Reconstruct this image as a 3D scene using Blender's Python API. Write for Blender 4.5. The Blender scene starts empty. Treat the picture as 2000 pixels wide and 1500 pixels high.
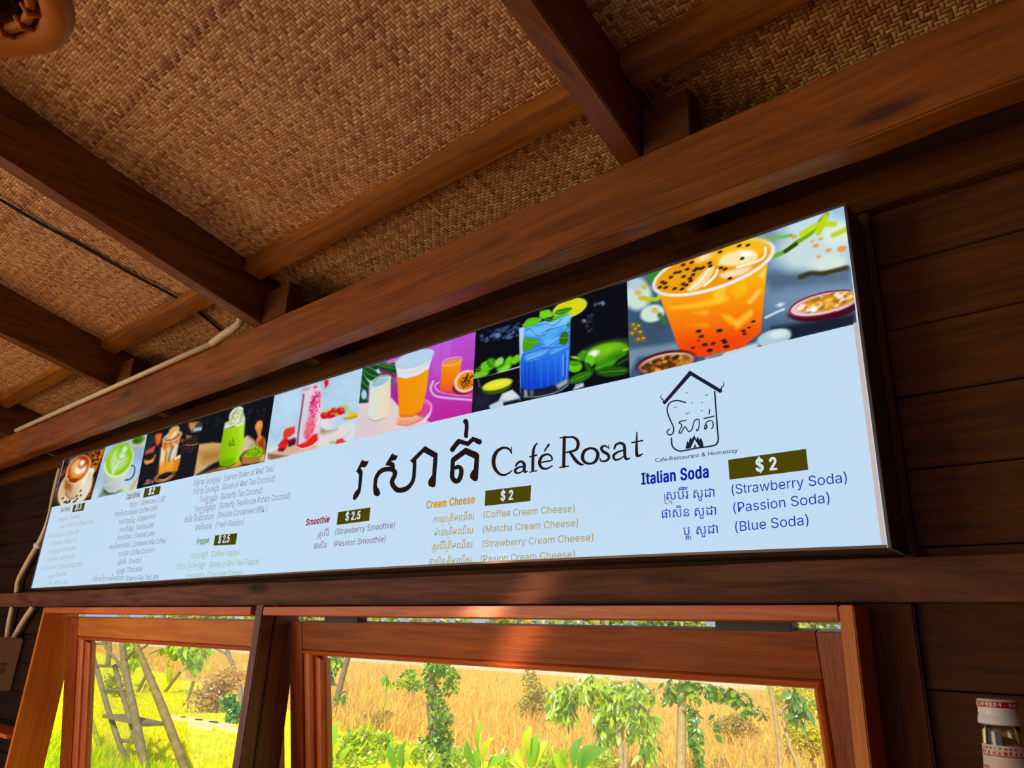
import bpy, bmesh, math, random
import numpy as np
from mathutils import Vector, Matrix

random.seed(7)
rng = np.random.default_rng(7)
scene = bpy.context.scene
COL = scene.collection

# ------------------------------------------------------------------ camera
EYE = np.array([0.0, 0.0, 1.65])
ROT = np.array([[0.75967546, 0.64899647, 0.04119186],
                [-0.19034683, 0.28248275, -0.94019763],
                [-0.62182093, 0.70640433, 0.33812964]])
FPX = 1434.05
cd = bpy.data.cameras.new('camera')
cd.sensor_fit = 'HORIZONTAL'
cd.sensor_width = 36.0
cd.lens = FPX / 2000 * 36.0
cd.clip_start = 0.02
cd.clip_end = 600
cd.dof.use_dof = True
cd.dof.focus_distance = 1.9
cd.dof.aperture_fstop = 26
cam = bpy.data.objects.new('camera', cd)
COL.objects.link(cam)
cam.matrix_world = Matrix(((ROT[0][0], -ROT[1][0], -ROT[2][0], EYE[0]),
                           (ROT[0][1], -ROT[1][1], -ROT[2][1], EYE[1]),
                           (ROT[0][2], -ROT[1][2], -ROT[2][2], EYE[2]),
                           (0, 0, 0, 1)))
scene.camera = cam

# ------------------------------------------------------------------ light
vs = scene.view_settings
vs.view_transform = 'Standard'
vs.look = 'None'
vs.exposure = 0.0
vs.gamma = 1.0
vs.use_curve_mapping = False
scene.cycles.use_denoising = True
scene.cycles.max_bounces = 8
scene.cycles.transparent_max_bounces = 16
scene.cycles.sample_clamp_indirect = 6.0

world = bpy.data.worlds.new('sky')
scene.world = world
world.use_nodes = True
wn = world.node_tree.nodes
bg = wn['Background']
bg.inputs['Color'].default_value = (0.70, 0.84, 1.0, 1)
bg.inputs['Strength'].default_value = 0.6

SUN_DIR = Vector((-0.25, 0.45, -0.5)).normalized()
sl = bpy.data.lights.new('sun', 'SUN')
sl.energy = 5.2
sl.color = (1.0, 0.93, 0.78)
sl.angle = math.radians(0.6)
sun = bpy.data.objects.new('sun', sl)
COL.objects.link(sun)
sun.rotation_euler = SUN_DIR.to_track_quat('-Z', 'Y').to_euler()

def area(name, loc, target, sx, sy, power, color):
    l = bpy.data.lights.new(name, 'AREA')
    l.shape = 'RECTANGLE'
    l.size, l.size_y = sx, sy
    l.energy = power
    l.color = color
    o = bpy.data.objects.new(name, l)
    COL.objects.link(o)
    o.location = loc
    o.rotation_euler = (Vector(target) - Vector(loc)).to_track_quat('-Z', 'Y').to_euler()
    return o
# area lamp added to boost the daylight from the open back and left
area('daylight_boost', (-4.5, -3.3, 1.2), (-2.7, 1.2, 2.1), 2.4, 2.0, 80, (1.0, 0.80, 0.54))
# added narrow lamp standing in for low sun glinting on rail and window head
gl_ = area('sun_glint_lamp', (-2.95, -0.75, 1.80), (-1.11, 1.27, 1.690), 0.045, 0.30, 0.065, (1.0, 0.50, 0.26))
gl_.data.spread = math.radians(1.6)
gl_.rotation_euler.rotate_axis('Z', math.radians(-36))

# ------------------------------------------------------------------ pixel geometry
def ray(u, v):
    d = np.array([(u - 1000.0) / FPX, (v - 750.0) / FPX, 1.0])
    return ROT.T @ d
def at(u, v, y):                     # point of the view ray of (u, v) on the vertical plane y
    d = ray(u, v)
    return Vector(EYE + d * (y / d[1]))
def atz(u, v, z):                    # ... on the horizontal plane z
    d = ray(u, v)
    return Vector(EYE + d * ((z - EYE[2]) / d[2]))
GROUND = -0.35
def gnd(u, v):
    return atz(u, v, GROUND)
def proj(P):                         # (n,3) -> (n,2)
    c = (np.asarray(P, float) - EYE) @ ROT.T
    return np.stack([1000 + FPX * c[:, 0] / c[:, 2], 750 + FPX * c[:, 1] / c[:, 2]], 1)

# ------------------------------------------------------------------ materials
def s2l(c):
    c = np.asarray(c, float) / 255.0
    return np.where(c <= 0.04045, c / 12.92, ((c + 0.055) / 1.055) ** 2.4)
def lin(r, g, b):
    x = s2l((r, g, b))
    return (float(x[0]), float(x[1]), float(x[2]), 1)

def new_mat(name):
    m = bpy.data.materials.new(name)
    m.use_nodes = True
    nt = m.node_tree
    return m, nt, nt.nodes['Principled BSDF']
def link(nt, a, b):
    nt.links.new(a, b)

def plain(name, col, rough=0.5, metal=0.0, noise=0.0, nscale=30, spec=0.5):
    m, nt, p = new_mat(name)
    p.inputs['Base Color'].default_value = col
    p.inputs['Roughness'].default_value = rough
    p.inputs['Metallic'].default_value = metal
    p.inputs['Specular IOR Level'].default_value = spec
    if noise:
        tc = nt.nodes.new('ShaderNodeTexCoord')
        n = nt.nodes.new('ShaderNodeTexNoise')
        n.inputs['Scale'].default_value = nscale
        n.inputs['Detail'].default_value = 5
        r = nt.nodes.new('ShaderNodeValToRGB')
        a = [max(0, c * (1 - noise)) for c in col[:3]]
        b = [min(1, c * (1 + noise)) for c in col[:3]]
        r.color_ramp.elements[0].color = (*a, 1)
        r.color_ramp.elements[1].color = (*b, 1)
        r.color_ramp.elements[0].position = 0.3
        r.color_ramp.elements[1].position = 0.7
        link(nt, tc.outputs['Object'], n.inputs['Vector'])
        link(nt, n.outputs['Fac'], r.inputs['Fac'])
        link(nt, r.outputs['Color'], p.inputs['Base Color'])
    return m

def wood(name, dark, light, axis='x', rough=0.45, scale=1.0, bump=0.25, knots=True, spec=0.4):
    m, nt, p = new_mat(name)
    tc = nt.nodes.new('ShaderNodeTexCoord')
    mp = nt.nodes.new('ShaderNodeMapping')
    k = {'x': (1.2, 16, 16), 'y': (16, 1.2, 16), 'z': (16, 16, 1.2)}[axis]
    mp.inputs['Scale'].default_value = [a * scale for a in k]
    n1 = nt.nodes.new('ShaderNodeTexNoise')
    n1.inputs['Scale'].default_value = 2.2
    n1.inputs['Detail'].default_value = 8
    n1.inputs['Roughness'].default_value = 0.62
    n1.inputs['Distortion'].default_value = 1.1
    n2 = nt.nodes.new('ShaderNodeTexNoise')
    n2.inputs['Scale'].default_value = 1.3
    n2.inputs['Detail'].default_value = 3
    n3 = nt.nodes.new('ShaderNodeTexNoise')
    n3.inputs['Scale'].default_value = 9.0
    n3.inputs['Detail'].default_value = 4
    r = nt.nodes.new('ShaderNodeValToRGB')
    r.color_ramp.elements[0].color = dark
    r.color_ramp.elements[0].position = 0.3
    r.color_ramp.elements[1].color = light
    r.color_ramp.elements[1].position = 0.72
    mx = nt.nodes.new('ShaderNodeMix')
    mx.data_type = 'RGBA'
    mx.blend_type = 'MULTIPLY'
    rr = nt.nodes.new('ShaderNodeValToRGB')
    rr.color_ramp.elements[0].color = (0.55, 0.5, 0.47, 1)
    rr.color_ramp.elements[0].position = 0.32
    rr.color_ramp.elements[1].color = (1, 1, 1, 1)
    rr.color_ramp.elements[1].position = 0.6
    mx.inputs['Factor'].default_value = 0.8
    link(nt, tc.outputs['Object'], mp.inputs['Vector'])
    link(nt, mp.outputs['Vector'], n1.inputs['Vector'])
    link(nt, tc.outputs['Object'], n2.inputs['Vector'])
    link(nt, mp.outputs['Vector'], n3.inputs['Vector'])
    link(nt, n1.outputs['Fac'], r.inputs['Fac'])
    link(nt, n2.outputs['Fac'], rr.inputs['Fac'])
    link(nt, r.outputs['Color'], mx.inputs['A'])
    link(nt, rr.outputs['Color'], mx.inputs['B'])
    out = mx.outputs['Result']
    if knots:
        vo = nt.nodes.new('ShaderNodeTexVoronoi')
        vo.inputs['Scale'].default_value = 1.0
        mk = nt.nodes.new('ShaderNodeMapping')
        kk = {'x': (1.6, 6, 6), 'y': (6, 1.6, 6), 'z': (6, 6, 1.6)}[axis]
        mk.inputs['Scale'].default_value = kk
        kr = nt.nodes.new('ShaderNodeValToRGB')
        kr.color_ramp.elements[0].color = (0.12, 0.08, 0.06, 1)
        kr.color_ramp.elements[0].position = 0.05
        kr.color_ramp.elements[1].color = (1, 1, 1, 1)
        kr.color_ramp.elements[1].position = 0.13
        m2 = nt.nodes.new('ShaderNodeMix')
        m2.data_type = 'RGBA'
        m2.blend_type = 'MULTIPLY'
        m2.inputs['Factor'].default_value = 0.8
        link(nt, tc.outputs['Object'], mk.inputs['Vector'])
        link(nt, mk.outputs['Vector'], vo.inputs['Vector'])
        link(nt, vo.outputs['Distance'], kr.inputs['Fac'])
        link(nt, out, m2.inputs['A'])
        link(nt, kr.outputs['Color'], m2.inputs['B'])
        out = m2.outputs['Result']
    link(nt, out, p.inputs['Base Color'])
    p.inputs['Roughness'].default_value = rough
    p.inputs['Specular IOR Level'].default_value = spec
    b = nt.nodes.new('ShaderNodeBump')
    b.inputs['Strength'].default_value = bump
    b.inputs['Distance'].default_value = 0.004
    ad = nt.nodes.new('ShaderNodeMath')
    ad.operation = 'ADD'
    link(nt, n1.outputs['Fac'], ad.inputs[0])
    link(nt, n3.outputs['Fac'], ad.inputs[1])
    link(nt, ad.outputs[0], b.inputs['Height'])
    link(nt, b.outputs['Normal'], p.inputs['Normal'])
    return m

def tinted(name, rough=0.5, trans=0.0, spec=0.4):     # colour of each leaf or blade comes from its own attribute
    m, nt, p = new_mat(name)
    a = nt.nodes.new('ShaderNodeAttribute')
    a.attribute_name = 'tint'
    link(nt, a.outputs['Color'], p.inputs['Base Color'])
    p.inputs['Roughness'].default_value = rough
    p.inputs['Specular IOR Level'].default_value = spec
    if trans:
        t = nt.nodes.new('ShaderNodeBsdfTranslucent')
        link(nt, a.outputs['Color'], t.inputs['Color'])
        mix = nt.nodes.new('ShaderNodeMixShader')
        mix.inputs['Fac'].default_value = trans
        link(nt, p.outputs[0], mix.inputs[1])
        link(nt, t.outputs[0], mix.inputs[2])
        link(nt, mix.outputs[0], nt.nodes['Material Output'].inputs['Surface'])
    return m

def backlit(name, col=None, strength=1.0, attr=None, gloss=True):
    m, nt, p = new_mat(name)
    p.inputs['Base Color'].default_value = (0.004, 0.004, 0.004, 1)
    p.inputs['Roughness'].default_value = 0.25
    p.inputs['Specular IOR Level'].default_value = 0.16 if gloss else 0.0
    p.inputs['Emission Strength'].default_value = strength
    if attr:
        a = nt.nodes.new('ShaderNodeAttribute')
        a.attribute_name = attr
        link(nt, a.outputs['Color'], p.inputs['Emission Color'])
    else:
        p.inputs['Emission Color'].default_value = col
    return m

def weave(name):                         # bamboo mat in two-over-two twill
    m, nt, p = new_mat(name)
    N = nt.nodes.new
    def mth(op, a, b=None, c=None):
        n = N('ShaderNodeMath')
        n.operation = op
        for i, x in enumerate((a, b, c)):
            if x is None:
                continue
            if isinstance(x, (int, float)):
                n.inputs[i].default_value = x
            else:
                link(nt, x, n.inputs[i])
        return n.outputs[0]
    tc = N('ShaderNodeTexCoord')
    # gentle waviness of the strips
    nz = N('ShaderNodeTexNoise')
    nz.inputs['Scale'].default_value = 3.0
    nz.inputs['Detail'].default_value = 2
    link(nt, tc.outputs['Object'], nz.inputs['Vector'])
    va = N('ShaderNodeVectorMath')
    va.operation = 'MULTIPLY_ADD'
    va.inputs[1].default_value = (0.03, 0.03, 0)
    link(nt, nz.outputs['Color'], va.inputs[0])
    link(nt, tc.outputs['Object'], va.inputs[2])
    sp = N('ShaderNodeSeparateXYZ')
    link(nt, va.outputs[0], sp.inputs[0])
    W = 0.0085
    X = mth('DIVIDE', sp.outputs['X'], W)
    Y = mth('DIVIDE', sp.outputs['Y'], W)
    i, j = mth('FLOOR', X), mth('FLOOR', Y)
    fx, fy = mth('FRACT', X), mth('FRACT', Y)
    s = mth('ADD', mth('ADD', i, j), 4000)
    k = mth('MODULO', s, 4)
    warp = mth('LESS_THAN', k, 1.5)          # 1: strip running along y is on top
    kx = mth('SUBTRACT', k, 2)
    ph_w = mth('DIVIDE', mth('ADD', k, fy), 2)
    ph_f = mth('DIVIDE', mth('ADD', kx, fx), 2)
    def sel(a, b):
        return mth('ADD', mth('MULTIPLY', a, warp), mth('MULTIPLY', b, mth('SUBTRACT', 1, warp)))
    across = sel(fx, fy)
    along = sel(ph_w, ph_f)
    pa = mth('POWER', mth('SINE', mth('MULTIPLY', across, math.pi)), 0.3)
    pl = mth('POWER', mth('MAXIMUM', mth('SINE', mth('MULTIPLY', along, math.pi)), 0.0), 0.35)
    h = mth('MULTIPLY', pa, mth('ADD', mth('MULTIPLY', pl, 0.75), 0.25))
    # one colour per strip and a smaller change per float
    def wnoise(vx, vy, seed):
        cb = N('ShaderNodeCombineXYZ')
        link(nt, vx, cb.inputs[0])
        link(nt, vy, cb.inputs[1])
        cb.inputs[2].default_value = seed
        w = N('ShaderNodeTexWhiteNoise')
        w.noise_dimensions = '3D'
        link(nt, cb.outputs[0], w.inputs['Vector'])
        return w.outputs['Value']
    strip = sel(wnoise(i, mth('FLOOR', mth('DIVIDE', j, 37)), 1.5), wnoise(j, mth('FLOOR', mth('DIVIDE', i, 41)), 9.5))
    fl = sel(wnoise(i, mth('FLOOR', mth('DIVIDE', mth('SUBTRACT', Y, k), 1.0)), 3.3),
             wnoise(mth('FLOOR', mth('SUBTRACT', X, kx)), j, 5.1))
    fib = N('ShaderNodeTexNoise')
    fib.inputs['Scale'].default_value = 420
    fib.inputs['Detail'].default_value = 2
    link(nt, tc.outputs['Object'], fib.inputs['Vector'])
    val = mth('ADD', mth('ADD', mth('MULTIPLY', strip, 0.45), mth('MULTIPLY', fl, 0.38)), mth('MULTIPLY', fib.outputs['Fac'], 0.2))
    ramp = N('ShaderNodeValToRGB')
    e = ramp.color_ramp.elements
    e[0].position, e[0].color = 0.10, lin(132, 72, 32)
    e[1].position, e[1].color = 0.92, lin(228, 178, 124)
    mid = e.new(0.45)
    mid.color = lin(186, 126, 76)
    link(nt, val, ramp.inputs['Fac'])
    gap = N('ShaderNodeValToRGB')
    gap.color_ramp.elements[0].position = 0.18
    gap.color_ramp.elements[0].color = (0.12, 0.08, 0.05, 1)
    gap.color_ramp.elements[1].position = 0.42
    gap.color_ramp.elements[1].color = (1, 1, 1, 1)
    link(nt, h, gap.inputs['Fac'])
    mx = N('ShaderNodeMix')
    mx.data_type = 'RGBA'
    mx.blend_type = 'MULTIPLY'
    mx.inputs['Factor'].default_value = 1.0
    link(nt, ramp.outputs['Color'], mx.inputs['A'])
    link(nt, gap.outputs['Color'], mx.inputs['B'])
    # one reddish strip woven right across
    st_ = mth('LESS_THAN', mth('ABSOLUTE', mth('SUBTRACT', j, 58.0)), 1.1)
    red = N('ShaderNodeMix')
    red.data_type = 'RGBA'
    red.blend_type = 'MULTIPLY'
    link(nt, mth('MULTIPLY', mth('MULTIPLY', st_, mth('SUBTRACT', 1, warp)), 0.9), red.inputs['Factor'])
    link(nt, mx.outputs['Result'], red.inputs['A'])
    red.inputs['B'].default_value = (0.55, 0.36, 0.26, 1)
    link(nt, red.outputs['Result'], p.inputs['Base Color'])
    p.inputs['Roughness'].default_value = 0.5
    p.inputs['Specular IOR Level'].default_value = 0.35
    b = N('ShaderNodeBump')
    b.inputs['Strength'].default_value = 1.0
    b.inputs['Distance'].default_value = 0.0035
    link(nt, h, b.inputs['Height'])
    link(nt, b.outputs['Normal'], p.inputs['Normal'])
    return m

M = {}
M['weave'] = weave('bamboo_weave')
M['beam'] = wood('red_brown_beam_wood', lin(102, 50, 5), lin(164, 90, 16), 'x', rough=0.46, spec=0.55, bump=0.15)
M['rafter'] = wood('brown_rafter_wood', lin(84, 42, 8), lin(146, 82, 24), 'y')
M['batten'] = wood('orange_batten_wood', lin(106, 58, 8), lin(168, 100, 24), 'x', knots=False)
M['plank'] = wood('dark_plank_wood', lin(66, 33, 4), lin(108, 58, 9), 'x', rough=0.62, spec=0.2)
M['plank_z'] = wood('dark_post_wood', lin(74, 38, 6), lin(126, 70, 16), 'z', rough=0.6, spec=0.15)
M['ledge'] = wood('weathered_ledge_wood', lin(82, 42, 28), lin(142, 90, 66), 'x', rough=0.62, spec=0.2, bump=0.4)
M['casing_x'] = wood('orange_casing_wood', lin(206, 92, 22), lin(244, 138, 56), 'x', knots=False, rough=0.35)
M['casing_z'] = wood('orange_jamb_wood', lin(224, 116, 12), lin(250, 160, 44), 'z', knots=False, rough=0.4)
M['mullion'] = wood('red_brown_mullion_wood', lin(92, 46, 30), lin(150, 84, 60), 'z', knots=False, rough=0.4)
M['sash_x'] = wood('sash_rail_wood', lin(138, 64, 12), lin(196, 104, 30), 'x', knots=False, rough=0.5, spec=0.2)
M['sash_z'] = wood('sash_stile_wood', lin(126, 52, 14), lin(184, 90, 32), 'z', knots=False, rough=0.35)
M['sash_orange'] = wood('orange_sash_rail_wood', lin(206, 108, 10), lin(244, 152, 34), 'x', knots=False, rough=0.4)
M['bead'] = wood('bead_wood', lin(188, 78, 24), lin(232, 122, 48), 'x', knots=False, rough=0.35)
M['bead_z'] = wood('upright_bead_wood', lin(190, 80, 20), lin(236, 124, 40), 'z', knots=False, rough=0.35)
M['floor'] = wood('floor_boards', lin(224, 188, 138), lin(244, 216, 170), 'x', rough=0.4)
M['alu'] = plain('grey_metal', lin(112, 98, 88), 0.45, 0.8, 0.12, 8)
M['pvc'] = plain('cream_plastic_pipe', lin(214, 196, 164), 0.4, 0, 0.08, 12)
M['boxplastic'] = plain('beige_plastic', lin(190, 160, 130), 0.4, 0, 0.05, 6)
M['black'] = plain('black_cable', lin(22, 20, 22), 0.5)
M['white'] = plain('white_plastic', lin(232, 232, 236), 0.35)
M['ink'] = plain('black_ink', lin(30, 22, 20), 0.6)

# ------------------------------------------------------------------ mesh helpers
def obj(name, me, mat=None, parent=None):
    o = bpy.data.objects.new(name, me)
    COL.objects.link(o)
    if mat is not None:
        for mm in (mat if isinstance(mat, (list, tuple)) else [mat]):
            me.materials.append(mm)
    if parent is not None:
        o.parent = parent
    return o
def tag(o, label=None, cat=None, group=None, kind=None):
    for k, v in (('label', label), ('category', cat), ('group', group), ('kind', kind)):
        if v:
            o[k] = v
    return o
def empty(name, loc=(0, 0, 0)):
    o = bpy.data.objects.new(name, None)
    o.empty_display_size = 0.05
    COL.objects.link(o)
    o.location = loc
    return o
def put(o, parent):                      # parent without moving (parents are only translated)
    o.parent = parent
    o.matrix_parent_inverse = Matrix.Translation(-Vector(parent.location))
    return o
def from_bm(name, bm, mat, parent=None, smooth=False):
    me = bpy.data.meshes.new(name)
    bm.normal_update()
    bm.to_mesh(me)
    bm.free()
    if smooth:
        for p in me.polygons:
            p.use_smooth = True
    o = obj(name, me, mat)
    if parent is not None:
        put(o, parent)
    return o
def bm_box(bm, x0, x1, y0, y1, z0, z1, bevel=0.0):
    r = bmesh.ops.create_cube(bm, size=1.0)
    for v in r['verts']:
        v.co = Vector((x0 + (v.co.x + .5) * (x1 - x0), y0 + (v.co.y + .5) * (y1 - y0), z0 + (v.co.z + .5) * (z1 - z0)))
    if bevel:
        es = list({e for v in r['verts'] for e in v.link_edges})
        bmesh.ops.bevel(bm, geom=es, offset=bevel, segments=2, affect='EDGES')
def box(name, x0, x1, y0, y1, z0, z1, mat, bevel=0.002, parent=None):
    bm = bmesh.new()
    bm_box(bm, x0, x1, y0, y1, z0, z1, bevel)
    return from_bm(name, bm, mat, parent)
def prism(name, secs, mat, parent=None, bevel=0.0, smooth=False):
    """secs: list of cross sections (equal-length rings of points), closed at both ends."""
    bm = bmesh.new()
    rings = [[bm.verts.new(p) for p in s] for s in secs]
    n = len(rings[0])
    for a, b in zip(rings, rings[1:]):
        for q in range(n):
            bm.faces.new((a[q], a[(q + 1) % n], b[(q + 1) % n], b[q]))
    bm.faces.new(rings[0][::-1])
    bm.faces.new(rings[-1])
    bmesh.ops.recalc_face_normals(bm, faces=bm.faces)
    if bevel:
        es = [e for e in bm.edges if len(e.link_faces) == 2 and e.calc_face_angle(0) > 0.7]
        bmesh.ops.bevel(bm, geom=es, offset=bevel, segments=2, affect='EDGES')
    return from_bm(name, bm, mat, parent, smooth)
def hewn(name, a, b, sec, mat, parent=None, n=28, jit=0.0015, bevel=0.003):
    """a timber from a to b; sec = (dx0,dx1) pairs giving the four corners of the section, with slightly uneven arrises"""
    a, b = Vector(a), Vector(b)
    secs = []
    for q in range(n + 1):
        p = a.lerp(b, q / n)
        secs.append([p + Vector(c) + Vector([random.uniform(-jit, jit) for _ in range(3)]) for c in sec])
    return prism(name, secs, mat, parent, bevel)
def tube(bm, pts, rad, sides=10, caps=True):
    pts = [Vector(p) for p in pts]
    n = len(pts)
    rads = rad if isinstance(rad, (list, tuple)) else [rad] * n
    rings = []
    up = Vector((0.13, 0.31, 0.94))
    for i, p in enumerate(pts):
        d = (pts[min(i + 1, n - 1)] - pts[max(i - 1, 0)]).normalized()
        x = d.cross(up)
        if x.length < 1e-3:
            x = d.cross(Vector((1, 0, 0)))
        x.normalize()
        y = d.cross(x).normalized()
        rings.append([bm.verts.new(p + (x * math.cos(t) + y * math.sin(t)) * rads[i])
                      for t in (2 * math.pi * k / sides for k in range(sides))])
    for a, b in zip(rings, rings[1:]):
        for k in range(sides):
            bm.faces.new((a[k], a[(k + 1) % sides], b[(k + 1) % sides], b[k]))
    if caps:
        bm.faces.new(rings[0][::-1])
        bm.faces.new(rings[-1])
def tube_obj(name, pts, rad, mat, parent=None, sides=12):
    bm = bmesh.new()
    tube(bm, pts, rad, sides)
    bmesh.ops.recalc_face_normals(bm, faces=bm.faces)
    return from_bm(name, bm, mat, parent, True)
def crom(pts, per=8):                     # Catmull-Rom resampling of rows of numbers
    P = np.array(pts, float)
    if len(P) < 3:
        t = np.linspace(0, 1, per + 1)[:, None]
        return P[0] * (1 - t) + P[-1] * t
    Q = np.vstack([2 * P[0] - P[1], P, 2 * P[-1] - P[-2]])
    out = []
    for i in range(1, len(Q) - 2):
        p0, p1, p2, p3 = Q[i - 1], Q[i], Q[i + 1], Q[i + 2]
        for k in range(per):
            t = k / per
            out.append(.5 * ((2 * p1) + (-p0 + p2) * t + (2 * p0 - 5 * p1 + 4 * p2 - p3) * t * t + (-p0 + 3 * p1 - 3 * p2 + p3) * t ** 3))
    out.append(P[-1])
    return np.array(out)
def lathe(bm, prof, c, sides=40):
    rings = []
    for r, z in prof:
        rings.append([bm.verts.new((c[0] + r * math.cos(t), c[1] + r * math.sin(t), c[2] + z))
                      for t in (2 * math.pi * k / sides for k in range(sides))])
    for a, b in zip(rings, rings[1:]):
        for k in range(sides):
            bm.faces.new((a[k], a[(k + 1) % sides], b[(k + 1) % sides], b[k]))
    return rings

Z0 = EYE[2]
# ================================================================== ROOM SHELL
def matz(y):                              # underside of the woven ceiling
    return Z0 + 1.14 + 0.2 * (1.1 - y)

floor = box('floor', -6.2, 2.6, -4.6, 1.36, -0.12, 0.0, M['floor'], 0)
tag(floor, kind='structure')
ter = box('ground_terrace', -14, 9, -16, -4.65, -0.45, -0.30, plain('pale_terrace', lin(205, 180, 140), 0.8, 0, 0.15, 3), 0)
tag(ter, kind='structure')

# woven ceiling, slightly slack between the rafters
def ceiling_mesh():
    bm = bmesh.new()
    xs = list(np.linspace(-6.2, 2.6, 108))
    ys = list(np.linspace(-4.6, 1.52, 62))
    V = {}
    for a, x in enumerate(xs):
        for b, y in enumerate(ys):
            w = 0.004 * math.sin(x * 7.1 + y * 2) + 0.004 * math.sin(y * 9 + x * 3)
            V[a, b] = bm.verts.new((x, y, matz(y) + w - 0.004))
    for a in range(len(xs) - 1):
        for b in range(len(ys) - 1):
            bm.faces.new((V[a, b], V[a, b + 1], V[a + 1, b + 1], V[a + 1, b]))
    return bm
ceil = from_bm('ceiling', ceiling_mesh(), M['weave'], None, True)
tag(ceil, kind='structure')
# roof sheet over the mat
bm = bmesh.new()
for (x0, x1, y0, y1) in ((-6.6, 3.0, -5.0, 1.75),):
    vs_ = [bm.verts.new((x, y, matz(y) + dz)) for dz in (0.03, 0.06) for (x, y) in ((x0, y0), (x1, y0), (x1, y1), (x0, y1))]
    for f in ((0, 3, 2, 1), (4, 5, 6, 7), (0, 1, 5, 4), (1, 2, 6, 5), (2, 3, 7, 6), (3, 0, 4, 7)):
        bm.faces.new([vs_[k] for k in f])
roof = from_bm('roof', bm, plain('roof_sheet', lin(120, 90, 70), 0.7), None)
tag(roof, kind='structure')

def boards(name, x0, x1, y0, y1, z0, z1, h, mat, axis='h'):
    bm = bmesh.new()
    if axis == 'h':
        z = z1
        while z > z0 + 0.02:
            bm_box(bm, x0, x1, y0 + random.uniform(0, .002), y1, max(z0, z - h + 0.003), z, 0.0015)
            z -= h
        bm_box(bm, x0, x1, y1 - 0.004, y1 + 0.006, z0, z1)
    else:
        x = x0
        while x < x1 - 0.02:
            bm_box(bm, x, min(x1, x + h - 0.003), y0 + random.uniform(0, .002), y1, z0, z1, 0.0015)
            x += h
    return from_bm(name, bm, mat)
YW = 1.315                                # inner face of the front wall boards
zl0, zl1 = Z0 + 0.0905, Z0 + 0.1565        # ledge board
bm_parts = []
M['dark_plank'] = wood('near_black_planks', lin(26, 15, 9), lin(52, 30, 20), 'x', rough=0.7, spec=0.1)  # much darker planks for the left end of the wall
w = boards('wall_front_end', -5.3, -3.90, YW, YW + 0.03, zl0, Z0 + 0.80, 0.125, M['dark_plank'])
tag(w, kind='structure')
w = boards('wall_front', -3.90, 2.5, YW, YW + 0.03, zl0, Z0 + 0.80, 0.125, M['plank'])
tag(w, kind='structure')
w = boards('wall_front_right', -0.30, 2.5, YW, YW + 0.03, 0.0, zl0, 0.125, M['plank'])
tag(w, kind='structure')
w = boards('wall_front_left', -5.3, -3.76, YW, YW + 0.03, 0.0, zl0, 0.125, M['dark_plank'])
tag(w, kind='structure')
w = boards('wall_front_lower', -3.76, -0.30, YW, YW + 0.03, 0.0, 0.62, 0.125, M['plank'])
tag(w, kind='structure')
w = box('wall_eave', -5.3, 2.6, 1.44, 1.47, Z0 + 0.70, matz(1.45) + 0.02, M['plank'], 0)
tag(w, kind='structure')
bm = bmesh.new()
bm_box(bm, -5.33, -5.30, 0.15, 1.45, 0, matz(0.15) + .04)
w = from_bm('wall_left', bm, M['plank_z'])
tag(w, kind='structure')
bm = bmesh.new()
bm_box(bm, 2.5, 2.53, -4.6, 1.45, 0, matz(-4.6))
w = from_bm('wall_right', bm, M['plank_z'])
tag(w, kind='structure')
bm = bmesh.new()
bm_box(bm, 0.5, 2.53, -4.6, -4.57, 0, matz(-4.6))
w = from_bm('wall_back', bm, M['plank'])
tag(w, kind='structure')
# ---- timbers
ROOFCAT = 'beam'
beam = hewn('roof_beam', (-5.3, 0, 0), (2.5, 0, 0),
            [(0, 1.10, Z0 + 0.803), (0, 1.155, Z0 + 0.800), (0, 1.155, Z0 + 0.945), (0, 1.10, Z0 + 0.957)], M['beam'], None, 60, 0.002, 0.004)
tag(beam, 'thick red-brown beam running the whole width above the lit menu sign', 'beam', kind='thing')
plate = hewn('wall_plate', (-5.3, 0, 0), (2.5, 0, 0),
             [(0, 1.285, Z0 + 0.785), (0, 1.35, Z0 + 0.785), (0, 1.35, Z0 + 0.86), (0, 1.285, Z0 + 0.86)], M['plank'], None, 40, 0.0015, 0.003)
tag(plate, 'dark timber along the wall top, in shadow behind the big beam', 'beam', kind='thing')
ledge = hewn('ledge_rail', (-5.3, 0, 0), (2.5, 0, 0),
             [(0, 1.27, zl0), (0, YW, zl0), (0, YW, zl1), (0, 1.27, zl1)], M['ledge'], None, 60, 0.0012, 0.002)
tag(ledge, 'weathered brown horizontal rail right under the lit menu sign', 'rail', kind='thing')

RS, RDX = 0.2, -0.055                     # rafter fall and skew
def rafter(xr, wdt, label, hgt=0.172, y_end=1.44):
    zb = Z0 + 0.961
    secs = []
    for q in range(31):
        y = -4.6 + (y_end + 4.6) * q / 30
        z = zb + RS * (1.1 - y)
        x = xr + RDX * (y - 1.1)
        j = lambda: random.uniform(-.0015, .0015)
        secs.append([(x - wdt + j(), y, z + j()), (x + j(), y, z + j()), (x + j(), y, z + hgt), (x - wdt + j(), y, z + hgt)])
    o = prism('roof_rafter', secs, M['rafter'], None, 0.003)
    tag(o, label, 'rafter', 'sloping rafters under the woven ceiling', 'thing')
    return o
R1 = rafter(-0.645, 0.052, 'sloping brown rafter nearest the orange drink picture, meeting the beam above it')
R2 = rafter(-2.07, 0.058, 'sloping brown rafter ending where the ribbed cream pipe bends')
R3 = rafter(-3.20, 0.058, 'sloping brown rafter furthest left, low above the pale straight pipe')
rafter(0.75, 0.055, 'sloping rafter over the right end of the beam')
rafter(-4.55, 0.058, 'sloping rafter at the left end wall')
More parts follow.
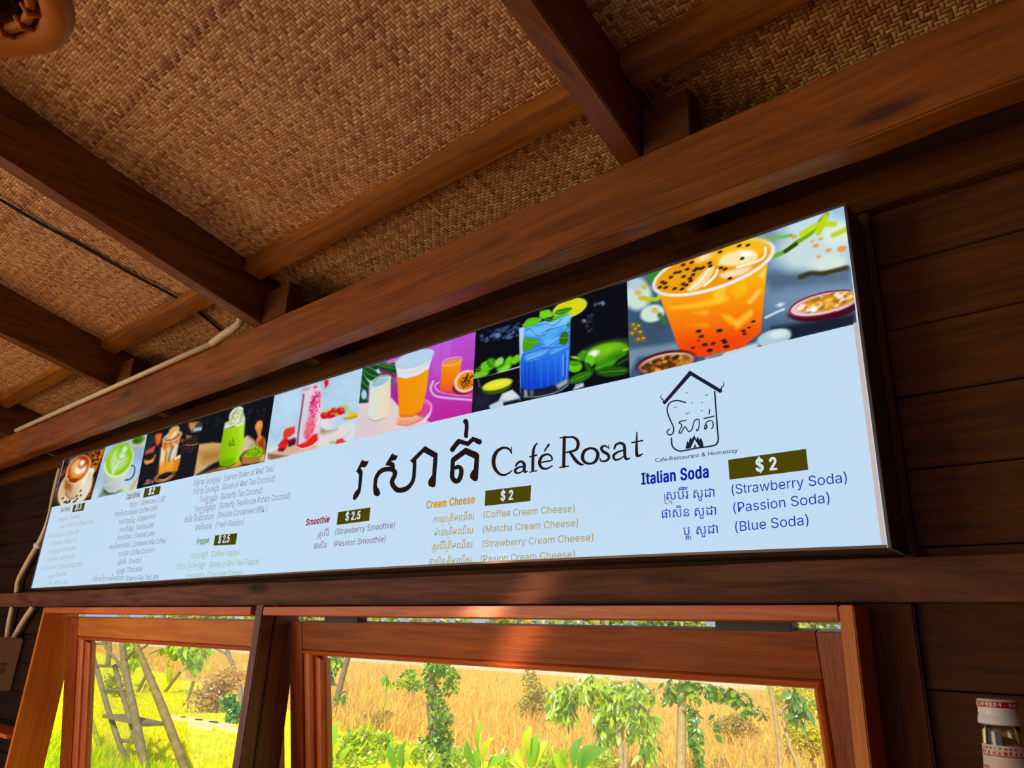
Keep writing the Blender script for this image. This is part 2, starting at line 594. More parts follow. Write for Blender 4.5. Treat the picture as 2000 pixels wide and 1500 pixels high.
# spacer blocks beside the rafters on top of the beam
def block(name, x0, x1, z1, label):
    o = box(name, x0, x1, 1.102, 1.153, Z0 + 0.958, z1, M['plank'], 0.002)
    tag(o, label, 'block', 'wood blocks on top of the beam', 'thing')
block('rafter_block', -0.641, -0.535, Z0 + 1.075, 'dark wood block on the beam beside the rafter above the orange drink')
block('rafter_block', -2.066, -1.93, Z0 + 1.07, 'dark wood block on the beam beside the rafter with the ribbed pipe')
block('rafter_block', -3.196, -3.06, Z0 + 1.07, 'dark wood block on the beam beside the leftmost rafter')

def batten(x0, x1, label):
    zb = Z0 + 1.112
    secs = []
    for q in range(13):
        x = x0 + (x1 - x0) * q / 12
        j = lambda: random.uniform(-.001, .001)
        secs.append([(x, 1.007 + j(), zb + j()), (x, 1.07 + j(), zb - .012 + j()), (x, 1.07, matz(1.07) - .004), (x, 1.007, matz(1.007) - .004)])
    o = prism('ceiling_batten', secs, M['batten'], None, 0.002)
    tag(o, label, 'batten', 'battens under the woven ceiling', 'thing')
xr = lambda b: b + RDX * (1.04 - 1.1)
batten(xr(-2.07) + .005, xr(-0.697) - .005, 'orange-brown batten across the widest middle bay of the ceiling')
batten(xr(-0.645) + .005, xr(0.695) - .005, 'dark batten across the right-hand ceiling bay')
batten(xr(-3.20) + .005, xr(-2.128) - .005, 'orange-brown batten across the bay crossed by the black cable')
batten(xr(-4.55) + .005, xr(-3.258) - .005, 'short batten in the ceiling bay furthest left')

# upper post strip between sign and plank wall, lower post by the window
o = box('wall_post', -0.302, -0.284, 1.295, YW, zl1, Z0 + 0.785, M['plank_z'], 0.002)
tag(o, 'narrow brown upright strip beside the right end of the menu sign', 'post', kind='thing')
o = box('wall_post', -0.386, -0.300, 1.30, YW + .03, 0.0, zl0, M['plank_z'], 0.003)
tag(o, 'brown upright post right of the large window, under the rail', 'post', kind='thing')

# ================================================================== WINDOWS
def glass_mat():
    m, nt, p = new_mat('dusty_window_glass')
    N = nt.nodes.new
    tr = N('ShaderNodeBsdfTransparent')
    tr.inputs['Color'].default_value = (0.97, 0.98, 0.96, 1)
    gl = N('ShaderNodeBsdfGlossy')
    gl.inputs['Roughness'].default_value = 0.03
    lw_ = N('ShaderNodeLayerWeight')
    lw_.inputs['Blend'].default_value = 0.5
    pw = N('ShaderNodeMath')
    pw.operation = 'POWER'
    pw.inputs[1].default_value = 5
    link(nt, lw_.outputs['Facing'], pw.inputs[0])
    fr = N('ShaderNodeMath')
    fr.operation = 'MULTIPLY_ADD'
    fr.inputs[1].default_value = 0.6
    fr.inputs[2].default_value = 0.03
    link(nt, pw.outputs[0], fr.inputs[0])
    m1 = N('ShaderNodeMixShader')
    link(nt, fr.outputs[0], m1.inputs['Fac'])
    link(nt, tr.outputs[0], m1.inputs[1])
    link(nt, gl.outputs[0], m1.inputs[2])
    df = N('ShaderNodeBsdfTranslucent')
    df.inputs['Color'].default_value = (0.62, 0.68, 0.5, 1)
    tc = N('ShaderNodeTexCoord')
    n1 = N('ShaderNodeTexNoise')
    n1.inputs['Scale'].default_value = 3.2
    n1.inputs['Detail'].default_value = 3
    r1 = N('ShaderNodeValToRGB')
    r1.color_ramp.elements[0].position = 0.52
    r1.color_ramp.elements[1].position = 0.75
    n2 = N('ShaderNodeTexNoise')
    n2.inputs['Scale'].default_value = 260
    r2 = N('ShaderNodeValToRGB')
    r2.color_ramp.elements[0].position = 0.45
    r2.color_ramp.elements[1].position = 0.62
    mu = N('ShaderNodeMath')
    mu.operation = 'MULTIPLY'
    mm = N('ShaderNodeMath')
    mm.operation = 'MULTIPLY_ADD'
    mm.inputs[1].default_value = 0.34
    mm.inputs[2].default_value = 0.03
    link(nt, tc.outputs['Object'], n1.inputs['Vector'])
    link(nt, tc.outputs['Object'], n2.inputs['Vector'])
    link(nt, n1.outputs['Fac'], r1.inputs['Fac'])
    link(nt, n2.outputs['Fac'], r2.inputs['Fac'])
    link(nt, r1.outputs['Color'], mu.inputs[0])
    link(nt, r2.outputs['Color'], mu.inputs[1])
    link(nt, mu.outputs[0], mm.inputs[0])
    m2 = N('ShaderNodeMixShader')
    link(nt, mm.outputs[0], m2.inputs['Fac'])
    link(nt, m1.outputs[0], m2.inputs[1])
    link(nt, df.outputs[0], m2.inputs[2])
    link(nt, m2.outputs[0], nt.nodes['Material Output'].inputs['Surface'])
    return m
M['glass'] = glass_mat()

zt0, zt1 = Z0 + 0.060, Z0 + 0.083
ZB = 0.62                                 # window sill height
W1 = empty('window_1', (-2.88, 1.30, ZB))
W2 = empty('window_2', (-1.15, 1.30, ZB))
tag(W1, 'narrower tilted-open timber window at the left, with a ladder outside', 'window', kind='structure')
tag(W2, 'wide tilted-open timber window under the menu sign, trees outside', 'window', kind='structure')
def jamb(x0, x1, y0, y1, mat, par, z1=zt1, miter=0):
    return box('jamb', x0, x1, y0, y1, ZB, z1, mat, 0.002, par)
jamb(-3.752, -3.728, 1.22, 1.362, M['casing_z'], W1)
box('head_casing', -3.727, -2.062, 1.22, 1.30, zt0, zt1, M['casing_x'], 0.002, W1)
o = box('window_sill', -3.727, -2.04, 1.20, 1.335, ZB - .03, ZB, M['casing_x'], 0.002, W1)
box('mullion', -2.036, -1.997, 1.22, 1.262, ZB, zt1 + .006, M['mullion'], 0.003, W2)
box('stud', -2.033, -1.994, 1.264, 1.345, ZB, zl0 - .001, M['mullion'], 0.003, W2)
jamb(-0.386, -0.364, 1.22, 1.298, M['casing_z'], W2, zt1)
box('head_casing', -1.996, -0.387, 1.22, 1.30, zt0, zt1, M['casing_x'], 0.002, W2)
box('window_sill', -1.993, -0.364, 1.20, 1.345, ZB - .03, ZB, M['casing_x'], 0.002, W2)

box('head_filler', -3.727, -2.04, 1.302, 1.335, Z0 + .074, zl0 + .004, M['plank'], 0, W1)
box('head_filler', -1.993, -0.387, 1.302, 1.335, Z0 + .074, zl0 + .004, M['plank'], 0, W2)
for u0, u1 in ((1402, 1550), (640, 705)):
    p0, p1 = at(u0, 1215, 1.315), at(u1, 1216, 1.315)
    box('hinge', p0.x, p1.x, 1.303, 1.335, Z0 + .044, Z0 + .080, M['black'], 0.001, W2)
TH = math.radians(10.0)
def sash(par, x0, x1, h, sl, sr, bl, br, rail='sash_x', ysash=1.302, ztop=Z0 + 0.047):
    def loc(x, y, z):                     # local (y outward, z down from the top) -> world, tilted about the top edge
        return Vector((x, ysash + y * math.cos(TH) - z * math.sin(TH), ztop + y * math.sin(TH) + z * math.cos(TH)))
    def lbox(name, xa, xb, ya, yb, za, zb, mat, bev=0.002):
        bm = bmesh.new()
        bm_box(bm, xa, xb, ya, yb, za, zb, bev)
        for v in bm.verts:
            v.co = loc(*v.co)
        return from_bm(name, bm, mat, par)
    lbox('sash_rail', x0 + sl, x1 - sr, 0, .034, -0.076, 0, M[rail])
    lbox('sash_rail', x0 + sl, x1 - sr, 0, .034, -h, -h + .08, M['sash_x'])
    lbox('sash_stile', x0, x0 + sl, 0, .034, -h, 0, M['sash_z'])
    lbox('sash_stile', x1 - sr, x1, 0, .034, -h, 0, M['sash_z'])
    # rounded glazing beads
    a, b, c, d = x0 + sl, x1 - sr, -0.076, -h + .08
    def bead(p, q, off, bw=0.017, m0=None, mat='bead'):
        p, q, off = Vector(p), Vector(q), Vector(off)
        secs = []
        for (pt, sgn) in ((p, 1), (q, -1)):
            s = []
            d_ = (q - p).normalized()
            for t in np.linspace(0, math.pi, 7):
                kx = (1 - math.cos(t)) / 2 * bw
                s.append(loc(*(pt + off * kx + d_ * sgn * kx * .017 / bw + Vector((0, 0.012 - 0.016 * math.sin(t), 0)))))
            s.append(loc(*(pt + off * bw + d_ * sgn * .017 + Vector((0, .026, 0)))))
            s.append(loc(*(pt + Vector((0, .026, 0)))))
            secs.append(s)
        prism('glazing_bead', secs, M[mat], par, 0, False)
    bead((a, 0, c), (b, 0, c), (0, 0, -1))
    bead((a, 0, d), (b, 0, d), (0, 0, 1))
    bead((a, 0, c), (a, 0, d), (1, 0, 0), bl * .52, mat='bead_z')
    bead((a + bl * .54, .006, c - .012), (a + bl * .54, .006, d + .012), (1, 0, 0), bl * .46, mat='bead_z')
    bead((b, 0, c), (b, 0, d), (-1, 0, 0), br, mat='bead_z')
    g = lbox('pane', x0 + sl, x1 - sr, .015, .019, -h + .08, -0.076, M['glass'], 0)
    tag(g, 'dusty glass pane')
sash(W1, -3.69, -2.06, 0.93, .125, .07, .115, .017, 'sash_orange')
sash(W2, -1.98, -0.398, 0.93, .064, .0545, .090, .020)

# ================================================================== MENU LIGHT BOX
YS = 1.20                                  # face of the sign
def sp(u, v, lift=0.0):                    # pixel -> point on the sign's face
    return at(u, v, YS - lift)
TOPP = [(127, 899), (288, 849.6), (536.6, 772.6), (708.5, 720.5), (929.7, 648), (1225, 552.5), (1646, 404)]
BOTP = [(60, 1150.5), (180, 1142.4), (335, 1134), (480, 1126), (630, 1117.5), (880, 1102.5), (1180, 1087.5), (1450, 1078), (1732, 1071)]
topz = np.array([[sp(*p).x, sp(*p).z] for p in TOPP])
botz = np.array([[sp(*p).x, sp(*p).z] for p in BOTP])
SX0, SX1 = -3.905, -0.300
def zt(x):
    c = np.polyfit(topz[:, 0], topz[:, 1], 3)
    return float(np.polyval(c, x))
def zb(x):
    c = np.polyfit(botz[:, 0], botz[:, 1], 3)
    return float(np.polyval(c, x))
SIGN = empty('menu_light_box', (-2.1, 1.25, Z0 + 0.16))
tag(SIGN, 'long lit cafe menu sign with drink photos along its top edge', 'sign')
xs = np.linspace(SX0, SX1, 37)
YB = 1.292
# housing: shallow metal tray, open to the front, with a thin lip
bm = bmesh.new()
def strip(f0, f1):
    a = [bm.verts.new(f0(x)) for x in xs]
    b = [bm.verts.new(f1(x)) for x in xs]
    for k in range(len(xs) - 1):
        bm.faces.new((a[k], a[k + 1], b[k + 1], b[k]))
LIP = 0.006
yf = YS - 0.004
strip(lambda x: (x, yf, zb(x) - .0015), lambda x: (x, YB, max(zb(x) - .0015, zl1 + .002)))
strip(lambda x: (x, yf, zb(x) - .0015), lambda x: (x, yf, zb(x) + .003))
strip(lambda x: (x, yf, zb(x) + .003), lambda x: (x, YS + .003, zb(x) + .003))
strip(lambda x: (x, yf, zt(x) + .006), lambda x: (x, YB, zt(x) + .006))
strip(lambda x: (x, yf, zt(x) + .006), lambda x: (x, yf, zt(x) + .001))
strip(lambda x: (x, yf, zt(x) + .001), lambda x: (x, YS + .003, zt(x) + .001))
strip(lambda x: (x, YB, max(zb(x) - .0015, zl1 + .002)), lambda x: (x, YB, zt(x) + .006))
for x0, x1 in ((SX0 - .006, SX0 - .001), (SX1 + .001, SX1 + .006)):
    bm_box(bm, x0, x1, yf, YB, max(zb((x0 + x1) / 2) - .0015, zl1 + .002), zt((x0 + x1) / 2) + .006, 0.0008)
hs = from_bm('housing', bm, M['alu'], SIGN)
tag(hs, 'grey metal housing of the sign')
# lit face
FACE_COL = (0.53, 0.71, 0.89, 1)
M['face'] = backlit('lit_white_sheet', FACE_COL, 1.0)
bm = bmesh.new()
strip(lambda x: (x, YS, zb(x) - .001), lambda x: (x, YS, zt(x) + .001))
fc = from_bm('lit_face', bm, M['face'], SIGN)
tag(fc, 'glowing pale blue-white sheet')
M['edge'] = backlit('lit_sheet_edge', (0.62, 0.52, 0.50, 1), 0.9)
bm = bmesh.new()
bm_box(bm, SX1 - .008, SX1 - .001, YS - .0012, YS - .0004, zb(SX1), Z0 + 0.53, 0)
strip(lambda x: (max(x, -.95), YS - .0008, zb(max(x, -.95)) - .001), lambda x: (max(x, -.95), YS - .0008, zb(max(x, -.95)) + .0035))
bmesh.ops.remove_doubles(bm, verts=bm.verts, dist=1e-6)
from_bm('sheet_edge', bm, M['edge'], SIGN)

# ------------------------------------------------------------------ painted drink pictures (colour per vertex of a fine grid)
M['print'] = backlit('backlit_print', attr='Col', strength=1.0, gloss=False)
class Pic:
    def __init__(self, corners, n, tf):
        # corners: bl, br, tr, tl in photo pixels; tf: (scale, ox, oy) of the tracing frame
        P = [np.array(sp(*c)) for c in corners]
        P[2][2] += .004
        P[3][2] += .004
        self.nx, self.ny = n
        a, b = np.meshgrid(np.linspace(0, 1, n[0]), np.linspace(0, 1, n[1]))
        a, b = a.ravel()[:, None], b.ravel()[:, None]
        self.P = (P[0] * (1 - a) + P[1] * a) * (1 - b) + (P[3] * (1 - a) + P[2] * a) * b
        px = proj(self.P)
        self.S = tf[0]
        self.X = (px[:, 0] - tf[1]) * tf[0]
        self.Y = (px[:, 1] - tf[2]) * tf[0]
        self.C = np.zeros((len(px), 3))
        self.soft = 0.8 * tf[0]
    def blend(self, al, col):
        col = np.asarray(col, float)
        al = np.clip(al, 0, 1)[:, None]
        self.C = self.C * (1 - al) + col * al
    def fill(self, c):
        self.C[:] = c
    def grad(self, p, q, c0, c1, mask=None):
        p, q = np.array(p, float), np.array(q, float)
        d = q - p
        t = np.clip(((self.X - p[0]) * d[0] + (self.Y - p[1]) * d[1]) / (d @ d), 0, 1)[:, None]
        col = np.asarray(c0, float) * (1 - t) + np.asarray(c1, float) * t
        al = np.ones(len(self.X)) if mask is None else mask
        self.C = self.C * (1 - al[:, None]) + col * al[:, None]
    def poly(self, pts, col=None, soft=1.0, a=1.0, curve=0):
        pts = np.array(pts, float)
        if curve:
            pts = crom(np.vstack([pts, pts[:1]]), curve)
        x0, y0 = pts.min(0) - 6 * self.soft * soft
        x1, y1 = pts.max(0) + 6 * self.soft * soft
        idx = np.where((self.X > x0) & (self.X < x1) & (self.Y > y0) & (self.Y < y1))[0]
        al = np.zeros(len(self.X))
        if len(idx):
            X, Y = self.X[idx], self.Y[idx]
            ins = np.zeros(len(idx), bool)
            d = np.full(len(idx), 1e9)
            for (ax, ay), (bx, by) in zip(pts, np.roll(pts, -1, 0)):
                ex, ey = bx - ax, by - ay
                t = np.clip(((X - ax) * ex + (Y - ay) * ey) / (ex * ex + ey * ey + 1e-9), 0, 1)
                d = np.minimum(d, (X - ax - t * ex) ** 2 + (Y - ay - t * ey) ** 2)
                if ay != by:
                    c = ((ay > Y) != (by > Y)) & (X < (bx - ax) * (Y - ay) / (by - ay) + ax)
                    ins ^= c
            sd = np.sqrt(d) * np.where(ins, 1, -1)
            w = self.soft * soft
            al[idx] = np.clip(sd / w * .5 + .5, 0, 1) * a
        if col is not None:
            self.blend(al, col)
        return al
    def ell(self, cx, cy, rx, ry, rot=0, col=None, soft=1.0, a=1.0):
        t = math.radians(rot)
        dx, dy = self.X - cx, self.Y - cy
        x = (dx * math.cos(t) + dy * math.sin(t)) / rx
        y = (-dx * math.sin(t) + dy * math.cos(t)) / ry
        r = np.sqrt(x * x + y * y)
        w = self.soft * soft / min(rx, ry)
        al = np.clip((1 - r) / w * .5 + .5, 0, 1) * a
        if col is not None:
            self.blend(al, col)
        return al
    def line(self, pts, w, col, soft=1.0, a=1.0, per=6):
        pts = crom(pts, per)
        d = np.full(len(self.X), 1e9)
        for (ax, ay), (bx, by) in zip(pts[:-1, :2], pts[1:, :2]):
            ex, ey = bx - ax, by - ay
            t = np.clip(((self.X - ax) * ex + (self.Y - ay) * ey) / (ex * ex + ey * ey + 1e-9), 0, 1)
            d = np.minimum(d, (self.X - ax - t * ex) ** 2 + (self.Y - ay - t * ey) ** 2)
        al = np.clip((w / 2 - np.sqrt(d)) / (self.soft * soft) * .8 + .5, 0, 1) * a
        self.blend(al, col)
    def specks(self, n, region, r, col, a=1.0, seed=1, rot=-20, asp=0.7):
        g = np.random.default_rng(seed)
        pts = np.array(region, float)
        lo, hi = pts.min(0), pts.max(0)
        k = 0
        while k < n:
            p = lo + (hi - lo) * g.random(2)
            ins = False
            for (ax, ay), (bx, by) in zip(pts, np.roll(pts, -1, 0)):
                if (ay > p[1]) != (by > p[1]) and p[0] < (bx - ax) * (p[1] - ay) / (by - ay) + ax:
                    ins = not ins
            if ins:
                rr = r * g.uniform(.6, 1.4)
                self.ell(p[0], p[1], rr, rr * asp, rot + g.uniform(-30, 30), col, .6, a)
                k += 1
    def mottle(self, amt, scale, mask=None, seed=3):
        g = np.random.default_rng(seed)
        f = np.zeros(len(self.X))
        for o in range(4):
            for _ in range(4):
                k = g.normal(size=2) * (2 ** o) / scale
                f += np.sin(self.X * k[0] + self.Y * k[1] + g.uniform(0, 7)) / (1.6 ** o)
        f = f / 5
        al = np.ones(len(f)) if mask is None else mask
        self.C = np.clip(self.C * (1 + amt * f[:, None] * al[:, None]), 0, 255)
    def done(self, label):
        nx, ny = self.nx, self.ny
        me = bpy.data.meshes.new('drink_picture')
        P = self.P.copy()
        P[:, 1] -= 0.0008
        idx = np.arange(nx * ny).reshape(ny, nx)
        q = np.stack([idx[:-1, :-1], idx[:-1, 1:], idx[1:, 1:], idx[1:, :-1]], -1).reshape(-1, 4)
        me.vertices.add(nx * ny)
        me.vertices.foreach_set('co', P.astype(np.float32).ravel())
        me.loops.add(q.size)
        me.loops.foreach_set('vertex_index', q.astype(np.int32).ravel())
        me.polygons.add(len(q))
        me.polygons.foreach_set('loop_start', np.arange(0, q.size, 4, dtype=np.int32))
        me.update(calc_edges=True)
        ca = me.color_attributes.new('Col', 'FLOAT_COLOR', 'POINT')
        c = np.ones((nx * ny, 4), np.float32)
        c[:, :3] = s2l(np.clip(self.C, 0, 255))
        ca.data.foreach_set('color', c.ravel())
        o = obj('drink_picture', me, M['print'])
        put(o, SIGN)
        tag(o, label)
        return o

def ring(cx, cy, rx, ry, rot, n=40):
    t = np.linspace(0, 2 * math.pi, n)
    r = math.radians(rot)
    x, y = rx * np.cos(t), ry * np.sin(t)
    return np.stack([cx + x * math.cos(r) - y * math.sin(r), cy + x * math.sin(r) + y * math.cos(r)], 1)

# ---- picture 8: passion fruit soda in a plastic cup
p = Pic([(1230.4, 738.4), (1674, 632.3), (1649, 406.6), (1225, 553.5)], (300, 190), (4.1667, 1210, 400))
p.fill((118, 146, 172))
p.grad((1500, 100), (1250, 1150), (156, 196, 226), (60, 84, 110))
p.mottle(.16, 260, seed=5)
p.poly([(1150, 560), (1900, 480), (1900, 660), (1250, 700)], (56, 76, 100), 14, .6)
p.poly([(1180, 700), (1900, 640), (1900, 720), (1230, 860)], (120, 146, 176), 16, .6)
p.ell(1600, 330, 330, 190, -20, (206, 226, 224), 14, .9)
p.ell(1500, 150, 200, 90, -15, (196, 222, 236), 12, .9)
p.ell(1720, 480, 160, 70, -8, (214, 232, 220), 8)
p.ell(1760, 230, 110, 90, -8, (220, 236, 226), 10)
p.line([(1230, 272), (1320, 262), (1400, 250)], 26, (110, 190, 60), 2)
p.line([(1240, 425), (1350, 380), (1440, 310), (1560, 230), (1640, 130), (1690, 80)], 34, (110, 170, 20), 3)
p.line([(1480, 240), (1620, 165), (1750, 158)], 44, (196, 216, 30), 4)
p.line([(1620, 230), (1680, 100)], 44, (190, 214, 24), 4)
p.line([(1740, 250), (1850, 200)], 40, (190, 210, 40), 4)
p.line([(1350, 380), (1440, 320)], 30, (40, 70, 10), 3)
for x, y, r in ((1600, 335, 26), (1700, 372, 24), (1810, 360, 40), (1620, 424, 18), (1640, 280, 18), (1420, 262, 26), (1570, 300, 14)):
    p.ell(x, y, r, r * .6, -15, (232, 150, 60), 2, .9)
p.line([(1470, 590), (1560, 560), (1660, 560), (1850, 515)], 40, (62, 54, 34), 5)
p.ell(150, 740, 110, 120, 20, (204, 224, 216), 6)
p.ell(270, 885, 100, 70, -15, (206, 226, 216), 3)
p.ell(130, 640, 80, 50, 0, (180, 204, 214), 6)
for x, y in ((150, 715), (205, 670), (180, 760), (290, 860), (230, 780)):
    p.ell(x, y, 26, 20, 0, (212, 176, 60), 3, .9)
p.line([(190, 760), (300, 770), (330, 740)], 34, (176, 200, 40), 4)
p.ell(310, 580, 90, 60, -30, (60, 130, 40), 6)
p.line([(330, 900), (370, 960)], 40, (60, 110, 50), 6)
for x, y in ((110, 980), (150, 990), (100, 1050), (165, 1040), (150, 1100), (190, 1090), (125, 1015)):
    p.ell(x, y, 26, 20, 0, (128, 104, 30), 3)
    p.ell(x + 6, y - 6, 8, 6, 0, (230, 210, 90), 2)
p.poly([(1240, 1000), (1920, 880), (1920, 990), (1330, 1120)], (16, 26, 40), 8, .9)
p.poly([(70, 1180), (480, 1120), (500, 1220), (150, 1240), (60, 1420)], (150, 176, 198), 6, .6)
p.ell(1260, 1085, 142, 68, -14, (176, 204, 214), 2)
p.ell(1300, 1050, 80, 34, -14, (222, 238, 242), 4, .8)
p.poly([(700, 1250), (800, 1190), (960, 1170), (1120, 1120), (1140, 1180), (700, 1290)], (196, 212, 222), 4)
p.line([(1190, 920), (1270, 880), (1340, 850)], 18, (206, 226, 238), 3)
p.ell(1310, 815, 30, 14, -15, (220, 236, 246), 3)
body = p.poly([(325, 735), (470, 1130), (500, 1190), (600, 1236), (740, 1234), (1000, 1160), (1150, 1040), (1205, 480), (900, 620), (600, 720)], None, 1.4)
p.grad((700, 640), (760, 1240), (252, 176, 14), (240, 66, 8), body)
al = p.poly([(480, 1100), (1140, 1010), (1140, 1060), (1000, 1160), (740, 1236), (600, 1236), (500, 1190)], None, 20, .5)
p.blend(np.minimum(al, body), (236, 48, 8))
for pts, c in (([(400, 830), (620, 800), (860, 740), (860, 790), (640, 840), (420, 850)], (255, 208, 40)),
               ([(820, 890), (900, 900), (960, 960), (900, 970)], (255, 196, 40)), ([(930, 960), (1060, 860), (1080, 900), (960, 1010)], (255, 204, 60)),
               ([(1040, 790), (1140, 690), (1150, 710), (1070, 800)], (255, 226, 130)), ([(760, 720), (860, 650), (850, 760), (790, 790)], (255, 206, 60)),
               ([(900, 700), (1010, 620), (1040, 700), (960, 760)], (252, 190, 20)), ([(1130, 580), (1190, 520), (1170, 600)], (255, 236, 120)),
               ([(600, 880), (720, 860), (700, 900)], (255, 190, 40)), ([(540, 980), (700, 960), (720, 1000)], (252, 150, 20))):
    p.poly(pts, c, 5, .75, 4)
for x, y, r in ((645, 1030, 24), (668, 1072, 22), (815, 1025, 26), (850, 1105, 22), (695, 1140, 24), (765, 1130, 20), (870, 1155, 26), (736, 1186, 26), (600, 1165, 16), (1010, 1028, 20), (1020, 1052, 18), (1090, 950, 18), (1055, 1000, 14), (860, 1120, 22), (645, 1105, 10)):
    p.ell(x, y, r, r * .55, -12, (38, 34, 14), 1)
p.ell(768, 512, 525, 178, -18.5, (232, 238, 238), 1.2)
p.ell(764, 512, 492, 152, -18.5, (236, 152, 14), 1.5)
p.ell(980, 380, 240, 90, -16, (244, 190, 30), 5, .9)
p.ell(430, 600, 110, 60, -20, (240, 160, 20), 4)
p.poly([(800, 490), (840, 420), (960, 370), (1080, 370), (1130, 420), (1090, 470), (940, 500)], (252, 240, 190), 4, .85, 5)
p.poly([(980, 390), (1060, 380), (1090, 410), (1010, 440)], (255, 255, 255), 3, .9)
p.line([(1190, 350), (1180, 420), (1100, 470), (960, 510)], 22, (255, 246, 214), 2, .9)
p.poly([(810, 570), (920, 530), (1080, 505), (1000, 570), (860, 600)], (252, 240, 220), 4, .8, 4)
p.poly([(545, 690), (640, 590), (740, 500), (775, 520), (720, 620), (640, 690), (570, 705)], (250, 226, 170), 3, .85, 4)
p.line([(690, 660), (770, 590), (800, 530)], 20, (255, 246, 220), 2)
p.line([(570, 690), (660, 620), (740, 510)], 10, (255, 255, 244), 2)
p.ell(690, 430, 70, 28, -25, (250, 226, 160), 5)
for x, y in ((330, 672), (378, 674), (450, 684), (510, 686), (350, 630), (372, 640), (520, 645), (545, 655), (580, 620), (600, 570), (575, 600), (523, 585), (490, 548), (552, 525), (612, 535), (660, 520), (680, 512), (735, 475), (740, 500), (825, 514), (860, 524), (900, 600), (1000, 438), (1045, 330), (975, 335), (590, 470), (520, 490), (420, 590), (820, 385), (630, 520), (455, 555)):
    p.ell(x, y, 20, 11, -22, (36, 28, 10), 1)
    p.ell(x - 5, y - 3, 5, 3, 0, (160, 150, 80), 1, .6)
p.ell(1665, 850, 296, 92, -9, (70, 8, 30), 2)
p.ell(1668, 806, 290, 88, -13, (232, 196, 206), 2)
p.line(ring(1668, 806, 290, 88, -13)[8:36], 12, (120, 20, 50), 2)
p.ell(1690, 795, 240, 64, -13, (196, 130, 26), 3)
g_ = np.random.default_rng(4)
for _ in range(60):
    t, r = g_.uniform(0, 6.28), g_.random() ** .5
    x, y = 1690 + 225 * r * math.cos(t), 795 + 54 * r * math.sin(t) - 225 * r * math.cos(t) * .22
    p.ell(x, y, 26, 15, -20, [(240, 200, 60), (255, 236, 200), (150, 96, 16), (226, 150, 20), (250, 250, 244)][g_.integers(5)], 2, .85)
p.ell(380, 1285, 246, 92, -11, (66, 14, 28), 2)
p.ell(384, 1290, 226, 78, -11, (238, 190, 160), 2)
p.ell(380, 1296, 200, 62, -11, (90, 48, 14), 3)
for _ in range(55):
    t, r = g_.uniform(0, 6.28), .35 + .65 * g_.random() ** .5
    x, y = 380 + 185 * r * math.cos(t), 1296 + 55 * r * math.sin(t) - 185 * r * math.cos(t) * .19
    p.ell(x, y, 22, 15, -20, [(206, 130, 30), (150, 84, 16), (232, 160, 70), (60, 34, 10)][g_.integers(4)], 2, .9)
p.poly([(700, 1265), (760, 1215), (870, 1190), (820, 1240)], (120, 130, 130), 3)
p.done('printed picture of an orange passion fruit drink in a plastic cup')

# ---- picture 7: blue drink with mint
p = Pic([(921.6, 806.6), (1230.4, 738.4), (1225, 553.5), (929.7, 648.5)], (250, 170), (5.556, 900, 560))
p.fill((8, 9, 20))
p.ell(230, 1240, 150, 130, 0, (40, 38, 60), 30, .8)
p.specks(90, [(210, 520), (640, 390), (620, 540), (220, 610)], 16, (60, 90, 150), .5, 2)
p.ell(395, 525, 30, 20, -20, (120, 160, 220), 6, .9)
p.ell(520, 550, 22, 14, -20, (100, 140, 200), 5, .8)
p.specks(40, [(1310, 330), (1440, 260), (1440, 480), (1370, 500)], 12, (60, 60, 80), .5, 5)
p.specks(14, [(1450, 180), (1560, 160), (1560, 210), (1450, 210)], 16, (70, 80, 110), .7, 6)
p.ell(1340, 372, 18, 14, 0, (150, 160, 180), 4, .9)
p.ell(1540, 178, 16, 14, 0, (140, 160, 200), 4, .9)
G1, G2, G3 = (96, 196, 20), (54, 140, 14), (20, 66, 14)
for cx, cy, rx, ry, r, c in ((230, 905, 70, 40, -10, G2), (290, 860, 80, 55, -20, G1), (340, 830, 60, 55, 50, G2), (420, 820, 62, 40, -50, (140, 220, 70)),
                             (450, 880, 70, 40, -30, G2), (520, 810, 60, 36, -60, G1), (480, 890, 80, 30, -30, (120, 210, 40)), (600, 790, 70, 40, -40, G1), (220, 950, 90, 36, -12, G1), (190, 900, 30, 24, 0, G3)):
    p.ell(cx, cy, rx, ry, r, c, 2)
    p.line([(cx - rx * .7 * math.cos(math.radians(r)), cy - rx * .7 * math.sin(math.radians(r))), (cx + rx * .7 * math.cos(math.radians(r)), cy + rx * .7 * math.sin(math.radians(r)))], 7, (170, 226, 110), 1.5, .6)
p.line([(140, 992), (270, 978), (420, 935), (640, 870)], 12, (220, 226, 232), 1.5)
p.poly([(150, 1000), (640, 885), (640, 980), (560, 1000), (240, 1100), (200, 1060)], (10, 10, 18), 2)
p.line([(190, 1010), (205, 1085)], 20, (110, 114, 124), 4, .7)
p.ell(395, 1095, 160, 66, -14, (56, 90, 8), 2)
p.ell(398, 1062, 166, 56, -14, (196, 214, 60), 1.5)
p.ell(400, 1060, 146, 42, -14, (226, 226, 24), 2)
for t in np.linspace(0, 6.28, 9)[:-1]:
    p.line([(400, 1060), (400 + 130 * math.cos(t), 1060 + 36 * math.sin(t) - 130 * math.cos(t) * .22)], 6, (244, 244, 130), 1.5, .7)
p.poly([(410, 1240), (450, 1160), (560, 1118), (640, 1190), (650, 1230), (470, 1290)], (176, 196, 212), 2)
p.poly([(440, 1220), (480, 1160), (560, 1125), (620, 1180), (540, 1230)], (216, 230, 240), 3, .8)
p.poly([(460, 1258), (640, 1215), (640, 1245), (470, 1295)], (24, 28, 36), 2)
p.poly([(310, 1290), (400, 1245), (450, 1240), (465, 1300), (320, 1330)], (190, 208, 220), 2)
p.poly([(1215, 1120), (1250, 1060), (1330, 1040), (1340, 1090)], (150, 172, 196), 2)
